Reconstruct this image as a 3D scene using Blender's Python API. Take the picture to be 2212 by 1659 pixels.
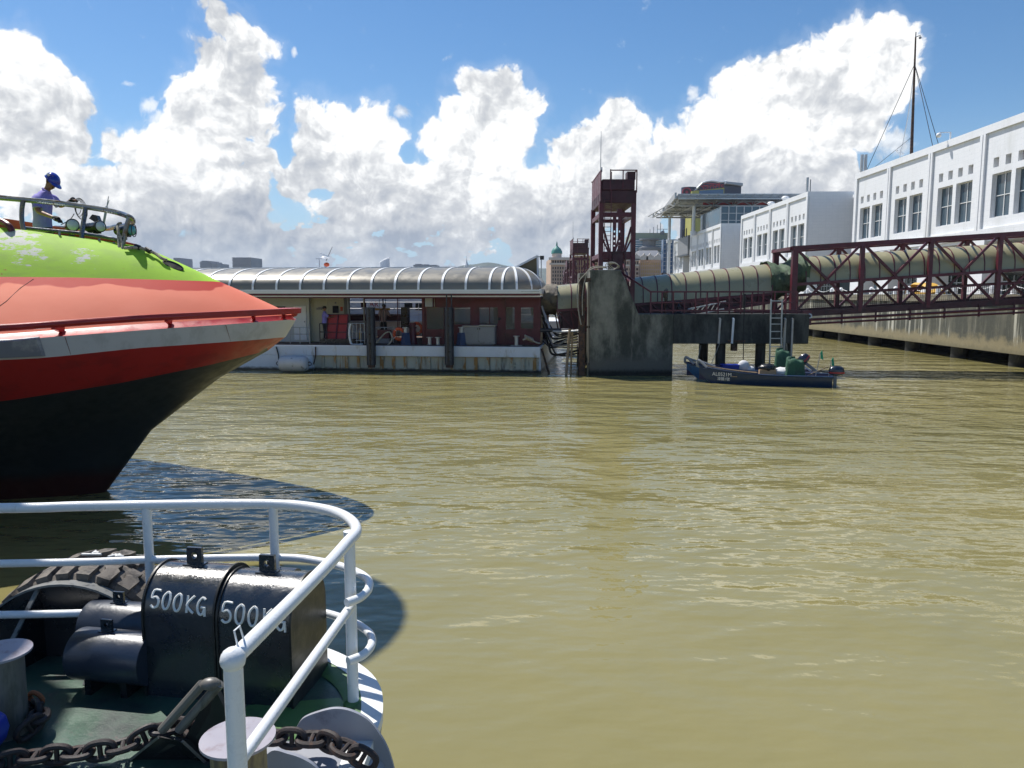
import bpy, bmesh, math, random
from mathutils import Vector, Matrix, Euler
random.seed(7)
V=Vector; PI=math.pi
for o in list(bpy.data.objects): bpy.data.objects.remove(o)
sc=bpy.context.scene; COL=sc.collection
# ------------------------------------------------ camera, sky, sun, exposure
CAMZ=3.5; PITCH=math.radians(6.667)
cam=bpy.data.cameras.new('camera'); camo=bpy.data.objects.new('camera',cam); COL.objects.link(camo)
camo.location=(0,0,CAMZ); camo.rotation_euler=(PI/2-PITCH,0,0)
cam.sensor_width=36; cam.lens=27.016; cam.clip_start=.05; cam.clip_end=12000; sc.camera=camo
SUN=V((-.45,.45,1)).normalized()
sl=bpy.data.lights.new('sun','SUN'); sl.energy=4.9; sl.angle=math.radians(.53); sl.color=(1,.955,.89)
so=bpy.data.objects.new('sun',sl); COL.objects.link(so); so.rotation_euler=SUN.to_track_quat('Z','Y').to_euler()
sc.view_settings.view_transform='Standard'; sc.view_settings.look='None'; sc.view_settings.gamma=1
sc.view_settings.exposure=0.28
cT,sT=math.cos(PITCH),math.sin(PITCH)
def ray(px,py):                      # measured direction towards a point read off the photograph
    dx=(px-1106)/1660; dz=-(py-829.5)/1660
    return V((dx,cT+sT*dz,-sT+cT*dz))
def atY(px,py,Y): r=ray(px,py); return V((0,0,CAMZ))+r*(Y/r.y)
def onz(px,py,z): r=ray(px,py); return V((0,0,CAMZ))+r*((z-CAMZ)/r.z)

# ---- world
W=bpy.data.worlds.new('World'); sc.world=W; W.use_nodes=True
nt=W.node_tree; nt.nodes.clear(); N=nt.nodes; L=nt.links
def nd(t,**k):
    n=N.new(t)
    for a,b in k.items(): setattr(n,a,b)
    return n
def setin(n,i,v):
    if isinstance(v,bpy.types.NodeSocket): L.new(v,n.inputs[i])
    elif v is not None: n.inputs[i].default_value=v
def mth(op,a,b=None,c=None,clamp=False):
    n=nd('ShaderNodeMath',operation=op); n.use_clamp=clamp
    setin(n,0,a); setin(n,1,b); setin(n,2,c); return n.outputs[0]
def mr(v,a,b,c=0,d=1,sm=True):
    n=nd('ShaderNodeMapRange'); n.interpolation_type='SMOOTHSTEP' if sm else 'LINEAR'
    setin(n,0,v); n.inputs[1].default_value=a; n.inputs[2].default_value=b; n.inputs[3].default_value=c; n.inputs[4].default_value=d
    return n.outputs[0]
def vm(op,a,b=None):
    n=nd('ShaderNodeVectorMath',operation=op); setin(n,0,a); 
    if b is not None: setin(n,1,b)
    return n.outputs[0]
def cmb(x,y,z=0.):
    n=nd('ShaderNodeCombineXYZ'); setin(n,0,x); setin(n,1,y); setin(n,2,z); return n.outputs[0]
def mixc(f,a,b):
    n=nd('ShaderNodeMix',data_type='RGBA'); setin(n,0,f); setin(n,6,a); setin(n,7,b); return n.outputs[2]
def noise(vec,scale,det=5,rough=.55,dist=0.):
    n=nd('ShaderNodeTexNoise'); setin(n,'Vector',vec); n.inputs['Scale'].default_value=scale
    n.inputs['Detail'].default_value=det; n.inputs['Roughness'].default_value=rough; n.inputs['Distortion'].default_value=dist
    return n.outputs['Fac']
def noisec(vec,scale,det=3):
    n=nd('ShaderNodeTexNoise'); setin(n,'Vector',vec); n.inputs['Scale'].default_value=scale; n.inputs['Detail'].default_value=det
    return n.outputs['Color']
def voro(vec,scale,det=2.,rough=.5,lac=2.2):
    n=nd('ShaderNodeTexVoronoi'); n.feature='SMOOTH_F1'; n.normalize=False; setin(n,'Vector',vec)
    n.inputs['Scale'].default_value=scale; n.inputs['Detail'].default_value=det; n.inputs['Roughness'].default_value=rough
    n.inputs['Lacunarity'].default_value=lac; n.inputs['Smoothness'].default_value=.35
    return n.outputs['Distance']
def noise2(vec,scale,det=5,rough=.55,dist=0.):
    n=nd('ShaderNodeTexNoise',noise_dimensions='2D'); setin(n,'Vector',vec); n.inputs['Scale'].default_value=scale
    n.inputs['Detail'].default_value=det; n.inputs['Roughness'].default_value=rough
    return n.outputs['Fac']
def noisec2(vec,scale,det=3):
    n=nd('ShaderNodeTexNoise',noise_dimensions='2D'); setin(n,'Vector',vec); n.inputs['Scale'].default_value=scale; n.inputs['Detail'].default_value=det
    return n.outputs['Color']
sky=nd('ShaderNodeTexSky',sky_type='NISHITA'); sky.sun_disc=False
sky.sun_elevation=math.asin(SUN.z); sky.sun_rotation=math.atan2(SUN.x,SUN.y)
sky.air_density=1.0; sky.dust_density=.25; sky.ozone_density=3.5
hs=nd('ShaderNodeHueSaturation'); L.new(sky.outputs[0],hs.inputs['Color']); hs.inputs['Saturation'].default_value=1.22
bgs=nd('ShaderNodeBackground'); SKYC=hs.outputs[0]; bgs.inputs[1].default_value=.098
tc=nd('ShaderNodeTexCoord'); sep=nd('ShaderNodeSeparateXYZ'); L.new(tc.outputs['Generated'],sep.inputs[0])
az=mth('ARCTAN2',sep.outputs[0],sep.outputs[1]); el=mth('ARCSINE',sep.outputs[2])
P0=cmb(az,el,0.)
L.new(mixc(mr(el,.22,-.01,0,.85),SKYC,(3.6,5.4,7.2,1)),bgs.inputs[0])
def azel(px,py):
    r=ray(px,py).normalized(); return math.atan2(r.x,r.y),math.asin(r.z)
# large cumulus bank: a low base profile plus many round towers, edges broken up by billowing noise
fc=nd('ShaderNodeFloatCurve'); AZ0,AZ1=-.75,.75
setin(fc,0,1.0)
cv=fc.mapping.curves[0]
prof=[(-100,330),(60,340),(200,350),(330,330),(480,330),(620,345),(700,320),(880,340),(1000,320),(1150,350),(1300,330),(1450,330),(1600,290),(1760,250),(1840,300),(1880,420),(1960,520),(2150,620)]
pts=[((azel(x,y)[0]-AZ0)/(AZ1-AZ0),max(azel(x,y)[1],.005)/.42) for x,y in prof]
pts=[(0,.45),(.02,.4)]+[p for p in pts if p[0]>.03 and p[0]<.97]+[(1,.02)]
cv.points[0].location=pts[0]; cv.points[1].location=pts[-1]
for p in pts[1:-1]: cv.points.new(*p)
for p in cv.points: p.handle_type='AUTO_CLAMPED'
fc.mapping.update()
def voron(vec,scale,det=2.,rough=.5,lac=2.2):
    n=nd('ShaderNodeTexVoronoi'); n.voronoi_dimensions='2D'; n.feature='F1'; n.normalize=True; setin(n,'Vector',vec)
    n.inputs['Scale'].default_value=scale; n.inputs['Detail'].default_value=det; n.inputs['Roughness'].default_value=rough
    n.inputs['Lacunarity'].default_value=lac
    return n.outputs['Distance']
wsc=nd('ShaderNodeVectorMath',operation='SCALE'); L.new(vm('SUBTRACT',noisec2(P0,13,4),(.5,.5,.5)),wsc.inputs[0]); wsc.inputs['Scale'].default_value=.035
Pw=vm('ADD',P0,wsc.outputs[0])
def billow(P,det=3.):
    a=voron(P,19,det,.6,2.15)
    b=noise2(P,30,5,.6)
    return mth('ADD',mth('MULTIPLY_ADD',a,-2.6,1.05),mth('MULTIPLY_ADD',b,2.2,-1.1))
sw=nd('ShaderNodeSeparateXYZ'); L.new(Pw,sw.inputs[0])
L.new(mth('DIVIDE',mth('SUBTRACT',sw.outputs[0],AZ0),AZ1-AZ0,clamp=True),fc.inputs[1])
H=mth('MULTIPLY',fc.outputs[0],.42)
b0=billow(Pw)
depth=mth('SUBTRACT',H,sw.outputs[1])
circ=[(5,150,75),(55,165,68),(108,215,62),(30,250,100),(105,290,70),(0,350,110),(-60,200,120),
(448,22,15),(478,50,30),(530,85,42),(568,105,28),(455,125,44),(420,185,42),(520,170,62),(475,230,70),(425,270,55),(545,250,42),(572,285,30),(395,215,25),
(240,320,38),(290,330,45),(345,345,60),(450,340,90),(560,350,50),
(678,252,38),(738,262,42),(800,270,42),(845,290,26),(700,300,55),(780,330,70),
(930,290,38),(985,255,42),(1035,205,44),(1092,205,46),(1138,225,34),(1060,260,68),(1125,260,30),(1000,330,70),(1085,340,55),
(1212,325,38),(1270,300,44),(1335,255,38),(1378,272,30),(1320,330,80),(1425,300,28),
(1540,255,40),(1590,212,50),(1640,165,44),(1705,150,50),(1760,150,45),(1838,100,46),(1900,95,45),(1950,112,38),(1970,145,24),(1780,230,100),(1900,180,58),(1650,260,90),(1550,320,90),(1845,270,55),(1450,350,70)]
dmax=depth
for x,y,r in circ:
    a_,e_=azel(x,y); d_=nd('ShaderNodeVectorMath',operation='DISTANCE'); L.new(Pw,d_.inputs[0]); d_.inputs[1].default_value=(a_,e_,0)
    dmax=mth('MAXIMUM',dmax,mth('SUBTRACT',r/1660,d_.outputs['Value']))
def blob(px,py,rx,ry,k):
    a,e=azel(px,py)
    d=nd('ShaderNodeVectorMath',operation='LENGTH')
    L.new(vm('MULTIPLY',vm('SUBTRACT',P0,(a,e,0)),(1/rx,1/ry,0)),d.inputs[0])
    return mth('MULTIPLY',mr(d.outputs['Value'],0,1,1,0),k)
core=mth('MINIMUM',mth('MULTIPLY',dmax,60),2.2)
f=mth('ADD',core,mth('MULTIPLY',b0,.75))
# ragged gaps of blue low in the bank
hole=noise2(vm('MULTIPLY',P0,(1,1.6,1)),6.5,5,.6)
holes=mth('MULTIPLY',mr(el,.20,.03),mr(hole,.50,.68))
f=mth('SUBTRACT',f,mth('MULTIPLY',holes,3.4))
for a in [(600,470,.045,.035,2.6),(590,400,.018,.03,2.4),(700,425,.03,.02,1.6),(1440,480,.03,.05,2.6),(880,330,.012,.02,2.2),(615,330,.012,.03,2),(400,500,.05,.03,2.2),(640,540,.06,.02,2.2),(360,420,.03,.012,1.4)]: f=mth('SUBTRACT',f,blob(*a))
wisp=0
for a in [(318,225,.022,.018,1.4),(350,262,.022,.03,1.5),(636,112,.008,.012,1.5),(1925,310,.035,.028,1.9),(1495,205,.018,.03,1.6),(278,182,.02,.008,1.2),(860,240,.02,.015,1.2),(1455,300,.03,.02,1.5)]:
    b_=blob(*a); wisp=b_ if wisp==0 else mth('MAXIMUM',wisp,b_)
wf=mth('ADD',wisp,mth('MULTIPLY',mth('SUBTRACT',noise2(Pw,34,6,.65),.62),3.2))
alpha=mth('MAXIMUM',mr(f,-.06,.42),mth('MULTIPLY',mr(wf,.1,1.3),.75))
alpha=mth('MAXIMUM',alpha,mth('MULTIPLY',mr(f,-.8,.2),.10))
# relief: brightness from the difference of the billow field towards the sun
b1=billow(vm('ADD',Pw,(-.005,.009,0)))
rel=mth('SUBTRACT',b0,b1)
big=noise2(vm('ADD',vm('MULTIPLY',P0,(1,1.3,1)),(3.1,1.7,0)),7,5,.6)
base=mth('ADD',mr(dmax,.0,.09,1.02,.40,False),mth('MULTIPLY',mth('SUBTRACT',big,.5),2.2))
base=mth('ADD',base,mr(el,.22,.02,.05,-.02,False))
lit=mth('ADD',base,mth('MULTIPLY',rel,.42),clamp=True)
ccol=mixc(lit,(.40,.455,.55,1),(.95,.955,.945,1))
ccol=mixc(mr(el,.10,.0,0,.55),ccol,(.52,.64,.76,1))
bgc=nd('ShaderNodeBackground'); L.new(ccol,bgc.inputs[0]); L.new(mth('ADD',.77,mth('MULTIPLY',mr(lit,.55,1.1),.22)),bgc.inputs[1])
alpha=mth('MULTIPLY',alpha,mr(el,-.02,.0,0,1))
alpha=mth('MULTIPLY',alpha,mr(mth('ABSOLUTE',az),1.7,1.2,.8,1))
mx=nd('ShaderNodeMixShader'); L.new(alpha,mx.inputs[0]); L.new(bgs.outputs[0],mx.inputs[1]); L.new(bgc.outputs[0],mx.inputs[2])
out=nd('ShaderNodeOutputWorld'); L.new(mx.outputs[0],out.inputs[0])

# ------------------------------------------------ materials
def mat(name,c,rough=.5,metal=0.,c2=None,amt=.5,sc2=(3,3,3),soft=.08,c3=None,amt3=.6,sc3=(6,6,1),soft3=.1,var=.10,vs=2.5,bump=0.,bs=30,coat=0.,spec=.5,brick=None,post=None,trans=0.,rv=1.):
    global N,L
    m=bpy.data.materials.new(name); m.use_nodes=True; t=m.node_tree; N=t.nodes; L=t.links; N.clear()
    o=nd('ShaderNodeOutputMaterial'); b=nd('ShaderNodeBsdfPrincipled'); L.new(b.outputs[0],o.inputs[0])
    g=nd('ShaderNodeNewGeometry'); pos=g.outputs['Position']
    c=(*c,1)
    n1=noise(pos,vs,5,.6)
    col=mixc(n1,tuple(x*(1-var*1.6) for x in c[:3])+(1,),tuple(min(1,x*(1+var*1.6)) for x in c[:3])+(1,))
    if brick:
        br=nd('ShaderNodeTexBrick'); bw,bh=brick
        s=nd('ShaderNodeSeparateXYZ'); L.new(pos,s.inputs[0])
        L.new(cmb(mth('ADD',s.outputs[1],s.outputs[0]),s.outputs[2],0.),br.inputs['Vector'])
        br.offset=0; br.inputs['Scale'].default_value=1; br.inputs['Brick Width'].default_value=bw; br.inputs['Row Height'].default_value=bh
        br.inputs['Mortar Size'].default_value=.02; br.inputs['Mortar Smooth'].default_value=.3
        br.inputs['Color1'].default_value=(1,1,1,1); br.inputs['Color2'].default_value=(.97,.975,.98,1); br.inputs['Mortar'].default_value=(.93,.935,.94,1)
        mm=nd('ShaderNodeMix',data_type='RGBA',blend_type='MULTIPLY'); mm.inputs[0].default_value=1; L.new(col,mm.inputs[6]); L.new(br.outputs[0],mm.inputs[7]); col=mm.outputs[2]
    rr=None
    if c2 is not None:
        k=noise(vm('MULTIPLY',pos,sc2),1,7,.65)
        f2=mr(k,1-amt-soft,1-amt+soft); col=mixc(f2,col,(*c2,1))
    if c3 is not None:
        k=noise(vm('ADD',vm('MULTIPLY',pos,sc3),(9.3,4.1,2.2)),1,7,.65)
        f3=mr(k,1-amt3-soft3,1-amt3+soft3); col=mixc(f3,col,(*c3,1))
    if post: col=post(pos,col)
    L.new(col,b.inputs['Base Color'])
    rn=mr(noise(pos,vs*2.3,4,.6),.3,.7,max(0,rough-.09*rv),min(1,rough+.12*rv)); L.new(rn,b.inputs['Roughness'])
    b.inputs['Metallic'].default_value=metal; b.inputs['Specular IOR Level'].default_value=spec
    if coat: b.inputs['Coat Weight'].default_value=coat; b.inputs['Coat Roughness'].default_value=.12
    if trans: b.inputs['Transmission Weight'].default_value=trans
    if bump:
        bn=nd('ShaderNodeBump'); bn.inputs['Distance'].default_value=bump; bn.inputs['Strength'].default_value=1
        L.new(noise(pos,bs,4,.6),bn.inputs['Height']); L.new(bn.outputs[0],b.inputs['Normal'])
    return m
def zmix(z0,z1,colr,jit=.25,js=(4,4,1)):           # ground-contact colour: marine growth at the waterline
    def fn(pos,col):
        s=nd('ShaderNodeSeparateXYZ'); L.new(pos,s.inputs[0])
        k=mth('ADD',s.outputs[2],mth('MULTIPLY',mth('SUBTRACT',noise(vm('MULTIPLY',pos,js),1,6,.7),.5),jit))
        return mixc(mr(k,z0,z1,1,0),col,(*colr,1))
    return fn
def zmixs(*a):
    def fn(pos,col):
        for q in a: col=zmix(*q)(pos,col)
        return col
    return fn
M={}
M['white']=mat('white paint',(.74,.76,.76),.4,c2=(.45,.42,.36),amt=.32,sc2=(2,2,6),soft=.1,var=.05,bump=.0012,bs=60)
M['rail']=mat('white rail paint',(.76,.78,.79),.3,c2=(.55,.55,.52),amt=.34,sc2=(7,7,7),c3=(.13,.10,.08),amt3=.27,sc3=(28,28,28),soft3=.02,var=.04,bump=.0016,bs=90)
M['wall']=mat('white tile',(.80,.81,.82),.35,brick=(.6,.3),var=.03,c2=(.68,.69,.68),amt=.38,sc2=(.5,.5,.12),soft=.12)
M['wallp']=mat('white render',(.80,.81,.82),.5,var=.03,c2=(.60,.60,.58),amt=.3,sc2=(.9,.9,.2),soft=.12)
M['maroon']=mat('maroon steel paint',(.105,.012,.024),.42,c2=(.055,.012,.016),amt=.42,sc2=(2,2,2),soft=.15,var=.12,bump=.001,bs=50)
M['maroon_dk']=mat('dark maroon paint',(.05,.009,.016),.5,c2=(.03,.01,.012),amt=.42,sc2=(2,2,2),var=.12)
M['black']=mat('black paint',(.012,.013,.016),.3,c2=(.035,.03,.028),amt=.36,sc2=(6,6,6),var=.1,bump=.001,bs=80)
M['blackg']=mat('gloss black enamel',(.016,.022,.030),.27,c2=(.02,.022,.026),amt=.4,sc2=(5,5,5),var=.1,bump=.0022,bs=42,coat=.5,spec=.8)
M['smallw']=mat('slate black enamel',(.028,.038,.06),.36,c2=(.02,.026,.036),amt=.4,sc2=(5,5,5),bump=.0015,bs=42,spec=.7)
M['drumcap']=mat('weathered black enamel',(.018,.02,.02),.4,c2=(.04,.036,.03),amt=.4,sc2=(4,4,14),bump=.001,bs=50)
M['grey']=mat('grey steel',(.22,.23,.24),.45,c2=(.12,.1,.09),amt=.36,sc2=(4,4,4),var=.1,bump=.001)
M['galv']=mat('galvanised steel',(.42,.43,.43),.38,.5,c2=(.25,.22,.18),amt=.36,sc2=(6,6,3))
M['stainless']=mat('stainless rail',(.20,.215,.235),.26,.75,c2=(.16,.10,.06),amt=.38,sc2=(5,5,5))
M['rust']=mat('rusty steel',(.10,.05,.028),.8,c2=(.035,.022,.018),amt=.5,sc2=(7,7,7),bump=.003,bs=50)
M['chain']=mat('rusted chain',(.030,.022,.022),.65,c2=(.075,.035,.022),amt=.40,sc2=(25,25,25),bump=.002,bs=110)
M['rubber']=mat('worn tyre rubber',(.15,.13,.11),.75,c2=(.035,.032,.03),amt=.45,sc2=(8,8,8),bump=.003,bs=70)
M['deck']=mat('green deck paint',(.040,.095,.062),.42,c2=(.022,.035,.034),amt=.45,sc2=(2.6,2.6,2.6),soft=.16,c3=(.085,.062,.06),amt3=.36,sc3=(9,9,9),soft3=.05,var=.15,bump=.0015,bs=60)
M['deckgreen']=mat('bright green paint',(.085,.19,.06),.4,c2=(.06,.12,.05),amt=.4,sc2=(8,8,8))  # brighter copy of the deck green, also used for the sunlit patch
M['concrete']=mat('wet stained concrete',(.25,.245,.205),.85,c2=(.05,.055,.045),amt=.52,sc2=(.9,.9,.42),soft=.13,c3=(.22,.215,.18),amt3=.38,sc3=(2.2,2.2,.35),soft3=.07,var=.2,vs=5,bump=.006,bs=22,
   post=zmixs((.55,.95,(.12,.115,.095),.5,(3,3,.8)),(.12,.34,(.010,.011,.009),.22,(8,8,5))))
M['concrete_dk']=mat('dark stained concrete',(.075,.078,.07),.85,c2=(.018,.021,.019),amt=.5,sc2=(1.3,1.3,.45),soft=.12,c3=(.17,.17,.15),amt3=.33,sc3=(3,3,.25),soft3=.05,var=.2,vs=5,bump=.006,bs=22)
M['quayc']=mat('quay concrete',(.19,.18,.135),.88,c2=(.065,.068,.054),amt=.56,sc2=(.55,.55,.12),soft=.09,c3=(.46,.45,.38),amt3=.41,sc3=(2.2,2.2,.07),soft3=.04,var=.22,vs=3,bump=.008,bs=12,
   post=zmixs((1.0,1.5,(.24,.205,.12),1.3,(1.2,1.2,1.6)),(.66,.95,(.17,.15,.09),.7,(2,2,1))))
M['quayt']=mat('quay cap concrete',(.25,.225,.165),.88,c2=(.13,.13,.11),amt=.45,sc2=(1,1,.6),var=.14,vs=4)
M['pile']=mat('wet pile',(.035,.033,.026),.7,c2=(.09,.085,.06),amt=.38,sc2=(3,3,1.2),post=zmixs((.12,.3,(.012,.012,.01),.15,(8,8,5))))
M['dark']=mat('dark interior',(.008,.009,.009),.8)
M['glass']=mat('window glass',(.035,.065,.095),.08,c2=(.055,.095,.12),amt=.5,sc2=(.25,.25,.4),soft=.3,spec=.7,var=.2,vs=.6)
M['glassg']=mat('greenish ground floor glass',(.03,.048,.036),.12,c2=(.15,.16,.09),amt=.36,sc2=(.6,.6,1.2),soft=.1,var=.3,vs=1)
M['olive']=mat('olive polycarbonate',(.34,.315,.18),.34,c2=(.29,.275,.165),amt=.42,sc2=(.35,.35,.8),soft=.25,var=.03,vs=.8,spec=.6)
M['bronze']=mat('bronze polycarbonate',(.22,.20,.155),.40,c2=(.18,.168,.134),amt=.42,sc2=(.3,.3,.9),soft=.25,var=.02,vs=.7,metal=.2,spec=.7)
M['fabgreen']=mat('green tarpaulin',(.080,.125,.070),.8,c2=(.045,.07,.04),amt=.45,sc2=(5,5,2),bump=.012,bs=9)
M['fabgrey']=mat('grey brown tarpaulin',(.15,.13,.095),.8,c2=(.07,.062,.052),amt=.5,sc2=(3,3,2),bump=.012,bs=9)
M['cover']=mat('dark green cover',(.022,.090,.048),.75,c2=(.014,.05,.03),amt=.42,sc2=(6,6,3),bump=.01,bs=10)
M['cream']=mat('cream painted wall',(.50,.49,.37),.55,c2=(.36,.33,.22),amt=.34,sc2=(2,2,.5),soft=.1,var=.05)
M['palewall']=mat('pale painted wall',(.52,.54,.52),.55,c2=(.36,.35,.3),amt=.32,sc2=(2,2,.5),soft=.1,var=.05)
rustpost=zmixs((.05,.2,(.012,.014,.012),.16,(5,5,6)),)
M['ruststiff']=mat('rusted stiffener',(.44,.40,.30),.6,c2=(.38,.19,.05),amt=.49,sc2=(3,3,1.2),soft=.05,c3=(.10,.06,.04),amt3=.36,sc3=(6,6,2))
M['hullw']=mat('white barge paint',(.66,.69,.73),.42,c2=(.42,.38,.3),amt=.36,sc2=(2.2,2.2,.8),soft=.08,c3=(.16,.08,.03),amt3=.26,sc3=(5,5,1.6),soft3=.04,var=.06,post=rustpost)
M['hullr']=mat('rust streaked barge side',(.50,.48,.38),.55,c2=(.30,.15,.035),amt=.39,sc2=(2.6,2.6,.25),soft=.05,c3=(.17,.16,.13),amt3=.38,sc3=(2.1,2.1,.3),soft3=.06,var=.08,post=rustpost)
M['deckrust']=mat('brown deck',(.15,.10,.07),.8,c2=(.08,.06,.045),amt=.5,sc2=(2,2,2))
M['pipeblk']=mat('dark blue black pipe',(.010,.013,.022),.35,c2=(.03,.03,.035),amt=.36,sc2=(5,5,2))
M['blue']=mat('blue paint',(.02,.045,.12),.45,c2=(.03,.03,.04),amt=.36,sc2=(6,6,6))
M['bluebr']=mat('bright blue paint',(.012,.035,.33),.4,c2=(.30,.38,.55),amt=.3,sc2=(14,14,14),soft=.03)
M['boatblue']=mat('navy boat paint',(.010,.032,.085),.4,c2=(.03,.06,.085),amt=.38,sc2=(4,4,4),var=.12)
M['boatcy']=mat('light blue boat paint',(.02,.11,.24),.4,c2=(.03,.05,.07),amt=.36,sc2=(4,4,4))
M['boatin']=mat('deep blue boat inside',(.012,.016,.06),.6)
M['wood']=mat('pale plank',(.33,.24,.15),.7,c2=(.2,.14,.09),amt=.45,sc2=(8,8,8))
M['orange']=mat('orange life ring',(.62,.10,.03),.55,c2=(.45,.07,.03),amt=.4,sc2=(6,6,6))
M['redp']=mat('red painted panel',(.42,.035,.03),.5,c2=(.33,.03,.03),amt=.4,sc2=(2,2,2))
M['rope']=mat('grey white rope',(.40,.37,.30),.9,c2=(.2,.18,.14),amt=.45,sc2=(30,30,30),bump=.004,bs=120)
M['roped']=mat('dark rope',(.025,.024,.024),.85,c2=(.10,.09,.07),amt=.38,sc2=(9,9,9))
M['skin']=mat('skin',(.25,.125,.08),.55,var=.06)
M['hair']=mat('hair',(.015,.013,.012),.7)
M['hairg']=mat('grey hair',(.16,.15,.15),.8,c2=(.05,.05,.05),amt=.5,sc2=(80,80,80))
M['lilac']=mat('lilac shirt',(.27,.235,.62),.85,c2=(.23,.20,.54),amt=.45,sc2=(9,9,5),bump=.006,bs=14)
M['pinksh']=mat('pale pink shirt',(.42,.28,.27),.85)
M['trous']=mat('black trousers',(.012,.013,.018),.85,bump=.004,bs=20)
M['glove']=mat('black glove',(.012,.012,.014),.7)
M['helmet']=mat('blue helmet',(.012,.03,.34),.18,coat=.5,var=.03)
M['sticker']=mat('pale sticker',(.45,.47,.5),.5)
M['lens']=mat('searchlight lens',(.62,.68,.66),.12,spec=.8,var=.04)
M['lensb']=mat('blue searchlight lens',(.08,.36,.40),.10,spec=.8,var=.04)
M['teal']=mat('green jacket',(.02,.30,.16),.8)
M['bag']=mat('white sack',(.62,.62,.62),.8,bump=.01,bs=20)
M['plast']=mat('black plastic bag',(.012,.013,.014),.25,bump=.012,bs=18)
M['box']=mat('cardboard',(.40,.27,.15),.85)
M['motor']=mat('outboard cowling',(.020,.028,.05),.3,coat=.3)
M['flag']=mat('green flag',(.01,.28,.16),.8)
M['white2']=mat('clean white paint',(.78,.79,.78),.4,var=.03)
M['shipw']=mat('white ship paint',(.74,.76,.78),.35,var=.04)
M['shipg']=mat('pale grey ship paint',(.38,.42,.47),.4,var=.05)
M['yellow']=mat('yellow paint',(.58,.34,.05),.6)
M['letter']=mat('white hand lettering',(.80,.80,.76),.5,var=.04,c2=(.35,.35,.33),amt=.25,sc2=(60,60,60))
M['ink']=mat('black lettering',(.01,.01,.01),.6)
# ferry paints
M['f_black']=mat('ferry black antifouling',(.019,.024,.030),.45,c2=(.030,.034,.038),amt=.42,sc2=(1.5,1.5,1.5),soft=.15,var=.15,post=zmixs((.25,.6,(.045,.012,.012),.4,(2,2,2)),))
M['f_red']=mat('ferry deep red',(.40,.022,.022),.38,c2=(.31,.018,.02),amt=.45,sc2=(1.5,1.5,2.5),soft=.05,var=.06,bump=.001,bs=8)
def zc(pos):
    s=nd('ShaderNodeSeparateXYZ'); L.new(pos,s.inputs[0]); return s.outputs[2]
M['f_salmon']=mat('ferry salmon red',(.72,.195,.118),.68,spec=.15,rv=.1,c3=(.75,.215,.135),amt3=.45,sc3=(1.2,1.2,2),soft3=.16,var=.05,vs=1.2,bump=.0015,bs=6,  # pale salmon base, deeper red above a wavering height
   post=lambda pos,col: mixc(mr(mth('ADD',zc(pos),mth('MULTIPLY',mth('SUBTRACT',noise(vm('MULTIPLY',pos,(1.3,1.3,.2)),1,2,.5),.5),.4)),3.60,3.63,0,1),col,(.44,.035,.024,1)))
def scrape(pos,col):                     # worn through patches where a decal was scraped off
    r=None
    for c,rad in [((-8.0,12.5,4.25),.75),((-7.7,12.4,4.0),.6),((-6.9,12.5,4.15),.6),((-8.6,12.3,4.1),.7)]:
        d=nd('ShaderNodeVectorMath',operation='DISTANCE'); L.new(pos,d.inputs[0]); d.inputs[1].default_value=c
        k=mr(d.outputs['Value'],0,rad,.36 if c[0]<-7.2 else .25,0); r=k if r is None else mth('MAXIMUM',r,k)
    n=noise(vm('MULTIPLY',pos,(4,4,14)),1,7,.72)
    col=mixc(mr(mth('ADD',n,r),.74,.78),col,(.62,.63,.58,1))
    d=nd('ShaderNodeVectorMath',operation='DISTANCE'); L.new(pos,d.inputs[0]); d.inputs[1].default_value=(-8.0,12.3,3.95)
    return mixc(mr(mth('ADD',noise(vm('MULTIPLY',pos,(6,6,18)),1,5,.7),mr(d.outputs['Value'],0,.2,.3,0)),.66,.70),col,(.45,.04,.03,1))
M['f_green']=mat('ferry lime green',(.37,.64,.040),.65,spec=.2,rv=.1,c2=(.32,.54,.055),amt=.46,sc2=(2,2,5),soft=.12,c3=(.42,.52,.30),amt3=.30,sc3=(7,7,22),soft3=.06,var=.06,post=scrape)
M['f_band']=mat('ferry grey white fender',(.54,.54,.56),.5,c2=(.44,.44,.45),amt=.4,sc2=(1.5,1.5,1),soft=.06,c3=(.2,.19,.17),amt3=.24,sc3=(12,12,12),soft3=.03,var=.04)
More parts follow.
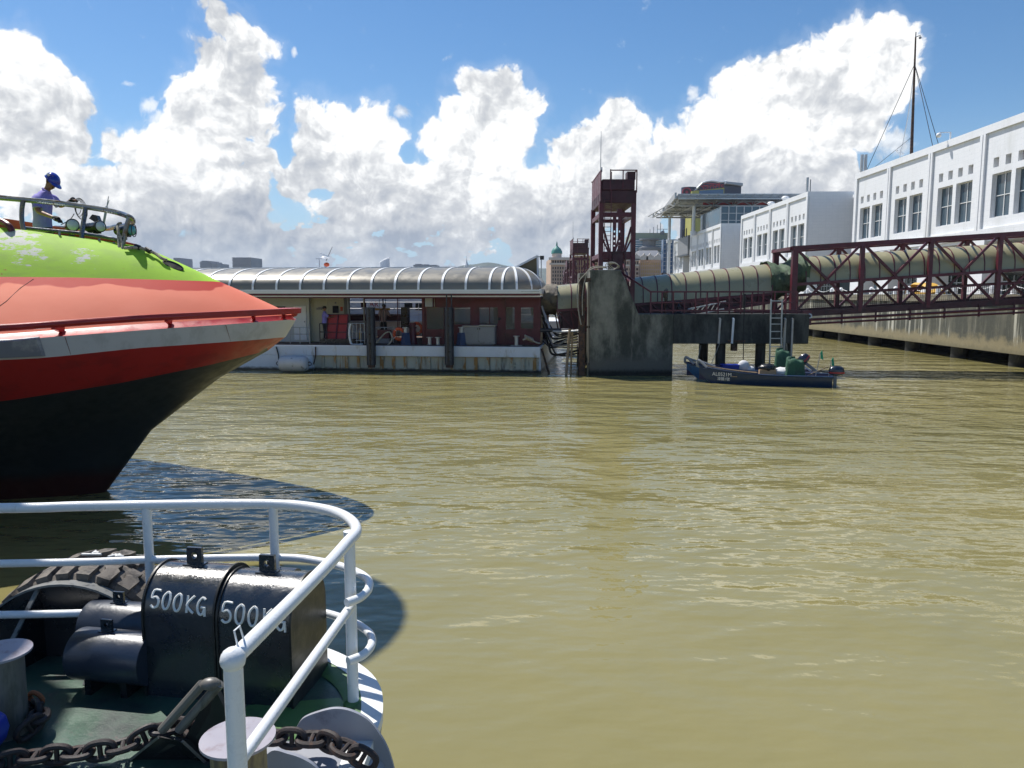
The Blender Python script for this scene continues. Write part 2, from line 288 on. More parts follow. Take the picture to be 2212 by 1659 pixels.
# ------------------------------------------------ mesh helpers
class MB:
    def __init__(s): s.v=[]; s.f=[]; s.mi=[]; s.m=0
    def add(s,vs,fs):
        b=len(s.v); s.v+= [V(q) for q in vs]
        for q in fs: s.f.append([i+b for i in q]); s.mi.append(s.m)
    def box(s,x0,x1,y0,y1,z0,z1):
        s.add([(x,y,z) for z in (z0,z1) for y in (y0,y1) for x in (x0,x1)],[(0,2,3,1),(4,5,7,6),(0,1,5,4),(2,6,7,3),(0,4,6,2),(1,3,7,5)]); return s
    def obox(s,c,a,b,d):
        c,a,b,d=V(c),V(a),V(b),V(d)
        s.add([c+i*a+j*b+k*d for k in (-1,1) for j in (-1,1) for i in (-1,1)],[(0,2,3,1),(4,5,7,6),(0,1,5,4),(2,6,7,3),(0,4,6,2),(1,3,7,5)]); return s
    def beam(s,p,q,w,h=None,up=(0,0,1)):
        p,q=V(p),V(q); h=h or w; d=(q-p); l=d.length
        if l<1e-6: return s
        d/=l; u=V(up)
        if abs(d.dot(u))>.98: u=V((0,1,0)) if abs(d.y)<.9 else V((1,0,0))
        a=d.cross(u).normalized(); b=a.cross(d).normalized()
        return s.obox((p+q)/2,d*l/2,a*w/2,b*h/2)
    def tube(s,pts,r,n=8,closed=False,cap=True):
        pts=[V(p) for p in pts]; m=len(pts); rs=r if isinstance(r,(list,tuple)) else [r]*m
        ref=None; rings=[]
        for i,p in enumerate(pts):
            if closed: d=pts[(i+1)%m]-pts[i-1]
            else: d=pts[min(i+1,m-1)]-pts[max(i-1,0)]
            d.normalize()
            if ref is None:
                ref=V((0,0,1)) if abs(d.z)<.9 else V((1,0,0))
            a=(ref-d*ref.dot(d)).normalized(); ref=a; b=d.cross(a)
            rings.append([p+(a*math.cos(2*PI*k/n)+b*math.sin(2*PI*k/n))*rs[i] for k in range(n)])
        return s.loft(rings,True,cap and not closed,closed)
    def loft(s,rings,ring_closed=True,cap=False,closed=False):
        n=len(rings[0]); vs=[q for r in rings for q in r]; fs=[]; m=len(rings)
        for i in range(m if closed else m-1):
            j=(i+1)%m
            for k in range(n if ring_closed else n-1):
                l=(k+1)%n; fs.append((i*n+k,i*n+l,j*n+l,j*n+k))
        if cap: fs+= [tuple(range(n))[::-1],tuple((m-1)*n+k for k in range(n))]
        s.add(vs,fs); return s
    def cyl(s,p,q,r,r2=None,n=16,cap=True): return s.tube([p,q],[r,r if r2 is None else r2],n,False,cap)
    def rev(s,prof,o=(0,0,0),ax=(0,0,1),n=20,cap=True):
        ax=V(ax).normalized(); u=V((1,0,0)) if abs(ax.x)<.9 else V((0,1,0)); a=(u-ax*u.dot(ax)).normalized(); b=ax.cross(a); o=V(o)
        return s.loft([[o+ax*h+(a*math.cos(2*PI*k/n)+b*math.sin(2*PI*k/n))*max(r,1e-4) for k in range(n)] for r,h in prof],True,cap)
    def ell(s,c,rx,ry=None,rz=None,n=14,m=8,R=None):
        ry=ry or rx; rz=rz or rx; R=R or Matrix.Identity(3)
        return s.loft([[V(c)+R@V((rx*math.sin(PI*i/m)*math.cos(2*PI*k/n),ry*math.sin(PI*i/m)*math.sin(2*PI*k/n),rz*math.cos(PI*i/m))) for k in range(n)] for i in [.02]+list(range(1,m))+[m-.02]],True,True)
    def prism(s,poly,ext):
        n=len(poly); e=V(ext); vs=[V(p) for p in poly]+[V(p)+e for p in poly]
        fs=[tuple(range(n)),tuple(range(2*n-1,n-1,-1))]+[(i,i+n,(i+1)%n+n,(i+1)%n) for i in range(n)]
        s.add(vs,fs); return s
    def torus(s,c,ax,R,r,n=24,k=8,sx=1,sy=1):
        ax=V(ax).normalized(); u=V((1,0,0)) if abs(ax.x)<.9 else V((0,1,0)); a=(u-ax*u.dot(ax)).normalized(); b=ax.cross(a)
        return s.tube([V(c)+(a*math.cos(2*PI*i/n)*sx+b*math.sin(2*PI*i/n)*sy)*R for i in range(n)],r,k,True)
    def quad(s,*p): s.add(p,[tuple(range(len(p)))]); return s
    def xf(s,Mx): s.v=[Mx@q for q in s.v]; return s
    def text(s,st,size,o,xd,yd,ext=.002):
        cu=bpy.data.curves.new('t','FONT'); cu.body=st; cu.size=size; cu.extrude=0; cu.align_x='CENTER'; cu.align_y='CENTER'
        ob=bpy.data.objects.new('t',cu); COL.objects.link(ob); bpy.context.view_layer.update()
        me=ob.evaluated_get(bpy.context.evaluated_depsgraph_get()).to_mesh()
        xd,yd=V(xd).normalized(),V(yd).normalized(); nd_=xd.cross(yd); o=V(o)
        s.add([o+xd*q.co.x+yd*q.co.y+nd_*ext for q in me.vertices],[tuple(p.vertices) for p in me.polygons])
        bpy.data.objects.remove(ob); return s
FR={}
def tag(o,label=None,cat=None,group=None,kind=None):
    if label: o['label']=label
    if cat: o['category']=cat
    if group: o['group']=group
    if kind: o['kind']=kind
    return o
def thing(name,label,cat,loc=(0,0,0),rz=0,group=None):
    o=bpy.data.objects.new(name,None); COL.objects.link(o); o.empty_display_size=.2
    o.location=loc; o.rotation_euler=(0,0,rz); FR[o.name]=Matrix.Translation(V(loc))@Matrix.Rotation(rz,4,'Z')
    return tag(o,label,cat,group)
def build(mb,name,m,parent=None,local=False,ang=35,bevel=0,label=None):
    ms=m if isinstance(m,(list,tuple)) else [m]
    vs=mb.v; loc=None
    if parent is not None:
        fr=FR[parent.name]
        if not local:
            inv=fr.inverted(); vs=[inv@q for q in vs]
    else:
        xs=[q.x for q in vs]; ys=[q.y for q in vs]; zs=[q.z for q in vs]
        loc=V(((min(xs)+max(xs))/2,(min(ys)+max(ys))/2,min(zs))); vs=[q-loc for q in vs]
    me=bpy.data.meshes.new(name); me.from_pydata([tuple(q) for q in vs],[],mb.f)
    for q in ms: me.materials.append(M[q] if isinstance(q,str) else q)
    for p,i in zip(me.polygons,mb.mi): p.material_index=i
    bm=bmesh.new(); bm.from_mesh(me); bmesh.ops.remove_doubles(bm,verts=bm.verts,dist=1e-5); bmesh.ops.recalc_face_normals(bm,faces=bm.faces); bm.to_mesh(me); bm.free()
    if ang:
        me.shade_smooth(); me.set_sharp_from_angle(angle=math.radians(ang))
    o=bpy.data.objects.new(name,me); COL.objects.link(o)
    if parent is not None: o.parent=parent; FR[o.name]=FR[parent.name]
    else: o.location=loc; FR[o.name]=Matrix.Translation(loc)
    if bevel:
        b=o.modifiers.new('bevel','BEVEL'); b.width=bevel; b.segments=2; b.limit_method='ANGLE'; b.angle_limit=math.radians(40); b.harden_normals=False
    if label: o['label']=label
    return o
def copy_tree(o,parent=None):
    c=o.copy(); COL.objects.link(c); c.parent=parent
    for ch in list(o.children): copy_tree(ch,c)
    return c
def skin(js,es,root=0,sub=2):                    # one continuous surface grown on a skeleton
    me=bpy.data.meshes.new('s'); me.from_pydata([tuple(j[0]) for j in js],es,[])
    o=bpy.data.objects.new('s',me); COL.objects.link(o)
    md=o.modifiers.new('k','SKIN'); md.use_smooth_shade=True
    for i,j in enumerate(js):
        r=j[1]; me.skin_vertices[0].data[i].radius=(r,r) if not isinstance(r,tuple) else r
        me.skin_vertices[0].data[i].use_root=(i==root)
    o.modifiers.new('u','SUBSURF').levels=sub
    bpy.context.view_layer.update()
    e=o.evaluated_get(bpy.context.evaluated_depsgraph_get()).to_mesh()
    mb=MB(); mb.add([q.co.copy() for q in e.vertices],[tuple(p.vertices) for p in e.polygons])
    bpy.data.objects.remove(o); return mb
def bez(pts,n=8):                                # smooth curve through points
    pts=[V(p) for p in pts]; out=[]
    for i in range(len(pts)-1):
        p0=pts[max(i-1,0)];p1=pts[i];p2=pts[i+1];p3=pts[min(i+2,len(pts)-1)]
        for k in range(n):
            t=k/n; out.append(.5*((2*p1)+(p2-p0)*t+(2*p0-5*p1+4*p2-p3)*t*t+(3*p1-p0-3*p2+p3)*t**3))
    out.append(pts[-1]); return out
def interp(tab,x):
    tab=sorted(tab)
    if x<=tab[0][0]:
        (a,b),(c,d)=tab[0],tab[1]; return b+(x-a)*(d-b)/(c-a)*.4
    for (a,b),(c,d) in zip(tab,tab[1:]):
        if x<=c: return b+(x-a)/(c-a)*(d-b)
    return tab[-1][1]

# ------------------------------------------------ water
def water_mat():
    global N,L
    m=bpy.data.materials.new('murky harbour water'); m.use_nodes=True; t=m.node_tree; N=t.nodes; L=t.links; N.clear()
    o=nd('ShaderNodeOutputMaterial'); b=nd('ShaderNodeBsdfPrincipled'); L.new(b.outputs[0],o.inputs[0])
    pos=nd('ShaderNodeNewGeometry').outputs['Position']
    n=noise(pos,.09,4,.55)
    L.new(mixc(mr(n,.35,.65),(.218,.196,.080,1),(.252,.220,.088,1)),b.inputs['Base Color'])
    b.inputs['Roughness'].default_value=.035; b.inputs['IOR'].default_value=1.42
    s=nd('ShaderNodeSeparateXYZ'); L.new(pos,s.inputs[0])
    # wind calm / ruffled patches, amplitude in metres
    patch=mr(noise(pos,.12,3,.5),.3,.7,.55,1.35)
    calm=mr(s.outputs[1],5,15,.40,1)
    w1=noise2(vm('MULTIPLY',pos,(.60,1.15,1)),.80,1.6,.4)
    w2=noise2(vm('ADD',vm('MULTIPLY',pos,(.75,1.5,1)),(7,3,1)),2.4,1.5,.5)
    w3=noise2(vm('ADD',vm('MULTIPLY',pos,(1,1.3,1)),(1,8,4)),7,2,.5)
    h=mth('ADD',mth('ADD',mth('MULTIPLY',w1,.135),mth('MULTIPLY',w2,.045)),mth('MULTIPLY',w3,.005))
    h=mth('MULTIPLY',h,mth('MULTIPLY',patch,calm))
    bn=nd('ShaderNodeBump'); bn.inputs['Strength'].default_value=1; bn.inputs['Distance'].default_value=1.0; L.new(h,bn.inputs['Height']); L.new(bn.outputs[0],b.inputs['Normal'])
    return m
M['water']=water_mat()
w=MB(); w.quad((-3000,-300,0),(3000,-300,0),(3000,3000,0),(-3000,3000,0)); tag(build(w,'water','water',ang=0),kind='structure')
w=MB(); w.quad((-3000,-300,-6),(3000,-300,-6),(3000,3000,-6),(-3000,3000,-6)); tag(build(w,'seabed','rust',ang=0),kind='structure')
# ------------------------------------------------ terminal quay and buildings
KX=.0205; ua=math.atan(KX)
def Q(s,off,z): return V((KX*s,s,0))+V((1,-KX,0))*off+V((0,0,z))      # along the quay, sideways, height
FX=27.0                                                                # facade offset
apr=MB(); apr.quad(Q(20,23.6,3.5),Q(20,90,3.5),Q(420,90,3.5),Q(420,23.6,3.5)); tag(build(apr,'quay_apron','quayt',ang=0),kind='structure')
q=thing('quay_wall','stained concrete quay wall with dark undercut on piles along the right side','wall',Q(60,23.6,0))
m=MB(); m.loft([[Q(s,23.3,.64),Q(s,23.3,3.06),Q(s,24.4,3.06),Q(s,24.4,.64)] for s in (20,420)],True,True); build(m,'wall','quayc',q,ang=0)
m=MB(); m.loft([[Q(s,23.18,3.08),Q(s,23.18,3.49),Q(s,24.4,3.49),Q(s,24.4,3.08)] for s in (20,420)],True,True); build(m,'cap','quayt',q,ang=0)
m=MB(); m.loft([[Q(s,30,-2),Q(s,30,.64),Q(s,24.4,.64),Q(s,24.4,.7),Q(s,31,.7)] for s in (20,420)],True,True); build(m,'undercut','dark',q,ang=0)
for i in range(24):
    s=32.6+5.2*i; m=MB(); m.cyl(Q(s,23.9,-2),Q(s,23.9,.66),.42,n=14); build(m,'pile','pile',q)
def bay_parts(root,s0,s1,nb,ztop=13.35):
    L_=(s1-s0)/nb
    wl=MB()                                         # facade with real openings, panels sunk 12 cm
    holes=[]
    for b in range(nb):
        a=s0+b*L_
        for k in range(2):
            h0=a+L_*(.17+.365*k); holes.append((h0,h0+L_*.30,7.95,10.45,'w'))
        for k in range(4):
            h0=a+L_*(.175+.19*k); holes.append((h0,h0+L_*.085,10.83,11.38,'s'))
    off=FX+.14; th=.30
    sc_=sorted({s0,s1}|{h[0] for h in holes}|{h[1] for h in holes}); zc_=sorted({6.8,12.9,7.95,10.45,10.83,11.38})
    for i in range(len(sc_)-1):
        for j in range(len(zc_)-1):
            cs,cz=(sc_[i]+sc_[i+1])/2,(zc_[j]+zc_[j+1])/2
            if any(h[0]<cs<h[1] and h[2]<cz<h[3] for h in holes): continue
            wl.quad(Q(sc_[i],off,zc_[j]),Q(sc_[i+1],off,zc_[j]),Q(sc_[i+1],off,zc_[j+1]),Q(sc_[i],off,zc_[j+1]))
    for a,b,c,d,k in holes:
        r=[(a,c),(b,c),(b,d),(a,d)]
        for (p,q_) in zip(r,r[1:]+r[:1]): wl.quad(Q(p[0],off,p[1]),Q(q_[0],off,q_[1]),Q(q_[0],off+th,q_[1]),Q(p[0],off+th,p[1]))
    # cornice, pilasters, sill band, side walls, roof, soffit
    def slab(a,b,o0,o1,z0,z1): wl.loft([[Q(s,o0,z0),Q(s,o0,z1),Q(s,o1,z1),Q(s,o1,z0)] for s in (a,b)],True,True)
    slab(s0,s1,FX,FX+.6,12.9,ztop); slab(s0,s1,FX,FX+.135,6.8,7.35)
    for b in range(nb+1):
        c=s0+b*L_; a0,a1=(c-.28,c+.28)
        if b==0: a0,a1=c,c+.42
        if b==nb: a0,a1=c-.42,c
        slab(a0,a1,FX,FX+.135,7.35,12.9)
        if 0<b<nb: slab(c-.035,c+.035,FX-.03,FX-.002,7.35,12.9)
    slab(s0,s0+.3,FX+.16,FX+4.6,6.8,12.9); slab(s1-.3,s1,FX+.16,FX+22,6.8,12.9); slab(s0+.3,s1-.3,FX+.45,FX+22,12.5,12.89)
    slab(s0+.3,s1-.3,FX+.14,FX+22,6.6,6.79)
    slab(s0,s0+.3,FX+.6,FX+4.6,12.9,ztop); slab(s1-.3,s1,FX+.6,FX+22,12.9,ztop)
    build(wl,'wall','wall',root,ang=0)
    for a,b,c,d,k in holes:
        g=MB(); g.loft([[Q(s,off+.27,c),Q(s,off+.27,d),Q(s,off+.31,d),Q(s,off+.31,c)] for s in (a,b)],True,True)
        o=build(g,'window' if k=='w' else 'small_window','glass' if k=='w' else 'grey',root,ang=0)
        if k=='w':
            f=MB()
            for z in (c+.03,(c+d)/2,d-.03): f.beam(Q(a,off+.25,z),Q(b,off+.25,z),.05,.04)
            for s in (a+.03,(a+b)/2,b-.03): f.beam(Q(s,off+.245,c+.04),Q(s,off+.245,d-.04),.035,.05)
            build(f,'frame','white2',o,ang=0)
    for b in range(nb+1):
        c=s0+b*L_; c=min(max(c,s0+.85),s1-.85)
        p=MB(); p.obox(Q(c,FX+.65,5.14),Q(1,0,0)*.85,V((1,-KX,0))*.63,(0,0,1.64)); build(p,'pillar','wallp',root,ang=0)
    g=MB(); g.loft([[Q(s,FX+3.4,3.5),Q(s,FX+3.4,6.6),Q(s,FX+3.5,6.6),Q(s,FX+3.5,3.5)] for s in (s0,s1)],True,True); o=build(g,'ground_floor_glazing','glassg',root,ang=0)
    f=MB(); k=s0
    while k<s1:
        f.beam(Q(k,FX+3.36,3.5),Q(k,FX+3.36,6.6),.06); k+=.72
    for z in (4.3,5.1,5.9): f.beam(Q(s0,FX+3.36,z),Q(s1,FX+3.36,z),.06)
    build(f,'mullions','white2',o,ang=0)
def terminal(s0,s1,nb,label):
    r=thing('terminal_building',label,'building',Q((s0+s1)/2,FX,3.5)); bay_parts(r,s0,s1,nb); return r
t1=terminal(29.6,65.6,6,'nearest white tiled terminal block with tall windows, mast on its roof')
t2=terminal(76.4,99.8,4,'second white terminal block from the right, between two gaps, windows in four bays')
t3=terminal(110,130.5,4,'small white terminal block below the large canopy roof')
t4=terminal(136,145,2,'farthest and narrowest white terminal block beside blue glass tower')
# curtain walls in the gaps
for a,b,lab in [(65.9,76.1,'recessed glass curtain wall between the nearest and the second terminal block'),(100.1,109.7,'recessed glass link behind the gap left of the second terminal block')]:
    r=thing('glass_link',lab,'building',Q((a+b)/2,FX+5,3.5))
    g=MB(); g.loft([[Q(s,FX+4.8,3.5),Q(s,FX+4.8,12.6),Q(s,FX+20,12.6),Q(s,FX+20,3.5)] for s in (a,b)],True,True); build(g,'glazing','glass',r,ang=0)
    f=MB(); n=8
    for i in range(n+1): f.beam(Q(a+(b-a)*i/n,FX+4.75,3.5),Q(a+(b-a)*i/n,FX+4.75,12.6),.09)
    for i in range(10): f.beam(Q(a,FX+4.75,3.6+i),Q(b,FX+4.75,3.6+i),.09)
    build(f,'mullions','white2',r,ang=0)
    f=MB(); f.loft([[Q(s,FX+4.2,12.7),Q(s,FX+4.2,13.0),Q(s,FX+20,13.6),Q(s,FX+20,13.3)] for s in (a,b)],True,True); build(f,'roof','wallp',r,ang=0)
# roof clutter
r=thing('roof_mast','tall slender mast with stay wires and mesh sail on nearest terminal roof','mast',Q(58.3,FX+1.2,13.4))
bM=Q(58.3,FX+1.0,13.35); tM=atY(1978,80,58.3)
m=MB(); m.cyl(bM,tM,.12,.055,n=10); build(m,'pole','rust',r)
m=MB(); m.beam(tM,tM+V((.35,0,.12)),.05); m.ell(tM+V((.33,0,-.05)),.1); m.cyl(tM,tM+V((0,0,.35)),.04); build(m,'head_fitting','grey',r)
m=MB(); a=bM+(tM-bM)*.78
for e in (Q(65.0,FX+.6,13.4),Q(55.2,FX+1.0,13.4),Q(57,FX+2.5,13.4)): m.cyl(a,e,.022,n=5)
m.cyl(bM+(tM-bM)*.18,Q(65,FX+.8,13.4),.018,n=5); build(m,'stay_wire','black',r)
m=MB(); a2=Q(60.2,FX+1.0,13.4); pts=bez([a,a+(a2-a)*.5+V((.12,0,0)),a2],6)
m.tube(pts,.03,6)
build(m,'sail_edge','white2',r)
sm=mat('fine wire mesh',(.45,.5,.55),.6); 
nt_=sm.node_tree; bb=[n for n in nt_.nodes if n.type=='BSDF_PRINCIPLED'][0]; bb.inputs['Alpha'].default_value=.28
m=MB()
bl=[bM+(a-bM)*(1-i/(len(pts)-1))+V((-.01,0,0)) for i in range(len(pts))]
m.loft([[pts[i],bl[i]] for i in range(len(pts))],False); build(m,'mesh_sail',sm,r,ang=0)
def roofbox(name,label,cat,px,py,s,off,w,h,d,mt,grp=None):
    c=Q(s,off,13.3); m=MB(); m.obox(c+V((0,0,h/2)),V((w/2,0,0)),V((0,d/2,0)),(0,0,h/2)); return m,c
for s,lab in [(64.9,'twin grey antenna panels on the far corner of nearest terminal roof'),(77.2,'single grey antenna panel on the near corner of second terminal roof')]:
    r=thing('antenna_panel',lab,'antenna',Q(s,FX+.5,13.35)); 
    m=MB()
    for dx in ((0,.3) if s<70 else (0,)): m.box(*[*(lambda c:(c.x+dx,c.x+dx+.2,c.y-.1,c.y+.1,13.35,13.35+1.45))(Q(s,FX+.1,0))])
    build(m,'panel','galv',r,bevel=.02)
    m=MB(); m.cyl(Q(s,FX+.5,13.3),Q(s,FX+.5,14.6),.05); build(m,'pole','grey',r)
m=MB(); c=Q(60.5,FX+1.2,13.35); m.cyl(c,c+V((0,0,1.1)),.035,n=6); m.beam(c+V((-.25,0,.8)),c+V((.2,0,.8)),.04); m.ell(c+V((-.25,0,.95)),.08); m.ell(c+V((.2,0,.72)),.08); m.cyl(c+V((0,0,0)),c+V((0,0,.12)),.2)
tag(build(m,'weather_station','white2'),'small weather sensor mast on nearest terminal roof left of the tall mast','sensor')
m=MB(); c=Q(51.8,FX+.3,13.35); m.cyl(c,c+V((0,0,.55)),.05,n=8); m.beam(c+V((0,0,.55)),c+V((-.75,0,.52)),.05); m.ell(c+V((-.75,0,.36)),.16,n=12); 
tag(build(m,'dome_camera','white2'),'white dome camera on a bracket at nearest roof edge right of the mast','camera')
r=thing('roof_plant','grey ventilation ducts and machinery on the roof at right frame edge','machinery',Q(41.5,FX+4,13.35))
m=MB(); m.rev([(.62,0),(.62,2.2)],Q(45.6,FX+2.0,14.35),(0,-1,0),18); build(m,'duct','galv',r)
m=MB(); c=Q(42.2,FX+1.6,13.35); m.box(c.x,c.x+3,c.y-2,c.y+1,13.35,15.0); m.box(c.x+.3,c.x+2.6,c.y-1.6,c.y+.2,15.0,15.9); build(m,'housing','galv',r,bevel=.03)
m=MB()
for i in range(5): m.cyl((c.x+.5+i*.5,c.y-1.9,15.2),(c.x+.5+i*.5,c.y-1.9,16.4),.1,n=8)
build(m,'stack','grey',r)
for s,off,lab in [(86,FX+1,'small white roof vent on the second terminal block left of the antenna'),(91,FX+1,'low domed roof light on the second terminal block, farther left')]:
    m=MB(); c=Q(s,off,13.3); m.cyl(c,c+V((0,0,.55)),.28,n=12); m.ell(c+V((0,0,.6)),.42,.42,.22); tag(build(m,'roof_vent','white2'),lab,'vent')
# quay bollards, chain, forklift-like yellow sacks
proto=None
BS=[s_ for k in range(18) for s_ in (33.6+5.3*k,33.6+5.3*k+1.75)]
for i,s in enumerate(BS):
    if proto is None:
        m=MB(); m.rev([(.17,0),(.17,.03),(.145,.04),(.145,.38),(.13,.45),(.08,.50),(.02,.52)],n=16)
        proto=build(m,'quay_bollard','wallp'); proto.location=Q(s,24.1,3.49); o=proto
        tag(o,'white round-topped bollard with slack chain, one of the row along the quay edge','bollard',group='white bollards along the quay edge')
    else:
        o=proto.copy(); COL.objects.link(o); o.location=Q(s,24.1,3.49)
    ow=['','second ','third ','fourth ','fifth ','sixth ','seventh ','eighth ','ninth ','tenth ','eleventh ','twelfth ','thirteenth ','fourteenth ','fifteenth ','sixteenth ','seventeenth ','eighteenth ','nineteenth ','twentieth ']
    tn=['twenty','thirty']
    def ordw(k): return ow[k] if k<20 else tn[(k-20)//10]+' '+(['first','second','third','fourth','fifth','sixth','seventh','eighth','ninth','tenth'][(k-20)%10])+' '
    o['label']=('white round-topped quay bollard, '+ordw(i-2)+'visible one from the right frame edge') if i>=2 else ('white quay bollard just outside the right frame edge, '+('nearer' if i==0 else 'farther'))
m=MB()
for i in range(0,34):
    a,b=Q(BS[i]+.14,24.1,3.88),Q(BS[i+1]-.14,24.1,3.88); m.tube(bez([a,(a+b)/2-V((0,0,.2)),b],4),.02,5)
tag(build(m,'barrier_chain','white2'),'white slack chain strung between the quay bollards','chain')
r=Q(50.5,25.6,3.5); m=MB(); pts=bez([r+V((-.1,1.5,0)),r+V((0,.9,.55)),r+V((0,.2,.62)),r+V((0,-.8,.5)),r+V((0,-1.6,0))],4)
m.loft([[p+V((-.5,0,0)),p+V((-.35,0,.12)),p+V((.35,0,.12)),p+V((.5,0,0))] for p in pts],False); m.box(r.x-.5,r.x+.5,r.y-1.5,r.y+1.4,3.5,3.62)
tag(build(m,'cargo_heap','yellow'),'heap under orange yellow sheet on the quay behind the bollards','tarpaulin')
r=Q(47.5,28.5,5.6); m=MB(); m.cyl(Q(43,29.2,5.05),Q(49,29.2,5.05),.4,n=16)
for i in range(9): m.torus(Q(43.2+i*.7,29.2,5.05),(KX,1,0),.41,.03,16,5)
tag(build(m,'duct_roll','galv'),'silvery ribbed duct in the ground floor arcade','duct')
r=thing('pallet_stack','blue and white boxes stacked in the arcade of nearest terminal block','boxes',Q(60,28.6,3.5))
for (s,z,cc) in [(60,3.5,'blue'),(60.9,3.5,'blue'),(60.4,4.3,'shipw'),(59.3,3.5,'shipw')]:
    m=MB(); c=Q(s,28.6,z); m.box(c.x-.4,c.x+.4,c.y-.4,c.y+.4,z,z+.78); build(m,'crate',cc,r,bevel=.02)

# helipad canopy over the far terminal
r=thing('canopy_roof','huge flat space-frame canopy roof on white columns above the far terminal blocks','roof',V((50,134,3.5)))
A=atY(1464,421,121); B=atY(1417,462,150); zt=A.z; zb=17.5
x0,x1=A.x,88; xa=B.x+1.2
m=MB(); rim=[V((x0,121,zt)),V((x1,121,zt)),V((x1,150,zt)),V((xa,150,zt))]
m.prism([p-V((0,0,.35)) for p in rim],(0,0,.35)); 
build(m,'roof_deck','shipg',r,ang=0)
m=MB()
for i in range(44):
    x=x0+i*1.4; m.beam((x,121,zt-.5),(x+.6,120.4,zt+.1),.12)
for z in (zt+.05,zt-.55): m.beam((x0,120.9,z),(x1,120.9,z),.22)
m.beam(rim[0]-V((.3,0,.1)),rim[3]-V((.3,0,.1)),.3,.9)
build(m,'eaves_beam','galv',r,ang=0)
cols=[(atY(1499,448,125).x,125),(atY(1583,445,125).x,125)]; dx=cols[1][0]-cols[0][0]; cols+=[(cols[1][0]+dx*i,125) for i in (1,2,3)]
cols+=[(c[0],144) for c in cols]
m=MB()
for y in (125,134,144):
    for z in (zb,zt-.5): m.cyl((x0+1,y,z),(x1,y,z),.13,n=6)
    k=0; x=cols[0][0]-dx*.5
    while x<x1-dx/2:
        m.cyl((x,y,zb),(x+dx/4,y,zt-.5),.09,n=5); m.cyl((x,y,zb),(max(x-dx/4,x0+.5),y,zt-.5),.09,n=5); m.cyl((x,y,zb),(x,y,zt-.5),.06,n=5); x+=dx/2
for i in range(20):
    x=cols[0][0]-dx*.5+i*dx/2; m.cyl((x,122,zt-.5),(x,149,zt-.5),.09,n=5); m.cyl((x,125,zb),(x,144,zb),.09,n=5)
    for y0,y1 in ((125,134),(134,144)):
        m.cyl((x,y0,zb),(x,(y0+y1)/2,zt-.5),.08,n=5); m.cyl((x,y1,zb),(x,(y0+y1)/2,zt-.5),.08,n=5)
    m.cyl((x,125,zb),(x,121.5,zt-.4),.08,n=5); m.cyl((x,144,zb),(x,149,zt-.4),.08,n=5)
for y in (125,134.5,144): m.cyl((cols[0][0]-dx/2,y,zb),(x0+.4,y,zt-.6),.09,n=5)
build(m,'space_frame','galv',r)
m=MB(); m.box(cols[0][0]+dx*.25,x1,125.3,125.6,zb+.1,zb+.55); build(m,'red_fascia','redp',r,ang=0)
for x,y in cols: m=MB(); m.cyl((x,y,12.9 if y<130 else 3.5),(x,y,zb),.3,.26,n=12); m.cyl((x,y,12.9),(x,y,13.5),.5,n=12); build(m,'column','shipw',r)
m=MB(); m.box(39,58,127,143,12.9,zb-1.2); build(m,'lift_house','palewall',r,ang=0)
r=thing('plant_house','plain grey block standing under the left end of the large canopy','building',V((34,131,12.9)))
a=atY(1486,531,131); m=MB(); m.box(a.x,a.x+10,131,139,10,atY(1500,508,131).z); build(m,'wall','grey',r,ang=0)
m=MB(); 
for i in range(3): m.box(a.x-.03,a.x,132+i*1.4,132.7+i*1.4,13.2,14.6)
build(m,'window','dark',r,ang=0)
r=thing('glass_stair_tower','dark glass stair tower beneath canopy between third and second terminal blocks','building',V((37,122,12.9)))
a=atY(1556,500,112); b_=atY(1600,500,112); m=MB(); m.box(a.x,b_.x+6,112,124,3.5,atY(1556,446,112).z); build(m,'glazing','glass',r,ang=0)
m=MB()
for i in range(7): m.beam((a.x+i*1.1,111.96,12),(a.x+i*1.1,111.96,atY(1556,446,112).z),.12)
for i in range(5): m.beam((a.x,111.95,13+i*1.0),(b_.x+6,111.95,13+i*1.0),.08)
build(m,'mullions','galv',r,ang=0)

# ------------------------------------------------ city beyond
def pxbox(mb,x0,x1,y0,Y,d,yb=640,zb=None):
    a,b=atY(x0,y0,Y),atY(x1,y0,Y); mb.box(a.x,b.x,Y,Y+d,zb if zb is not None else 2.0,a.z); return a,b
def facade_windows(root,x0,x1,y0,y1,nx,ny,Y,mt='dark',fw=.5,fh=.55,name='window_row',arch=False):
    for j in range(ny):
        m=MB()
        for i in range(nx):
            cx=x0+(x1-x0)*(i+.5)/nx; cy=y0+(y1-y0)*(j+.5)/ny; hw=(x1-x0)/nx*fw/2; hh=(y1-y0)/ny*fh/2
            a=atY(cx-hw,cy+hh,Y); b=atY(cx+hw,cy-hh,Y); m.box(a.x,b.x,Y-.25,Y+.3,a.z,b.z)
        o=build(m,name,mt,root,ang=0)
M['hotelc']=mat('pink cream stucco',(.50,.36,.27),.8,c2=(.42,.30,.22),amt=.4,sc2=(.1,.1,.3),var=.05,vs=.2)
M['hotelw']=mat('pale stucco trim',(.62,.55,.48),.8,vs=.2)
M['hotely']=mat('ochre stucco',(.50,.34,.14),.8,vs=.2)
M['hotelg']=mat('pale green glass',(.30,.34,.24),.4,vs=.2)
M['slate']=mat('grey roof slate',(.22,.23,.25),.7,vs=.2)
M['copper']=mat('green copper dome',(.05,.24,.20),.6,vs=.5)
M['bglass']=mat('blue curtain glass',(.055,.14,.23),.15,c2=(.10,.22,.32),amt=.5,sc2=(.08,.08,.5),soft=.2,vs=.2,spec=.7)
M['bglass2']=mat('deep blue curtain glass',(.03,.08,.2),.12,c2=(.06,.14,.26),amt=.5,sc2=(.1,.1,.3),soft=.2,vs=.2,spec=.7)
M['farblue']=mat('distant tower',(.17,.18,.20),.8,vs=.02)
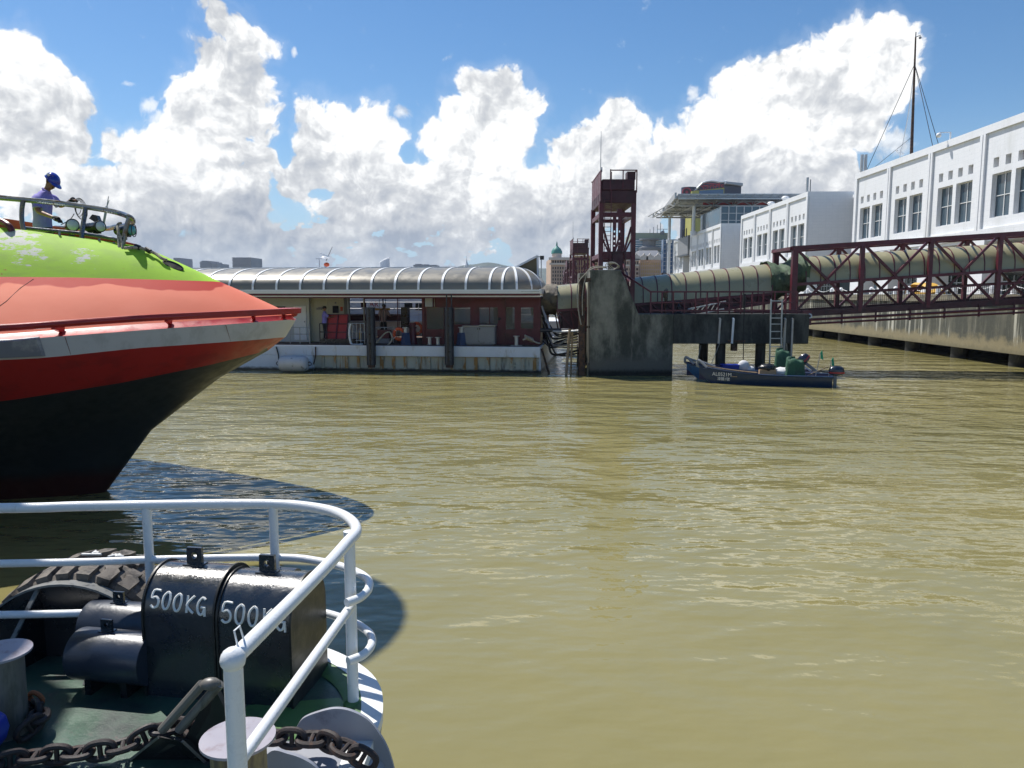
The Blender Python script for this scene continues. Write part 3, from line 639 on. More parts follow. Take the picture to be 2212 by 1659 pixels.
M['sandsy']=mat('lime yellow cladding',(.42,.40,.10),.6,vs=.1)
M['sandsb']=mat('navy cladding',(.035,.045,.085),.45,vs=.1)
M['signred']=mat('red sign lettering',(.42,.03,.05),.5)
# pink hotel with dome
Y=300; r=thing('domed_hotel','pink stucco hotel with green copper dome left of the tall maroon gangway tower','building',atY(1210,650,Y))
m=MB(); a,b=pxbox(m,1190,1242,556,Y,40); build(m,'wall','hotelc',r,ang=0)
m=MB(); m.box(a.x-.8,b.x+.8,Y-.8,Y+.3,a.z-1,a.z); build(m,'cornice','hotelw',r,ang=0)
m=MB(); z2=atY(0,572,Y).z; m.box(a.x-.6,b.x+.6,Y-.6,Y,z2,z2+.7); build(m,'string_course','hotelw',r,ang=0)
facade_windows(r,1192,1240,560,572,9,1,Y); facade_windows(r,1192,1240,575,632,9,7,Y,fw=.42,fh=.6)
c=atY(1204,556,Y); m=MB(); m.cyl((c.x,Y+4,c.z-1),(c.x,Y+4,atY(0,547,Y).z),1.9,n=14); build(m,'drum','hotelw',r)
z0=atY(0,547,Y).z; m=MB(); m.rev([(2.2,0),(2.1,1),(1.5,2),(.6,2.7),(.35,3),(.3,3.8),(.05,4.8)],(c.x,Y+4,z0),n=16); build(m,'dome','copper',r)
r=thing('ochre_hotel','ochre yellow block seen through the second maroon tower','building',atY(1260,650,310))
m=MB(); a,b=pxbox(m,1242,1292,552,310,30); build(m,'wall','hotely',r,ang=0); facade_windows(r,1243,1290,556,632,9,8,310,fw=.5,fh=.4)
# cream hotel with gables right of tower
Y=280; r=thing('gabled_hotel','peach hotel with ornate gables and slate roof right of the tall maroon tower','building',atY(1395,650,Y))
m=MB(); a,b=pxbox(m,1340,1381,559,Y,30); build(m,'wall','hotelc',r,ang=0)
m=MB(); a2,b2=pxbox(m,1382,1434,561,Y+3,30); build(m,'wing','hotelc',r,ang=0)
m=MB(); m.prism([(a2.x,Y+2.6,a2.z),(b2.x,Y+2.6,a2.z),(b2.x-1.5,Y+8,a2.z+3.6),(a2.x+.6,Y+8,a2.z+3.6)],(0,8,0)); build(m,'roof','slate',r,ang=0)
m=MB()
for x in (1350,1362,1374,1391,1404,1421):
    c=atY(x,559,Y); w=1.5; m.prism([(c.x-w,Y-.6,c.z-.4),(c.x+w,Y-.6,c.z-.4),(c.x+w*.9,Y-.6,c.z+.8),(c.x+.5,Y-.6,c.z+1.3),(c.x,Y-.6,c.z+2.0),(c.x-.5,Y-.6,c.z+1.3),(c.x-w*.9,Y-.6,c.z+.8)],(0,1.0,0))
m.box(a.x,b.x,Y-.6,Y+.2,a.z-.7,a.z); z2=atY(0,575,Y).z; m.box(a.x,b.x,Y-.4,Y,z2,z2+.5); build(m,'gable','hotelw',r,ang=0)
facade_windows(r,1343,1380,563,573,7,1,Y,fw=.4); facade_windows(r,1343,1380,577,632,5,6,Y,mt='rust',fw=.6,fh=.55); facade_windows(r,1384,1432,566,632,12,8,Y+3,mt='hotely',fw=.45,fh=.6)
# blue stepped hotel
Y=360; r=thing('blue_hotel','pale blue glass hotel with disc shaped lounge behind the gabled hotel','building',atY(1400,650,Y))
m=MB(); a,b=pxbox(m,1370,1448,518,Y,40); build(m,'glazing','bglass',r,ang=0)
m=MB()
for y in range(521,556,5): z=atY(0,y,Y).z; m.box(a.x-.2,b.x+.2,Y-.3,Y,z,z+.35)
build(m,'floor_band','shipw',r,ang=0)
m=MB(); c=atY(1402,535,Y); m.rev([(2.5,-7),(3.5,-2.4),(5.4,-1.2),(5.4,0),(3,.6),(3,3),(4.6,3.4),(4.6,4)],(c.x,Y,c.z),n=24); build(m,'lounge','slate',r)
m=MB(); a,b=pxbox(m,1371,1445,503,Y+6,30,zb=atY(0,520,Y).z); build(m,'crown','hotelg',r,ang=0)
m=MB()
for i,x in enumerate((1408,1416,1424,1431,1438)): c=atY(x,505,Y); m.cyl((c.x,Y+5,c.z),(c.x,Y+5,c.z+2.5+(i*37%4)),.15,n=5)
c=atY(1436,505,Y); m.beam((c.x-2.5,Y+5,c.z+2.5),(c.x+3,Y+5,c.z+2.5),.2); m.ell((c.x,Y+5,c.z+1),.9); build(m,'roof_antenna','grey',r)
Y=200; r=thing('glass_office','blue glass corner building on brown columns beside the farthest white block','building',atY(1453,650,Y))
m=MB(); a,b=pxbox(m,1434,1502,517,Y,3,zb=9); build(m,'glazing','bglass2',r,ang=0)
m=MB()
for x in (1433,1440,1447,1454,1461,1468,1475,1482,1490): c=atY(x,517,Y); m.beam((c.x,Y-.1,9),(c.x,Y-.1,c.z),.16)
for y in range(520,606,9): z=atY(0,y,Y).z; m.beam((a.x,Y-.1,z),(b.x,Y-.1,z),.16)
build(m,'mullions','shipg',r,ang=0)
m=MB()
for x in (1434,1442,1450,1458): c=atY(x,517,Y); m.box(c.x-.35,c.x+.35,Y,Y+1,2,9)
build(m,'column','rust',r,ang=0)
# casino block with curved sign
Y=330; r=thing('casino_tower','navy and lime casino block with curved sign wall and red lettering above the canopy','building',atY(1540,650,Y))
P_=lambda x,y:(1640+x*.16275)/1.1573*1.0 if y is None else None
def pz(zx,zy,Yq): return atY((1640+zx*.16275)/1.1573,(440+zy*.16275)/1.1573,Yq)
m=MB(); a=pz(435,150,Y+8); b=pz(600,150,Y+8); m.cyl(((a.x+b.x)/2+1,Y+14,2),((a.x+b.x)/2+1,Y+14,a.z),(b.x-a.x)/2+1,n=24); build(m,'round_tower','sandsb',r)
c=pz(495,235,Y); m=MB(); m.rev([(2.0,0),(2.0,.3)],(c.x,Y+3.0,c.z),(0,-1,0),20); m.m=1; m.rev([(.6,0),(1.5,0.02)],(c.x,Y+2.6,c.z),(0,-1,0),16,False); build(m,'round_emblem',['signred','maroon_dk'],r)
m=MB(); a=pz(552,232,Y); b=pz(1050,180,Y); m.prism([(a.x,Y,2),(b.x,Y,2),(b.x,Y,b.z),(a.x,Y,a.z)],(0,14,0)); build(m,'yellow_wing','sandsy',r,ang=0)
m=MB()
for i in range(7):
    for zz in (265,265+110,265+220):
        u=690+i*53; c=pz(u,zz-(u-690)*.06,Y); m.box(c.x-.75,c.x+.75,Y-.15,Y,c.z-1.2,c.z+1.1)
build(m,'window','bglass2',r,ang=0)
top=[(625,205),(660,165),(710,120),(770,98),(840,88),(900,92),(960,105),(1020,104),(1075,96)]
m=MB(); pts=[pz(x,y,Y+2) for x,y in top]; base=[pz(1075,190,Y+2),pz(640,228,Y+2)]
m.prism([V((p.x,Y+2,p.z)) for p in pts]+[V((p.x,Y+2,p.z)) for p in base],(0,6,0)); build(m,'sign_wall','sandsb',r,ang=0)
m=MB(); m.tube([p+V((0,-.5,.3)) for p in pts],.35,6); build(m,'sign_rim','shipw',r)
c=pz(860,165,Y+1.6); m=MB(); m.text('Sands',4.6,c+V((0,-.1,0)),(1,0,.06),(0,0,1),.05)
for k in range(3): c2=[pz(720+90*i,150+14*math.sin(i+k*2)-k*12,Y+1.6) for i in range(4)]; m.tube(bez(c2,4),.10,5)
build(m,'sign_lettering','signred',r,ang=0)
m=MB(); a=pz(1050,150,Y+1); b=pz(1310,150,Y+1); m.box(a.x,b.x,Y+1,Y+22,2,a.z); build(m,'dark_block','sandsb',r,ang=0)
m=MB(); a=pz(1075,82,Y-1); b=pz(1335,108,Y-1); m.prism([a,b,b-V((0,0,1.2)),pz(1240,135,Y-1),a-V((0,0,.8))],(0,20,0)); build(m,'roof_visor','shipg',r,ang=0)
# distant skyline
for (bx,Y,lab) in [([(375,388,557)],1500,'faint tiny towers on the horizon nearest the ferry bow'),([(432,455,565),(436,448,563),(457,470,569)],1500,'low cluster of bluish distant blocks right of the ferry mooring rope'),([(502,542,556)],1350,'single wide dark blue slab block on the distant skyline'),([(893,943,572),(897,910,570),(915,926,571)],1500,'low row of hazy blocks on the skyline above the middle of the canopy')]:
    r=thing('distant_building',lab,'building',atY(bx[0][0],640,Y))
    for x0_,x1_,y0_ in bx:
        m=MB(); a,b=pxbox(m,x0_,x1_,y0_,Y,60); build(m,'block','farblue',r,ang=0)
        m=MB(); 
        for y in range(int(y0_)+2,578,3): z=atY(0,y,Y).z; m.box(a.x-.5,b.x+.5,Y-1.5,Y,z,z+.9)
        build(m,'floor_band','slate',r,ang=0)
m=MB(); Y=2600; ys=[(960,579),(985,577),(1005,572),(1025,571),(1050,567),(1072,569),(1095,574),(1130,578),(1180,580),(1260,582),(1330,600),(1420,640)]
pts=[atY(x,y,Y) for x,y in ys]; pts=bez(pts,4); m.loft([[V((p.x,Y-400,0)),V((p.x,Y-150,p.z*.55)),V((p.x,Y,p.z)),V((p.x,Y+300,0))] for p in pts],False)
M['hill']=mat('wooded hill',(.05,.075,.045),.9,vs=.01); tag(build(m,'hills','hill'),kind='structure')
m=MB(); m.quad((-2900,1300,.6),(2900,1300,.6),(2900,2500,.6),(-2900,2500,.6)); tag(build(m,'far_shore','hill',ang=0),kind='structure')
m=MB(); m.quad((9,262,1.9),(400,262,1.9),(400,700,1.9),(9,700,1.9)); m.quad((9,262,1.9),(400,262,1.9),(400,262,-1),(9,262,-1)); tag(build(m,'city_ground','quayt',ang=0),kind='structure')
# ------------------------------------------------ pontoon (local frame: x along the berth, y away, z up)
PR=thing('landing_pontoon','white rust streaked landing pontoon with barrel vault canopy and maroon cabin','pontoon',(1.25,34.0,0),math.radians(-7))
PM=FR[PR.name]
def pz3(zx,zy,ly):                      # reading off the photograph, placed at depth ly inside the pontoon
    r=ray(518.4+zx*.3125,(600+zy*.3617)/1.1573); inv=PM.inverted(); o=inv@V((0,0,CAMZ)); d=inv.to_3x3()@r
    t=(ly-o.y)/d.y; return o+d*t
def lx(zx,ly=0): return pz3(zx,600,ly).x
def lz(zy,zx=1200,ly=0): return pz3(zx,zy,ly).z
def plbox(m,x0,x1,y0,y1,ly,d):
    a=pz3(x0,(y0+y1)/2,ly); b=pz3(x1,(y0+y1)/2,ly); t=pz3((x0+x1)/2,y0,ly); u=pz3((x0+x1)/2,y1,ly); m.box(a.x,b.x,ly,ly+d,u.z,t.z)
XL=-27; DK=1.17
m=MB(); m.box(XL,-.05,.16,11,-.6,DK-.03); build(m,'barge_side','hullr',PR,local=True)
m=MB(); m.box(XL,-.0,0,.158,lz(805),DK); m.box(XL,lx(500),0,.157,-.5,lz(805)-.002); m.box(-.12,0.02,.16,11,-.4,DK); build(m,'hull_strake','hullw',PR,local=True,bevel=.02)
m=MB(); m.box(XL,-.1,.12,10.9,DK+.002,DK+.03); build(m,'deck','deckrust',PR,local=True)
for i,x in enumerate(range(560,2040,82)):
    m=MB(); xx=lx(x); m.box(xx-.075,xx+.075,.09,.165,.12,lz(808)); build(m,'stiffener','ruststiff',PR,local=True)
m=MB(); c=pz3(1896,858,-.004); fy=PM@c
for t,z in (('22',0),('20',-.17)):
    o=PM@(V((c.x,.155-.0,c.z+z))); m.text(t,.12,o,PM.to_3x3()@V((1,0,0)),(0,0,1),.006)
build(m,'draft_mark','ink',PR)
def pipe_fender(zx0,zx1,zt,zb,lab):
    m=MB(); a=pz3(zx0,zt,-.3); b=pz3(zx1,zt,-.3); r=(b.x-a.x)/2; zz=pz3(zx0,zb,-.3).z
    rt=thing('fender_pile',lab,'fender',PM@V(((a.x+b.x)/2,-.3,zz)),math.radians(-7))
    m.cyl((0,0,0),(0,0,a.z-zz),r,n=20); m.cyl((0,0,a.z-zz),(0,0,a.z-zz+.03),r*1.05,n=20); build(m,'pipe','pipeblk',rt,local=True)
    m=MB()
    for i in range(7): m.cyl((.02,-r+.01,.25+i*.37),(.02,-r-.03,.25+i*.37),.05,n=8)
    build(m,'bolt','black',rt,local=True)
    m=MB(); m.cyl((0,0,-.12),(0,0,.02),r*.8,n=16); build(m,'rusty_foot','rust',rt,local=True)
    return a,r
a1,r1=pipe_fender(870,932,470,862,'left black tubular fender pile standing against the pontoon side')
a2,r2=pipe_fender(1412,1476,470,862,'right black tubular fender pile with two rods above it')
m=MB()
for dx in (-.1,.12): m.cyl((a2.x+r2+dx,-.3,a2.z),(a2.x+r2+dx,-.3,3.5),.03,n=8)
build(m,'hanger_rod','pipeblk',PR,local=True)
# white cylindrical foam fender
c=pz3(372,853,-.75); r=thing('floating_fender','scuffed white cylindrical fender floating against the pontoon side','fender',PM@V((c.x,-.75,.38)),math.radians(-7))
m=MB(); m.rev([(.02,-.68),(.18,-.67),(.30,-.62),(.355,-.5),(.36,0),(.355,.5),(.30,.62),(.18,.67),(.02,.68)],(0,0,0),(1,0,0),20); 
M['fend']=mat('scuffed white fender',(.52,.52,.53),.5,c2=(.2,.2,.2),amt=.38,sc2=(3,3,3),soft=.04); build(m,'body','fend',r,local=True,ang=60)
m=MB(); m.torus((.74,0,0),(0,1,0),.08,.02,12,6); m.torus((-.74,0,0),(0,1,0),.08,.02,12,6); build(m,'eye','rust',r,local=True)
for zx,lab in ((250,'dark mooring chain hanging left of the white floating fender'),(522,'rusty rope hanging right of the white floating fender')):
    m=MB(); a=pz3(zx,738,-.05); b=pz3(zx+(18 if zx<400 else -14),860,-.1); m.tube(bez([PM@a,PM@((a+b)/2+V((.05,0,0))),PM@b],5),.03,6); tag(build(m,'hanging_rope','roped' if zx<400 else 'rust'),lab,'rope')
# canopy: barrel vault with white ribs, domed right end
cyc,ca,cb=3.6,3.6,1.10; z0=3.68
xd=lx(1812); 
def vault(x,k=1.0): return [V((x,cyc-ca*k*math.cos(PI*i/24),z0+cb*k*math.sin(PI*i/24)**.72)) for i in range(25)]
m=MB(); m.loft([vault(XL),vault(xd)],False)
RE=-xd-.02                                            # dome length
def dome(phi): # phi 0 = front meridian, along right end
    return [V((xd+RE*math.sin(phi)*math.cos(t), cyc-ca*math.cos(phi)*math.cos(t), z0+cb*math.sin(t)**(.72+.25*math.sin(phi)))) for t in [PI/2*i/12 for i in range(13)]]
m.loft([dome(PI*i/16) for i in range(17)],False); build(m,'canopy_skin','bronze',PR,local=True,ang=60)
k=0; zx=1725
ribs=[1725-162.5*i for i in range(0,14)]+[1812]
for zx in ribs:
    m=MB(); x=lx(zx)
    if x<XL: continue
    pts=[p+V((0,0,.02)) for p in vault(x,1.012)]; pts=[V((x,cyc-ca*1.012*math.cos(PI*i/24),z0+.0+cb*1.03*math.sin(PI*i/24)**.72)) for i in range(25)]
    for i in range(24): m.beam(pts[i],pts[i+1],.10,.06,up=(1,0,0)) if False else None
    m.loft([[p+V((-.05,0,0)),p+V((.05,0,0)),p*1.0+V((.05,0,-.05)),p+V((-.05,0,-.05))] for p in pts],True,True); build(m,'canopy_rib','white2',PR,local=True)
for ph in (.38,.80,1.2):
    m=MB(); pts=dome(ph); t=V((math.cos(ph),math.sin(ph),0)); 
    m.loft([[p*1.0+t*.05+V((0,0,.05)),p-t*.05+V((0,0,.05)),p-t*.05-V((0,0,.03)),p+t*.05-V((0,0,.03))] for p in pts],True,True); build(m,'canopy_rib','white2',PR,local=True)
m=MB(); m.beam((XL,-.05,z0-.02),(0,-.05,z0-.02),.10,.09); m.beam((XL,-.02,z0-.115),(.02,-.02,z0-.115),.08,.07); m.beam((0,-.05,z0-.05),(0,7.2,z0-.05),.1,.2); m.beam((XL,cyc,z0+cb+.03),(xd+.2,cyc,z0+cb+.03),.16,.06); m.box(XL,0,.05,7.2,z0-.3,z0-.25)
build(m,'eaves_gutter','white2',PR,local=True)
m=MB(); m.box(XL,-.02,-.01,.06,lz(384),z0-.155); m.box(XL,-.02,.06,7,z0-.36,z0-.31)
build(m,'fascia','maroon',PR,local=True)
# pale deckhouse on the left
yw=2.2; zc0=z0-.36
m=MB(); a=lx(494,yw); b=lx(722,yw+.0); m.box(XL,a,yw-.25,yw+1.0,DK+.03,zc0); build(m,'deckhouse_wall','palewall',PR,local=True)
m=MB(); m.box(a+.002,b,yw,yw+.9,DK+.03,zc0); build(m,'cream_wall','cream',PR,local=True)
m=MB(); plbox(m,372,458,455,690,yw-.29,.05); o=build(m,'door','shipw',PR,local=True,bevel=.01)
m=MB(); c=pz3(446,565,yw-.33); m.ell(c,.035); build(m,'handle','galv',o,local=True)
m=MB(); plbox(m,238,312,460,478,yw-.28,.05); plbox(m,640,680,455,505,yw-.03,.05); build(m,'window','dark',PR,local=True)
m=MB(); plbox(m,528,562,468,482,yw-.12,.14); plbox(m,655,663,428,440,yw-.05,.06); plbox(m,540,566,465,475,yw-.2,.1); build(m,'wall_fitting','grey',PR,local=True)
m=MB(); plbox(m,693,709,462,490,yw-.04,.04); build(m,'notice','orange',PR,local=True)
m=MB(); plbox(m,385,472,379,390,.4,.3); plbox(m,120,160,379,384,.4,.3); plbox(m,730,835,380,388,.5,.3);  build(m,'lamp_housing','cream',PR,local=True)
# posts and frames in the opening
for zx,w,mt in ((857,7,'cream'),(864,4,'maroon'),(990,6,'black'),(1008,3,'black'),(965,3,'grey'),(1090,6,'maroon'),(1100,3,'maroon')):
    m=MB(); ly=2.4; p=pz3(zx,500,ly); m.beam((p.x,ly,DK+.03),(p.x,ly,zc0),w*.0066,w*.0066); build(m,'post',mt,PR,local=True)
m=MB(); a=pz3(855,402,2.45); b=pz3(1265,402,2.45); m.beam((a.x,2.45,a.z),(b.x,2.45,a.z),.06,.07); build(m,'cross_beam','maroon',PR,local=True)
# maroon cabin with windows
yc=1.05; cz0=DK+.03; m=MB()
wins=[(1290,1408,465,617),(1480,1592,465,583),(1655,1722,465,583),(1728,1782,465,583),(1838,1898,465,617),(1942,2028,465,612)]
xs=[lx(1265,yc)]; A_=pz3(1265,700,yc).x; B_=-.08
rects=[(pz3(a,500,yc).x,pz3(b,500,yc).x,pz3(a,d,yc).z,pz3(a,c,yc).z) for a,b,c,d in wins]
gx=sorted({A_,B_}|{r[0] for r in rects}|{r[1] for r in rects}); gz=sorted({cz0,zc0}|{r[2] for r in rects}|{r[3] for r in rects})
for i in range(len(gx)-1):
    for j in range(len(gz)-1):
        cx,cz=(gx[i]+gx[i+1])/2,(gz[j]+gz[j+1])/2
        if any(r[0]<cx<r[1] and r[2]<cz<r[3] for r in rects): continue
        m.box(gx[i],gx[i+1],yc,yc+.06,gz[j],gz[j+1])
m.box(A_,A_+.08,yc+.06,6.2,cz0,zc0); m.box(B_-.06,B_,yc+.06,2.2,cz0,zc0); m.box(B_-.06,B_,5.4,6.2,cz0,zc0); m.box(A_,B_-.0,6.2,6.26,cz0,2.0); m.box(A_,B_,6.2,6.26,3.0,zc0); m.box(-3,-2,6.2,6.26,2,3); m.box(A_,B_,yc,6.2,zc0,zc0+.04)
m.box(A_-.02,A_+.1,yc-.06,yc+.0,cz0,zc0); x=lx(1835,yc); m.box(x-.03,x+.0,yc-.03,yc-.0,cz0,zc0); build(m,'cabin_wall','maroon',PR,local=True,ang=0)
gl=mat('tinted cabin glass',(.13,.14,.12),.15,spec=.6); g_=[n for n in gl.node_tree.nodes if n.type=='BSDF_PRINCIPLED'][0]; g_.inputs['Alpha'].default_value=.62
gl.name='tinted cabin glass'
for r_ in rects:
    m=MB(); m.box(r_[0],r_[1],yc+.02,yc+.035,r_[2],r_[3]); build(m,'window',gl,PR,local=True)
m=MB(); plbox(m,1278,1330,395,462,yc-.16,.15); build(m,'meter_box','shipg',PR,local=True,bevel=.02); 
m=MB(); a=pz3(1345,460,yc-.05); b=pz3(1345,396,yc-.05); c=pz3(1770,396,yc-.05); m.tube([a,b,c],.018,6); plbox(m,1750,1775,385,398,yc-.12,.1); plbox(m,1790,1812,380,390,yc-.12,.1); build(m,'conduit','cream',PR,local=True)
m=MB(); m.ell(pz3(1792,545,yc-.05),.07,.05,.07); build(m,'door_knob','black',PR,local=True)
# steel cabinet, bollards, vent, bitts, hoses
def pthing(name,label,cat,zx,ly,z=None,group=None): 
    p=pz3(zx,600,ly); return thing(name,label,cat,PM@V((p.x,ly,DK+.03 if z is None else z)),math.radians(-7),group)
def base(zx,ly,zt,zb=None): p=pz3(zx,zt,ly); return p
r=pthing('steel_cabinet','grey two door steel cabinet in front of the maroon cabin','cabinet',1650,.35)
w=(lx(1760,.35)-lx(1540,.35))/2; h=pz3(1650,592,.35).z-DK-.03
m=MB(); m.box(-w,w,0,.6,0.05,h-.04); m.box(-w+.1,w-.1,.08,.5,0,.05); build(m,'body','grey',r,local=True,bevel=.01)
m=MB(); m.box(-w-.03,0,-.05,.64,h-.04,h-.01); m.box(.002,w+.03,-.05,.64,h-.02,h+.02); build(m,'lid','galv',r,local=True)
for s in (-1,1):
    m=MB(); m.box(min(s*.02,s*(w-.03)),max(s*.02,s*(w-.03)),-.015,0,.1,h-.08); o=build(m,'door','grey',r,local=True)
    m=MB(); m.box(s*.05-.012,s*.05+.012,-.04,-.015,h-.18,h-.1); build(m,'handle','black',o,local=True)
for zx,lab in ((1144,'blue tapered pedestal with steel cap beside the orange life ring'),(1530,'blue tapered pedestal beside the right fender pile')):
    ly=.35; r=pthing('pedestal',lab,'pedestal',zx,ly); h=pz3(zx,640,ly).z-DK-.03
    m=MB(); m.rev([(.24,0),(.17,h)],n=4); build(m,'base','blue',r,local=True,ang=20)
    m=MB(); m.cyl((0,0,h),(0,0,h+.22),.09,n=14); m.cyl((0,0,h+.22),(0,0,h+.25),.15,n=14); build(m,'cap','galv',r,local=True)
r=pthing('vent_pipe','thick maroon flared vent pipe behind the life ring','vent',1192,.9); m=MB(); h=pz3(1192,572,.9).z-DK-.03; m.rev([(.24,0),(.2,.15),(.17,.5),(.14,h-.15),(.16,h-.05),(.16,h)],n=18); build(m,'pipe','maroon',r,local=True)
m=MB(); m.rev([(.20,h-.25),(.20,h-.2)],n=16); build(m,'collar','maroon_dk',r,local=True)
for zx,ly,lab in ((1100,.55,'orange life ring leaning beside the blue pedestal'),(1222,1.5,'orange life ring half hidden behind the maroon vent pipe')):
    zc=650 if zx<1200 else 612; p=pz3(zx,zc,ly); r=thing('life_ring',lab,'life ring',PM@p,math.radians(-7))
    m=MB(); m.torus((0,0,0),(.15,1,.1),.25,.07,24,8); build(m,'ring','orange',r,local=True)
    m=MB()
    for a in range(4): m.torus((.25*math.cos(a*PI/2+.7),0,.25*math.sin(a*PI/2+.7)),(-math.sin(a*PI/2+.7),0,math.cos(a*PI/2+.7)),.076,.012,12,4)
    build(m,'strap','white2',r,local=True)
for zx,lab in ((1310,'left steel mooring bitt of a pair on the pontoon edge'),(1368,'right steel mooring bitt of a pair, near the right fender pile'),(1911,'lone steel bollard near the right end of the pontoon deck')):
    r=pthing('mooring_bitt',lab,'bollard',zx,.25); m=MB(); h=.34 if zx<1500 else .42; m.rev([(.13,0),(.085,.05),(.085,h)],n=14); build(m,'barrel','galv',r,local=True)
    m=MB(); m.rev([(.15,h),(.15,h+.03)],n=14); build(m,'cap','galv',r,local=True)
    m=MB(); m.box(-.25,.25,-.12,.2,0,.025); build(m,'foot_plate','rust' if zx<1500 else 'grey',r,local=True)
# red gate panel
r=pthing('gangway_hatch','tilted red steel panel with cross ribs standing on the pontoon deck','panel',672,1.1)
a=pz3(612,515,1.4)-V((pz3(672,600,1.1).x,1.1,DK+.03)); b=pz3(750,515,1.4)-V((pz3(672,600,1.1).x,1.1,DK+.03)); c=pz3(735,695,1.0)-V((pz3(672,600,1.1).x,1.1,DK+.03)); d=pz3(592,695,1.0)-V((pz3(672,600,1.1).x,1.1,DK+.03))
a.y=b.y=.3; c.y=d.y=-.1
m=MB(); m.prism([a,b,c,d],(0,.03,0)); build(m,'plate','redp',r,local=True,ang=0)
m=MB()
for p,q_ in ((a,b),(b,c),(c,d),(d,a),((a+b)/2,(c+d)/2),(a+(d-a)*.36,b+(c-b)*.36),(a+(d-a)*.68,b+(c-b)*.68)): m.beam(p-V((0,.03,0)),q_-V((0,.03,0)),.05,.05)
build(m,'frame','maroon',r,local=True,ang=0)
m=MB(); m.box(d.x-.15,c.x+.55,-.45,.5,0,.22); build(m,'plinth','black',r,local=True)
for s,zx in ((0,596),(1,745)):
    m=MB(); p=(a if s==0 else b)+V((0,-.02,0)); q_=pz3(zx,395,1.4)-V((pz3(672,600,1.1).x,1.1,DK+.03)); q_.y=.3; m.cyl(p,q_,.022,n=6); m.cyl(q_,q_+V((0,0,.12)),.035,n=6); build(m,'hanger','cream' if s==0 else 'shipg',r,local=True)
# railings / small gear
def fence(zx0,zx1,zt,zb,ly,name,lab,mt='galv',rails=2,posts=3):
    a=pz3(zx0,zt,ly); b=pz3(zx1,zt,ly); r=thing(name,lab,'railing',PM@V(((a.x+b.x)/2,ly,DK+.03)),math.radians(-7)); cx=(a.x+b.x)/2; h=a.z-DK-.03
    m=MB()
    for k in range(rails): m.cyl((a.x-cx,0,h*(1-k*.42)),(b.x-cx,0,h*(1-k*.42)),.022,n=7)
    build(m,'rail',mt,r,local=True)
    for k in range(posts): x=a.x-cx+(b.x-a.x)*k/(posts-1); m=MB(); m.cyl((x,0,0),(x,0,h),.022,n=7); build(m,'post',mt,r,local=True)
fence(345,480,604,715,.6,'handrail','steel handrail in front of the white door near the ferry bow')
fence(750,860,576,700,.7,'handrail','steel handrail around the white pipes right of the red panel',rails=3,posts=5)
fence(940,1060,604,700,1.6,'handrail','steel handrail in front of the man in pink behind the left fender pile',rails=2,posts=3)
fence(550,600,578,715,.8,'handrail','short green handrail left of the red panel','pipeblk',2,2)
m=MB(); pts=[PM@pz3(*q) for q in ((765,580,.3),(755,640,.3),(768,715,.3),(800,725,.3),(850,722,.3))]; m.tube(bez(pts,6),.05,8); tag(build(m,'white_pipe','white'),'bent white pipe standing right of the red panel','pipe')
m=MB(); pts=[PM@pz3(*q) for q in ((945,712,.3),(975,672,.3),(1010,640,.3),(1040,640,.35),(1050,690,.3),(1010,735,.2),(960,742,.15))]; m.tube(bez(pts,7),.035,7); tag(build(m,'water_hose','rope'),'pale looped hose lying on the deck between fender pile and life ring','hose')
r=pthing('control_locker','tall black locker with wire guard left of the green canister','locker',1137,2.0); h=pz3(1137,465,2).z-DK-.03; m=MB(); m.box(-.17,.17,0,.4,.7,h); build(m,'body','black',r,local=True,bevel=.01); m=MB(); m.box(-.03,.03,.1,.2,0,.7); build(m,'stand','black',r,local=True)
r=pthing('machine_frame','grey pump machinery in a frame right of the red panel','pump',805,1.0); m=MB(); m.box(-.3,.25,.1,.6,.1,.5); m.cyl((-.2,.3,.5),(-.2,.3,.85),.12,n=12); m.cyl((.1,.3,.5),(.1,.3,.7),.1,n=12); build(m,'pump','grey',r,local=True,bevel=.01); m=MB(); m.box(.12,.22,0,.05,.2,.6); build(m,'panel','yellow',r,local=True)
r=pthing('crate_stack','maroon crate on deck in front of the man in pink','crate',985,1.4); m=MB(); m.box(-.26,.3,0,.5,.22,.62); build(m,'crate','maroon',r,local=True,bevel=.01); m=MB(); m.box(-.3,.34,-.05,.55,0,.22); build(m,'pallet','grey',r,local=True)
m=MB(); c=pz3(1932,690,.3); 
for i in range(5): m.torus(PM@(pz3(1975+i*12,672+i*5,.2+i*.05)),(1,.3,.3),.10,.03,14,6)
m.tube(bez([PM@pz3(*q) for q in ((1955,690,.2),(2000,680,.2),(2040,705,.2),(2075,715,.1))],5),.035,6); tag(build(m,'coiled_rope','rope'),'pale mooring rope coiled round bitts at the right corner of the pontoon','rope')
# triangular sail board at right end
r=thing('canopy_gable','brown triangular screen in a white frame above the right end of the canopy','screen',PM@V((-.6,3.2,3.7)),math.radians(-7))
pa=pz3(1878,203,3.2); pb=pz3(2058,110,3.2); pc=pz3(2062,345,3.2); pdn=pz3(1900,345,3.2); o_=V((-.6,3.2,3.7))
pts=[pa-o_,pb-o_,pc-o_,pdn-o_]
M['tan']=mat('tan polycarbonate',(.13,.105,.055),.5)
m=MB(); m.prism(pts,(0,.04,0)); build(m,'panel','tan',r,local=True,ang=0)
m=MB()
for p,q_ in ((0,1),(1,2)): m.beam(pts[p]-V((0,.04,0)),pts[q_]-V((0,.04,0)),.09,.09)
m.beam(pts[1]+V((.13,.5,-.02)),pts[2]+V((.1,.5,0)),.05); build(m,'frame','shipw',r,local=True,ang=0)
m=MB(); c=pts[1]+V((.2,0,-.1)); m.box(c.x-.08,c.x+.1,-.12,.1,c.z-.08,c.z+.1); m.beam(pts[1],c,.03); build(m,'floodlight','black',r,local=True)

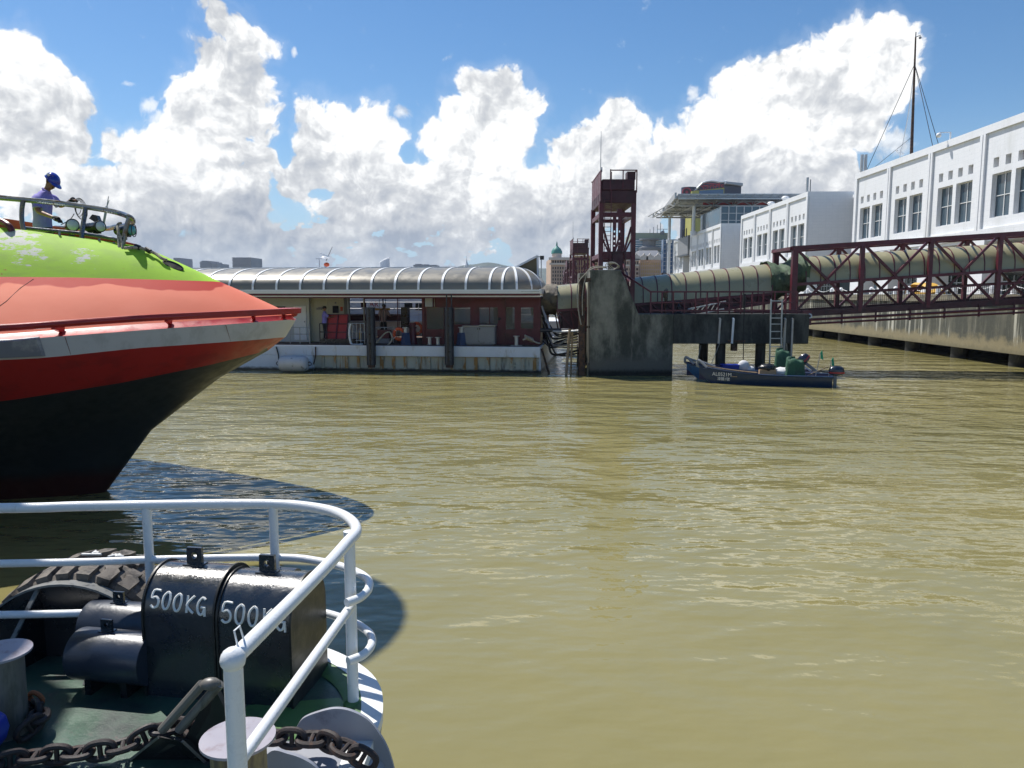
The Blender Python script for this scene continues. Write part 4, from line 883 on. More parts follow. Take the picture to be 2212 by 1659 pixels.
# people on the pontoon
def person(root,J,shirt,trous,hairm='hair',s=1.0,gl=None,scale=1.0,hat=None,tw=1.0):
    """J: joint dict in root frame. one continuous body; clothes, hair as children"""
    g=lambda k:V(J[k])
    hd=(g('head')-g('neck')).normalized(); fw=V(J['face']).normalized()
    js=[(g('pelvis'),.105*s),(g('waist'),.10*s),(g('chest'),(.13*s,.12*s)),(g('neckb'),.062*s),(g('neck'),.052*s),(g('head')-hd*.02*s,.075*s),(g('head')+hd*.05*s,.085*s),(g('head')+hd*.12*s,.06*s)]
    es=[(0,1),(1,2),(2,3),(3,4),(4,5),(5,6),(6,7)]
    i=len(js); js.append((g('head')-hd*.045*s+fw*.045*s,.036*s)); es.append((5,i))       # chin
    hands=[]
    for sd in 'LR':
        b=len(js); js+=[(g('sh'+sd),.055*s),(g('el'+sd),.040*s),(g('wr'+sd),.027*s)]; es+=[(2,b),(b,b+1),(b+1,b+2)]
        w=g('wr'+sd); d=(w-g('el'+sd)).normalized(); side=d.cross(V((0,0,1))).normalized(); dn=side.cross(d).normalized()
        pm=len(js); js.append((w+d*.055*s,(.036*s,.02*s))); es.append((b+2,pm))
        for k,(o_,l) in enumerate(((-.03,.065),(-.01,.075),(.01,.07),(.028,.055))):
            q=len(js); p0=w+d*.08*s+side*o_*s; js+=[(p0,.011*s),(p0+d*l*.5*s-dn*.012*s,.010*s),(p0+d*l*.8*s-dn*.035*s,.008*s)]; es+=[(pm,q),(q,q+1),(q+1,q+2)]
        q=len(js); js+=[(w+d*.045*s+side*.042*s,.012*s),(w+d*.075*s+side*.058*s-dn*.012*s,.010*s)]; es+=[(pm,q),(q,q+1)]
        hands.append((w,d,side,dn))
    for sd in 'LR':
        b=len(js); js+=[(g('hip'+sd),.085*s),(g('kn'+sd),.058*s),(g('an'+sd),.038*s),(g('toe'+sd),.034*s)]; es+=[(0,b),(b,b+1),(b+1,b+2),(b+2,b+3)]
    body=build(skin(js,es),'body','skin',root,local=True,ang=60)
    # face features
    hc=g('head')+hd*.035*s; rt=hd.cross(fw).normalized()
    m=MB(); 
    m.ell(hc+fw*.088*s-hd*.015*s,.012*s,.012*s,.018*s,8,5)
    for e in (-1,1): m.ell(hc-hd*.01*s+rt*e*.083*s,.012*s,.02*s,.026*s,8,5)
    build(m,'nose_and_ears','skin',root,local=True)
    m=MB()
    for e in (-1,1): m.ell(hc+fw*.083*s+hd*.012*s+rt*e*.03*s,.009*s,n=6,m=4)
    m.obox(hc+fw*.083*s-hd*.048*s,rt*.022*s,hd*.004*s,fw*.006*s); build(m,'eyes_and_mouth','hair',root,local=True)
    m=MB(); R=Matrix([rt,fw,hd]).transposed(); m.ell(hc+hd*.035*s-fw*.014*s,.088*s,.096*s,.082*s,14,9,R); build(m,'hair',hairm,root,local=True)
    # shirt: torso loft from hem to collar with separate sleeves joined at the shoulder
    lat=(g('shR')-g('shL')); hw=lat.length/2; lat.normalize(); sm_=(g('shR')+g('shL'))/2
    fwd_=V((0,0,1)).cross(lat).normalized(); k=tw**.5
    secs=[(g('pelvis')-V((0,0,.03*s)),.150*s*k,.118*s*k),(g('pelvis')+V((0,0,.05*s)),.152*s*k,.118*s*k),(g('waist'),.148*s*k,.112*s*k),((g('waist')+g('chest'))/2,.160*s*k,.118*s*k),(g('chest'),.172*s*k,.125*s*k),(sm_-V((0,0,.03*s)),hw*1.0,.112*s*k),(sm_+V((0,0,.03*s)),hw*.86,.088*s*k),((sm_+g('neckb'))/2+V((0,0,.045*s)),hw*.5,.068*s*k),(g('neckb')+V((0,0,.02*s)),.066*s,.064*s)]
    m=MB(); cs=bez([a for a,_,_ in secs],3); r1=bez([V((a,b,0)) for _,a,b in secs],3)
    m.loft([[c_+lat*(r_.x*math.cos(2*PI*q/20))+fwd_*(r_.y*math.sin(2*PI*q/20))+V((0,0,.006*math.sin(5*q+3*n_))) for q in range(20)] for n_,(c_,r_) in enumerate(zip(cs,r1))],True,True)
    for sd in 'LR':
        a,b_=g('sh'+sd),g('el'+sd); q0=a+(sm_-a)*.25+V((0,0,.005)); q1=a+(b_-a)*.8; m.tube(bez([q0,a+(b_-a)*.12,a+(b_-a)*.45,q1],3),[.070*s]*3+[.076*s]*3+[.070*s]*3+[.072*s],14)
    build(m,'shirt',shirt,root,local=True,ang=60)
    m=MB(); m.torus(g('neckb')+hd*.022*s,hd,.060*s,.015*s,16,6); build(m,'collar',shirt,root,local=True)
    # trousers
    c=[(g('pelvis')-V((0,0,.02)),(.115*s,.10*s)),(g('pelvis')+V((0,0,.05)),(.12*s,.10*s))]; ce=[(0,1)]
    for sd in 'LR':
        b=len(c); c+=[(g('hip'+sd)-V((0,0,.05*s)),.10*s),(g('kn'+sd),.075*s),(g('an'+sd)+V((0,0,.03)),.062*s)]; ce+=[(0,b),(b,b+1),(b+1,b+2)]
    build(skin(c,ce,0),'trousers',trous,root,local=True,ang=60)
    for sd in 'LR':
        a,t=g('an'+sd),g('toe'+sd); m=MB(); m.tube([a+V((0,0,.0)),a+(t-a)*.35+V((0,0,-.01)),a+(t-a)*1.1],[.05*s,.05*s,.035*s],10); m.ell(a+V((0,0,-.03))-(t-a).normalized()*.02,.045*s,.045*s,.04*s); build(m,'shoe','black',root,local=True)
    return hc,hd,fw,rt,hands
def stand(s=1.0,fwd=(0,1,0),lean=0.,elL=None,wrL=None,elR=None,wrR=None):
    f=V(fwd).normalized(); r=f.cross(V((0,0,1))); z=lambda h,a=0,b=0:r*a*s+f*(b*s)+V((0,0,h*s))
    J=dict(pelvis=z(.93),waist=z(1.08,0,lean*.3),chest=z(1.30,0,lean*.7),neckb=z(1.46,0,lean),neck=z(1.52,0,lean*1.1),head=z(1.60,0,lean*1.3),face=f)
    for sd,k in (('L',-1),('R',1)):
        J['sh'+sd]=z(1.40,.18*k,lean*.85); J['el'+sd]=z(1.14,.23*k,lean*.6+.04); J['wr'+sd]=z(.92,.22*k,lean*.6+.14)
        J['hip'+sd]=z(.88,.09*k); J['kn'+sd]=z(.48,.10*k,.02); J['an'+sd]=z(.09,.10*k,-.02); J['toe'+sd]=z(.04,.12*k,.13)
    for k,v in (('elL',elL),('wrL',wrL),('elR',elR),('wrR',wrR)):
        if v is not None: J[k]=z(v[2],v[0],v[1])
    return J
p=pz3(588,700,1.3); r=thing('person','person in lilac shirt and dark trousers beside the red panel on the pontoon','person',PM@V((p.x,1.3,DK+.03)),math.radians(-7))
person(r,stand(1.0,(.9,.35,0),.02,elR=(.22,.2,1.2),wrR=(.12,.42,1.25)),'lilac','trous')
p=pz3(995,700,3.0); r=thing('person','person in pale pink shirt with back turned behind the left fender pile','person',PM@V((p.x,3.0,DK+.03)),math.radians(-7))
person(r,stand(1.05,(.3,.95,0),.03,elR=(.3,.1,1.15),wrR=(.24,.3,1.2),elL=(-.3,.1,1.15),wrL=(-.22,.3,1.1)),'pinksh','trous')
# green hooded crouching figure -> covered canister with tied neck
r=thing('person','person in green jacket bending down on the ship behind the pontoon opening','person',PM@V((pz3(1195,560,9.6).x,9.6,.85)),math.radians(-7))
J=stand(.95,(-.8,-.5,0),.22); person(r,J,'teal','trous')

# white ferry moored beyond the pontoon, seen through the opening
r=thing('moored_ferry','white ferry with red bow lettering moored behind the pontoon opening','ship',(-2,44,0))
m=MB(); a=atY(555,700,43).x; m.prism([V((-26,43,-.5)),V((2.2,43,-.5)),V((2.8,43,1.9)),V((2.8,43,2.0)),V((-26,43,2.0))],(0,7,0)); build(m,'hull','shipw',r,ang=0)
m=MB(); pr=[(-26,2.0),(1.6,2.0),(1.6,2.9),(-.5,4.3),(-3.2,4.75),(-26,4.75)]; m.prism([V((x,43.9,z)) for x,z in pr],(0,5.2,0)); build(m,'superstructure','shipw',r,ang=0)
def P3(zx,zy,Y): return atY(518.4+zx*.3125,(600+zy*.3617)/1.1573,Y)
m=MB()
for x0_,x1_,y0_,y1_,sk in ((1135,1190,436,478,.0),(1212,1400,438,482,.15),(1430,1520,440,480,.0)):
    a=P3(x0_,y0_,43.8); b=P3(x1_,y1_,43.8); m.prism([V((a.x,43.86,b.z)),V((b.x,43.86,b.z-sk)),V((b.x,43.86,a.z)),V((a.x,43.86,a.z))],(0,.05,0))
build(m,'window','dark',r,ang=0)
m=MB(); a=P3(725,500,42.9); b=P3(1130,560,42.9); m.box(a.x,b.x,42.93,43.1,b.z,a.z-.1); m.box(P3(835,430,42.9).x,P3(870,430,42.9).x,42.9,43.0,P3(0,465,42.9).z,P3(0,430,42.9).z); build(m,'red_panel','maroon_dk',r,ang=0)
m=MB(); c=P3(925,445,43.8); m.text('AR',.42,V((c.x,43.86,c.z)),(1,0,0),(0,0,1),.02); m.m=0; build(m,'lettering','redp',r,ang=0)
m=MB(); 
for k in range(3): z=2.35+.35*k; m.cyl((-16,42.95,z),(1.8,42.95,z),.025,n=5)
for i in range(14): m.cyl((-16+i*1.35,42.95,2.0),(-16+i*1.35,42.95,3.05),.02,n=5)
build(m,'railing','white2',r,ang=0)
a=P3(930,480,42.9); m=MB(); 
for i in range(6): c=P3(940+17*i,479,42.8); m.box(c.x-.09,c.x+.09,42.8,42.88,c.z-.06,c.z+.06)
build(m,'gilded_vent','yellow',r,ang=0)
# radar mast, funnel seen above canopy
r=thing('radar_mast','small radar mast with orange beacon and raked whip aerial above the canopy','mast',atY(705,590,46)); 
b=atY(703,582,46); m=MB(); m.cyl(V((b.x,46,4.4)),V((b.x,46,b.z+.25)),.09,n=8); m.cyl(V((b.x-.35,46,4.4)),V((b.x-.35,46,b.z+.6)),.03,n=6); m.beam((b.x-.55,46,b.z+.62),(b.x-.2,46,b.z+.62),.05); m.beam((b.x-.35,46,b.z+.1),(b.x,46,b.z+.1),.06); build(m,'post','shipg',r)
m=MB(); m.beam((b.x-.3,46,b.z+.95),(b.x+.25,46,b.z+.75),.14,.07); m.ell((b.x-.0,46,b.z+.7),.28,.28,.07); build(m,'scanner','shipw',r)
m=MB(); m.ell((b.x+.08,46,b.z+.28),.17,.17,.13); build(m,'beacon','orange',r)
m=MB(); t=atY(718,533,46); m.cyl((b.x+.05,46,b.z+.5),t,.035,.015,n=6); build(m,'whip_aerial','grey',r)
m=MB(); a=atY(820,577,47); b=atY(843,577,47); t1_=atY(821,567,47); t2_=atY(841,557,47); cx=(a.x+b.x)/2; R_=(b.x-a.x)/2
r=thing('funnel','slanted oval ship funnel with open top showing above the canopy','funnel',V((cx,47,4)))
rings=[]
for z in (3.8,None): rings.append([V((cx+R_*math.cos(t)*(1 if z else .88),47+R_*math.sin(t),z if z else (t1_.z+t2_.z)/2+(t2_.z-t1_.z)/2*math.cos(t))) for t in [2*PI*k/24 for k in range(24)]])
m.loft(rings,True); build(m,'casing','shipg',r)
m=MB(); m.tube(rings[1],.035,6,True); build(m,'rim','white2',r)
m=MB(); m.add([p-V((0,0,.06)) for p in rings[1]],[tuple(range(24))]); build(m,'grille','grey',r,ang=0)
Y=400; r=thing('white_pagoda','tiny white lattice beacon on the skyline above the right part of the canopy','beacon',atY(1008,600,Y)); c=atY(1008,577,Y); m=MB(); m.rev([(1.6,-8),(1.4,-1),(1.7,-1),(1.2,.8),(1.3,.9),(.5,2.2),(.1,4)],c,n=8); build(m,'tower','shipw',r); m=MB(); m.cyl(c+V((0,0,3.9)),c+V((0,0,5.5)),.1); build(m,'spire','shipw',r)

# ------------------------------------------------ concrete pier
r=thing('concrete_pier','dark stained concrete pier with sloping top wall and long deck beam','pier',V((8,34,0)))
prof=[(3.32,-1.5),(3.32,4.53),(4.62,4.53),(5.42,2.66),(6.92,2.66),(6.92,-1.5)]
m=MB(); m.prism([V((x,33,z)) for x,z in prof],(0,1.15,0)); build(m,'front_wall','concrete',r,ang=0,bevel=.03)
m=MB(); m.prism([V((x,38.2,z)) for x,z in prof],(0,1.1,0)); build(m,'rear_wall','concrete',r,ang=0,bevel=.03)
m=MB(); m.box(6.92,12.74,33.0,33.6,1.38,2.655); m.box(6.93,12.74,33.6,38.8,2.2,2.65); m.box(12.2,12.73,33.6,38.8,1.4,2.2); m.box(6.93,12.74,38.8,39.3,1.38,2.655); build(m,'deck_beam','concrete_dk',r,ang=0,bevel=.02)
for i,(x,Y) in enumerate(((1519,36.5),(1556,33.6),(1642,33.6),(1700,33.6),(1519,39),(1700,38.6),(1642,38.6))):
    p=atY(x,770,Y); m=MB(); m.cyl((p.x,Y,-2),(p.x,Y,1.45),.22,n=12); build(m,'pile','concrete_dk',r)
for x,w in ((1512,.06),(1538,.05)): pass
M['wbst']=mat('beige timber strip',(.17,.15,.11),.8)
# steel guide channel
r=thing('guide_channel','tall rusty steel guide channel on the left face of the concrete pier','steel guide',V((3.1,33.1,0)))
m=MB(); a=atY(1262,600,33); m.box(3.05,3.12,32.9,33.35,-1,4.15); m.box(2.88,3.05,32.9,32.96,-1,4.15); m.box(2.88,3.05,33.29,33.35,-1,4.15); build(m,'channel','rust',r,ang=0)
m=MB(); m.beam((2.85,33.1,4.1),(3.34,33.1,4.1),.4,.16); m.beam((3.1,33.1,2.1),(3.34,33.1,2.1),.2,.1); m.beam((3.1,33.1,.5),(3.34,33.1,.5),.2,.1); build(m,'bracket','rust',r,ang=0)
m=MB(); m.box(3.24,3.29,32.95,33.0,.0,4.0); build(m,'edge_strip','wbst',r,ang=0)
m=MB(); 
for k in range(4): m.torus(V((4.25+.05*k,33.2,4.70)),(.2+.1*k,1,.3*k),.24-.02*k,.018,18,6,1.1,.7)
pts=[V((4.05,33.3,4.62)),V((3.5,33.2,4.6)),V((3.1,32.9,4.35)),V((2.8,32.9,3.9)),V((2.8,32.85,3.0)),V((2.95,32.85,2.2))]; m.tube(bez(pts,6),.025,6)
pts=[V((4.1,33.3,4.66)),V((3.5,33.1,4.66)),V((3.2,32.85,4.45)),V((3.0,32.85,3.6)),V((3.0,32.82,2.6))]; m.tube(bez(pts,6),.022,6)
tag(build(m,'coiled_rope','rope'),'tangled pale rope lying on top of the concrete pier','rope')
for x,mt,lab in ((1556,'galv','left pale drain pipe on the concrete beam'),(1585,'white','second drain pipe from the left on the beam, rusty and white'),(1697,'galv','pale drain pipe just right of the ladder'),(1713,'galv','rightmost drain pipe on the concrete beam')):
    a=atY(x,684,32.92); b=atY(x-4,742 if x<1600 else 775,32.92); m=MB(); m.tube([V((a.x,33.1,2.5)),V((a.x,32.93,2.45)),V((b.x,32.93,b.z))],.05,8); tag(build(m,'drain_pipe',mt),lab,'pipe')
m=MB(); a=atY(1584,745,33.3); m.box(a.x-.09,a.x+.12,33.1,33.4,a.z-.25,a.z+.1); m.beam((a.x-.35,32.95,1.5),(a.x+.4,32.95,1.5),.06,.08); tag(build(m,'pipe_bracket','rust'),'rusty bracket under the concrete beam beneath the white pipe','bracket')
r=thing('steel_ladder','tall pale steel ladder hanging from the deck beam down to the boats','ladder',atY(1682,700,32.85))
for x in (1666,1690):
    a=atY(x,635 if x<1680 else 632,32.85); b=atY(x-4,803,32.85); m=MB(); m.beam(V((a.x,32.85,3.3)),V((b.x,32.85,b.z)),.05); build(m,'stile','galv',r,ang=0)
m=MB()
for y in (650,687,700,716,731,749,770,790): a=atY(1664,y,32.85); b=atY(1690,y,32.85); m.beam(a,b,.035)
build(m,'rung','galv',r,ang=0)
m=MB(); a=atY(1608,640,32.8); b=atY(1605,803,32.8); m.cyl(a,b,.02,n=6); m.tube([a+V((0,0,.1)),a-V((0,0,.5))],.06,7); tag(build(m,'hanging_rope','roped'),'thin rope with padded top hanging in front of beam','rope')
m=MB(); pts=[atY(1697,690,32.7),atY(1691,740,32.7),atY(1693,772,32.7),atY(1698,775,32.7),atY(1700,760,32.7),atY(1699,742,32.7)]; m.tube(bez(pts,5),.02,6); tag(build(m,'rope_loop','rope'),'loop of pale rope hanging right of the ladder','rope')
r=thing('loose_ladder','pale wooden ladder lying tilted on the pier deck','ladder',V((9.5,34.2,2.7)))
for dz in (0,.28): 
    m=MB(); a=atY(1486,668+dz*30,34.2); b=atY(1568,651+dz*30,34.2); m.beam(V((a.x,34.2+dz,a.z-dz*.6)),V((b.x,34.2+dz,b.z-dz*.6)),.05,.06); build(m,'stile','palewall',r,ang=0)
m=MB()
for i in range(7): x=1490+11*i; a=atY(x,667-2.3*i,34.15); m.beam(a,V((a.x-.12,34.4,2.75)),.035)
build(m,'rung','palewall',r,ang=0)
r=thing('deck_valve','dark green valve with handwheel on the pier deck','valve',V((atY(1466,675,33.6).x,33.6,2.66)))
m=MB(); m.rev([(.12,0),(.14,.05),(.08,.12),(.09,.3),(.05,.35),(.03,.5)],n=12); build(m,'body','pipeblk',r,local=True); m=MB(); m.torus((0,0,.52),(0,0,1),.13,.018,16,5); m.beam((-.13,0,.52),(.13,0,.52),.02); build(m,'handwheel','pipeblk',r,local=True)
r=thing('wrapped_post','post wrapped in grey cloth on the pier deck left of the valve','post',V((atY(1437,675,33.4).x,33.4,2.66))); m=MB(); m.cyl((0,0,0),(0,0,1.0),.03,n=8); build(m,'pole','rust',r,local=True); m=MB(); m.tube(bez([(0,0,.55),(.03,0,.68),(-.02,0,.8),(.02,0,.98),(0,0,1.08)],3),[.05,.07,.09,.07,.1,.12,.11,.12,.1,.08,.1,.06,.03],9); build(m,'cloth','fabgrey',r,local=True)
# pier deck railing
def z5(zx,zy): return (1600+zx*.27726)/1.1573,(400+zy*.27726)/1.1573
r=thing('pier_railing','maroon railing along the front edge of the pier deck','railing',V((9,33.2,2.66)))
Y=33.25; m=MB(); 
xe=atY(1722,660,Y).x; xs_=atY(1376,620,Y).x
for z,dz in ((3.60,.06),(3.14,.045),(2.80,.06)): m.beam((xs_+.55,Y,z),(xe,Y,z),dz*1.1)
m.beam(atY(1335,584,34).xyz*1,V((xs_+.6,Y,3.6)),.07); build(m,'rail','maroon',r,ang=0)
for i in range(14): x=xs_+.6+(xe-xs_-.6)*i/13; m=MB(); m.beam((x,Y,2.66),(x,Y,3.6),.055); build(m,'post','maroon',r,ang=0)
Y=38.0; r=thing('pier_railing','maroon railing along the rear edge of pier deck behind the gangway tube','railing',V((9,38,2.66)))
m=MB()
for z in (3.6,3.14): m.beam((5.6,Y,z),(13.4,Y,z),.06)
build(m,'rail','maroon',r,ang=0)
for i in range(9): x=5.6+7.8*i/8; m=MB(); m.beam((x,Y,2.66),(x,Y,3.6),.055); build(m,'post','maroon',r,ang=0)

# ------------------------------------------------ maroon lift tower straddling the gangway
def tower(name,label,group):
    r=thing(name,label,'tower',(4.64,36.2,2.6),0,group); X0,X1=-.82,.82; Y0,Y1=-1.7,1.7; zt=6.1
    c=lambda: MB()
    for x in (X0,X1):
        for y in (Y0,Y1):
            m=c(); xx=x-.11*(1 if x>0 else -1); m.beam((xx,y,-.6 if y<0 else 0),(xx,y,5.35 if x>0 else 4.95),.2,.24); build(m,'column','maroon',r,local=True,ang=0)
    for y in (Y0,Y1):
        for z,h in (((4.38,.2),(2.6,.34),(1.0,.2)) if y<0 else ((4.42,.16),(2.6,.3),(1.0,.2))):
            m=c(); m.beam((X0+.2,y,z),(X1-.2,y,z),.14,h); build(m,'cross_beam','maroon',r,local=True,ang=0)
        m=c()
        for sx in ((-1,1) if y<0 else (1,)):
            m.beam((sx*.62,y,3.85),(sx*.18,y,2.3),.06,.09); m.beam((sx*.62,y,3.3),(sx*.3,y,2.6),.05,.07); m.beam((sx*.62,y,1.1),(sx*.1,y,2.4),.05,.07)
        build(m,'brace','maroon',r,local=True,ang=0)
        if y>0: continue
        m=c()
        for sx in (-1,1):
            x=sx*.115
            z=2.5
            m.box(x-.075,x-.035,y-.03,y+.03,2.5,4.4); m.box(x+.035,x+.075,y-.03,y+.03,2.5,4.4)
            for z in (2.5,3.06,3.27,3.48,3.69): m.box(x-.035,x+.035,y-.03,y+.03,z,z+(.5 if z<2.6 else .13 if z<3.6 else .72))
        m.box(-.02,.2,y-.06,y+.06,4.4,4.62); build(m,'hoist_plate','maroon',r,local=True,ang=0)
    for x in (X0+.1,X1-.1):
        for z in (4.38,2.6,1.0): m=c(); m.beam((x,Y0+.1,z),(x,Y1-.1,z),.12,.2); build(m,'cross_beam','maroon',r,local=True,ang=0)
        m=c(); m.beam((x,Y0,1.1),(x,Y1,2.5),.06,.08); build(m,'brace','maroon',r,local=True,ang=0)
    m=c(); m.box(X0+.05,X1-.02,Y0-.15,Y1+.1,4.86,5.42); m.box(X0+.12,X1-.1,Y0-.2,Y1+.2,5.42,5.88); build(m,'machine_deck','maroon_dk',r,local=True,ang=0,bevel=.02)
    m=c(); m.box(X1-.42,X1-.06,Y0-.1,Y0+.5,5.88,6.22); build(m,'winch_box','maroon_dk',r,local=True,ang=0)
    m=c(); yr=Y0-.2
    for p,q_ in (((-.35,yr,6.26),(X1-.02,yr,6.26)),((X1-.02,yr,5.3),(X1-.02,yr,6.26)),((-.35,yr,5.4),(-.35,yr,6.3)),((.2,yr,5.5),(.2,yr,6.26)),((X1-.02,yr,6.26),(X1-.02,Y1,6.26)),((X1-.02,Y1,5.4),(X1-.02,Y1,6.26)),((X1-.02,Y1,6.26),(X0,Y1,6.26))): m.beam(p,q_,.045)
    for y in (yr,-1,-.2,.6,Y1): m.beam((X0+.06,y,5.0),(X0+.06,y,6.26),.045)
    m.beam((X0+.06,yr,6.26),(X0+.06,Y1,6.26),.045); m.beam((X0+.06,yr,5.8),(X0+.06,Y1,5.8),.045); m.box(X0+.04,X0+.07,yr,Y1,5.3,6.2)
    build(m,'guard_rail','maroon',r,local=True,ang=0)
    m=c(); m.beam((-.58,yr+.02,2.4),(-.58,yr+.02,5.0),.03); m.beam((-.30,yr+.02,2.4),(-.30,yr+.02,6.2),.035)
    for i in range(14): m.beam((-.58,yr+.02,2.5+i*.19),(-.30,yr+.02,2.5+i*.19),.025)
    build(m,'ladder','maroon',r,local=True,ang=0)
    m=c(); m.cyl((-.3,yr+.1,1.9),(-.3,yr+.1,2.5),.09,n=8); m.box(-.2,.25,yr,yr+.5,1.95,2.7); m.beam((-.3,yr,2.75),(.35,yr,2.75),.04); m.beam((.35,yr,1.9),(.35,yr,2.75),.05); build(m,'winch','maroon_dk',r,local=True,ang=0)
    m=c(); m.beam((X0+.1,Y0-.1,6.2),(X0+.1,Y0-.1,6.4),.05); m.cyl((X0+.06,Y0,6.2),(X0+.06,Y0,7.95),.02,.01,n=6); build(m,'whip_aerial','galv',r,local=True)
    return r
tw=tower('lift_tower','tall maroon steel lift tower rising behind the concrete pier','maroon lift towers of the gangways')
for (X,Y,lab) in ((6.72,78,'second maroon lift tower, smaller, left of the tall one'),(9.55,126,'third maroon lift tower peeking left of the second'),(12.6,178,'fourth and smallest maroon lift tower on the far left of the row')):
    t=copy_tree(tw); t.location=(X,Y,2.6); t['label']=lab
    pr=[(x-4.64+X,z) for x,z in prof]; m=MB(); m.prism([V((x,Y-3.1,z)) for x,z in pr],(0,1.1,0)); m.box(X+2.2,X+9,Y-3,Y+2.5,1.4,2.6)
    tag(build(m,'concrete_pier','concrete',ang=0),'distant concrete pier below the '+lab.split(' maroon')[0]+' maroon lift tower','pier')
# far pontoons along the row
for (X,Y,lab) in ((-8,78,'second landing pontoon far behind the first, grey canopy'),(-5,126,'third landing pontoon, far behind')):
    r=thing('landing_pontoon',lab,'pontoon',V((X,Y,0))); m=MB(); m.box(X-12,X+11,Y-3,Y+6,-.5,1.2); build(m,'hull','hullw',r,ang=0); m=MB(); m.loft([[V((x,Y+1.5-3.5*math.cos(PI*i/12),3.5+1.3*math.sin(PI*i/12))) for i in range(13)] for x in (X-12,X+11)],False); build(m,'canopy','bronze',r)
    m=MB(); m.box(X+2,X+10.5,Y-1.5,Y+4,1.2,3.5); build(m,'cabin','maroon',r,ang=0)

# ------------------------------------------------ gangway tubes
def vaultpts(c,ax,w,h,n=14):
    side=V((-ax.y,ax.x,0)).normalized(); return [c+side*(-w*math.cos(PI*i/n))+V((0,0,h*math.sin(PI*i/n)**.7)) for i in range(n+1)]
def tube_section(root,a,b,w,ha,hb,nr,skinmat='olive',base=None,e0=False):
    ax=(b-a); L_=ax.length; m=MB(); ra=vaultpts(a,ax,w,ha); rb=vaultpts(b,ax,w,hb); m.loft([ra,rb],False)
    if e0: m.add(ra,[tuple(range(len(ra)))])
    build(m,'tube_skin',skinmat,root,ang=60)
    for i in range(nr):
        t=(i+.02)/(nr-1) if nr>1 else 0; t=min(t,1); c=a+ax*t; h=ha+(hb-ha)*t; pts=vaultpts(c,ax,w*1.015,h*1.02); m=MB(); d=ax.normalized()*.022
        m.loft([[p-d,p+d,p+d-V((0,0,.04)),p-d-V((0,0,.04))] for p in pts],True,True); build(m,'hoop','maroon',root)
# first sloping gangway: pontoon to pier
r=thing('sloping_gangway','lower olive gangway tube sloping up from the pontoon past the pier','gangway',V((4,36.2,2.6)))
Yg=36.2; a=V((atY(1200,665,Yg).x,Yg,atY(1200,669,Yg-.9).z)); b=V((atY(1650,632,Yg).x,Yg,atY(1652,633,Yg-.9).z))
ha=(atY(1200,617,Yg).z-a.z); hb=(atY(1652,571,Yg).z-b.z); tube_section(r,a,b,1.15,ha,hb,16,e0=True)
m=MB(); mid=a+(b-a)*.25
for s in (-1.12,1.12):
    m.beam(a+V((0,s,-.04)),b+V((0,s,-.04)),.1,.12)
    m.beam(a+V((.2,s,-1.05)),b+V((0,s,-.42)),.1,.12)
    for i in range(17):
        t=i/16; p=a+(b-a)*t+V((0,s,0)); q_=a+V((.2,s,-1.0))+(b+V((0,s,-.4))-a-V((.2,s,-1.0)))*t; m.beam(p,q_,.06); 
        if i<16: t2=(i+1)/16; q2=a+V((.2,s,-1.0))+(b+V((0,s,-.4))-a-V((.2,s,-1.0)))*t2; m.beam(p,q2,.05)
build(m,'side_truss','maroon',r,ang=0)
m=MB(); m.prism([a+V((.2,-1.05,-.1)),a+V((.3,-1.05,-1.0)),a+V((2.4,-1.05,-1.0)),b+V((0,-1.05,-.36)),b+V((0,-1.05,-.1))],(0,2.1,0)); build(m,'walkway_box','maroon_dk',r,ang=0)
m=MB(); c0=a+V((-1.15,-.1,-.02)); rr=[]
pts0=[(c0,ha*.95,.95),(c0+(a-c0)*.3,ha*.78,.9),(c0+(a-c0)*.62,ha*.98,1.05),(a+V((.02,0,0)),ha*1.02,1.17)]
def bellows(m,secs,ax,under=1.0,amp=.05):
    rr=[]
    for (c,h,w) in secs:
        side=V((-ax.y,ax.x,0)).normalized(); n=26; rr.append([c+V((0,0,h*.45))+side*(-w*math.cos(2*PI*i/n))*(1+amp*math.sin(i*2.7+c.x*9))+V((0,0,(h*.6*(under if math.sin(2*PI*i/n)<0 else 1))*math.sin(2*PI*i/n)))*(1+amp*1.1*math.sin(i*2.1+c.x*11)) for i in range(n)])
    m.loft(rr,True)
def dense(secs,k=5):
    out=[]
    for (a_,b_) in zip(secs,secs[1:]):
        for i in range(k):
            t=i/k; out.append((a_[0]+(b_[0]-a_[0])*t,a_[1]+(b_[1]-a_[1])*t,a_[2]+(b_[2]-a_[2])*t))
    return out+[secs[-1]]
bellows(m,dense(pts0),V((1,0,0)),1.1,.07); build(m,'fabric_sleeve','fabgrey',r,ang=60)
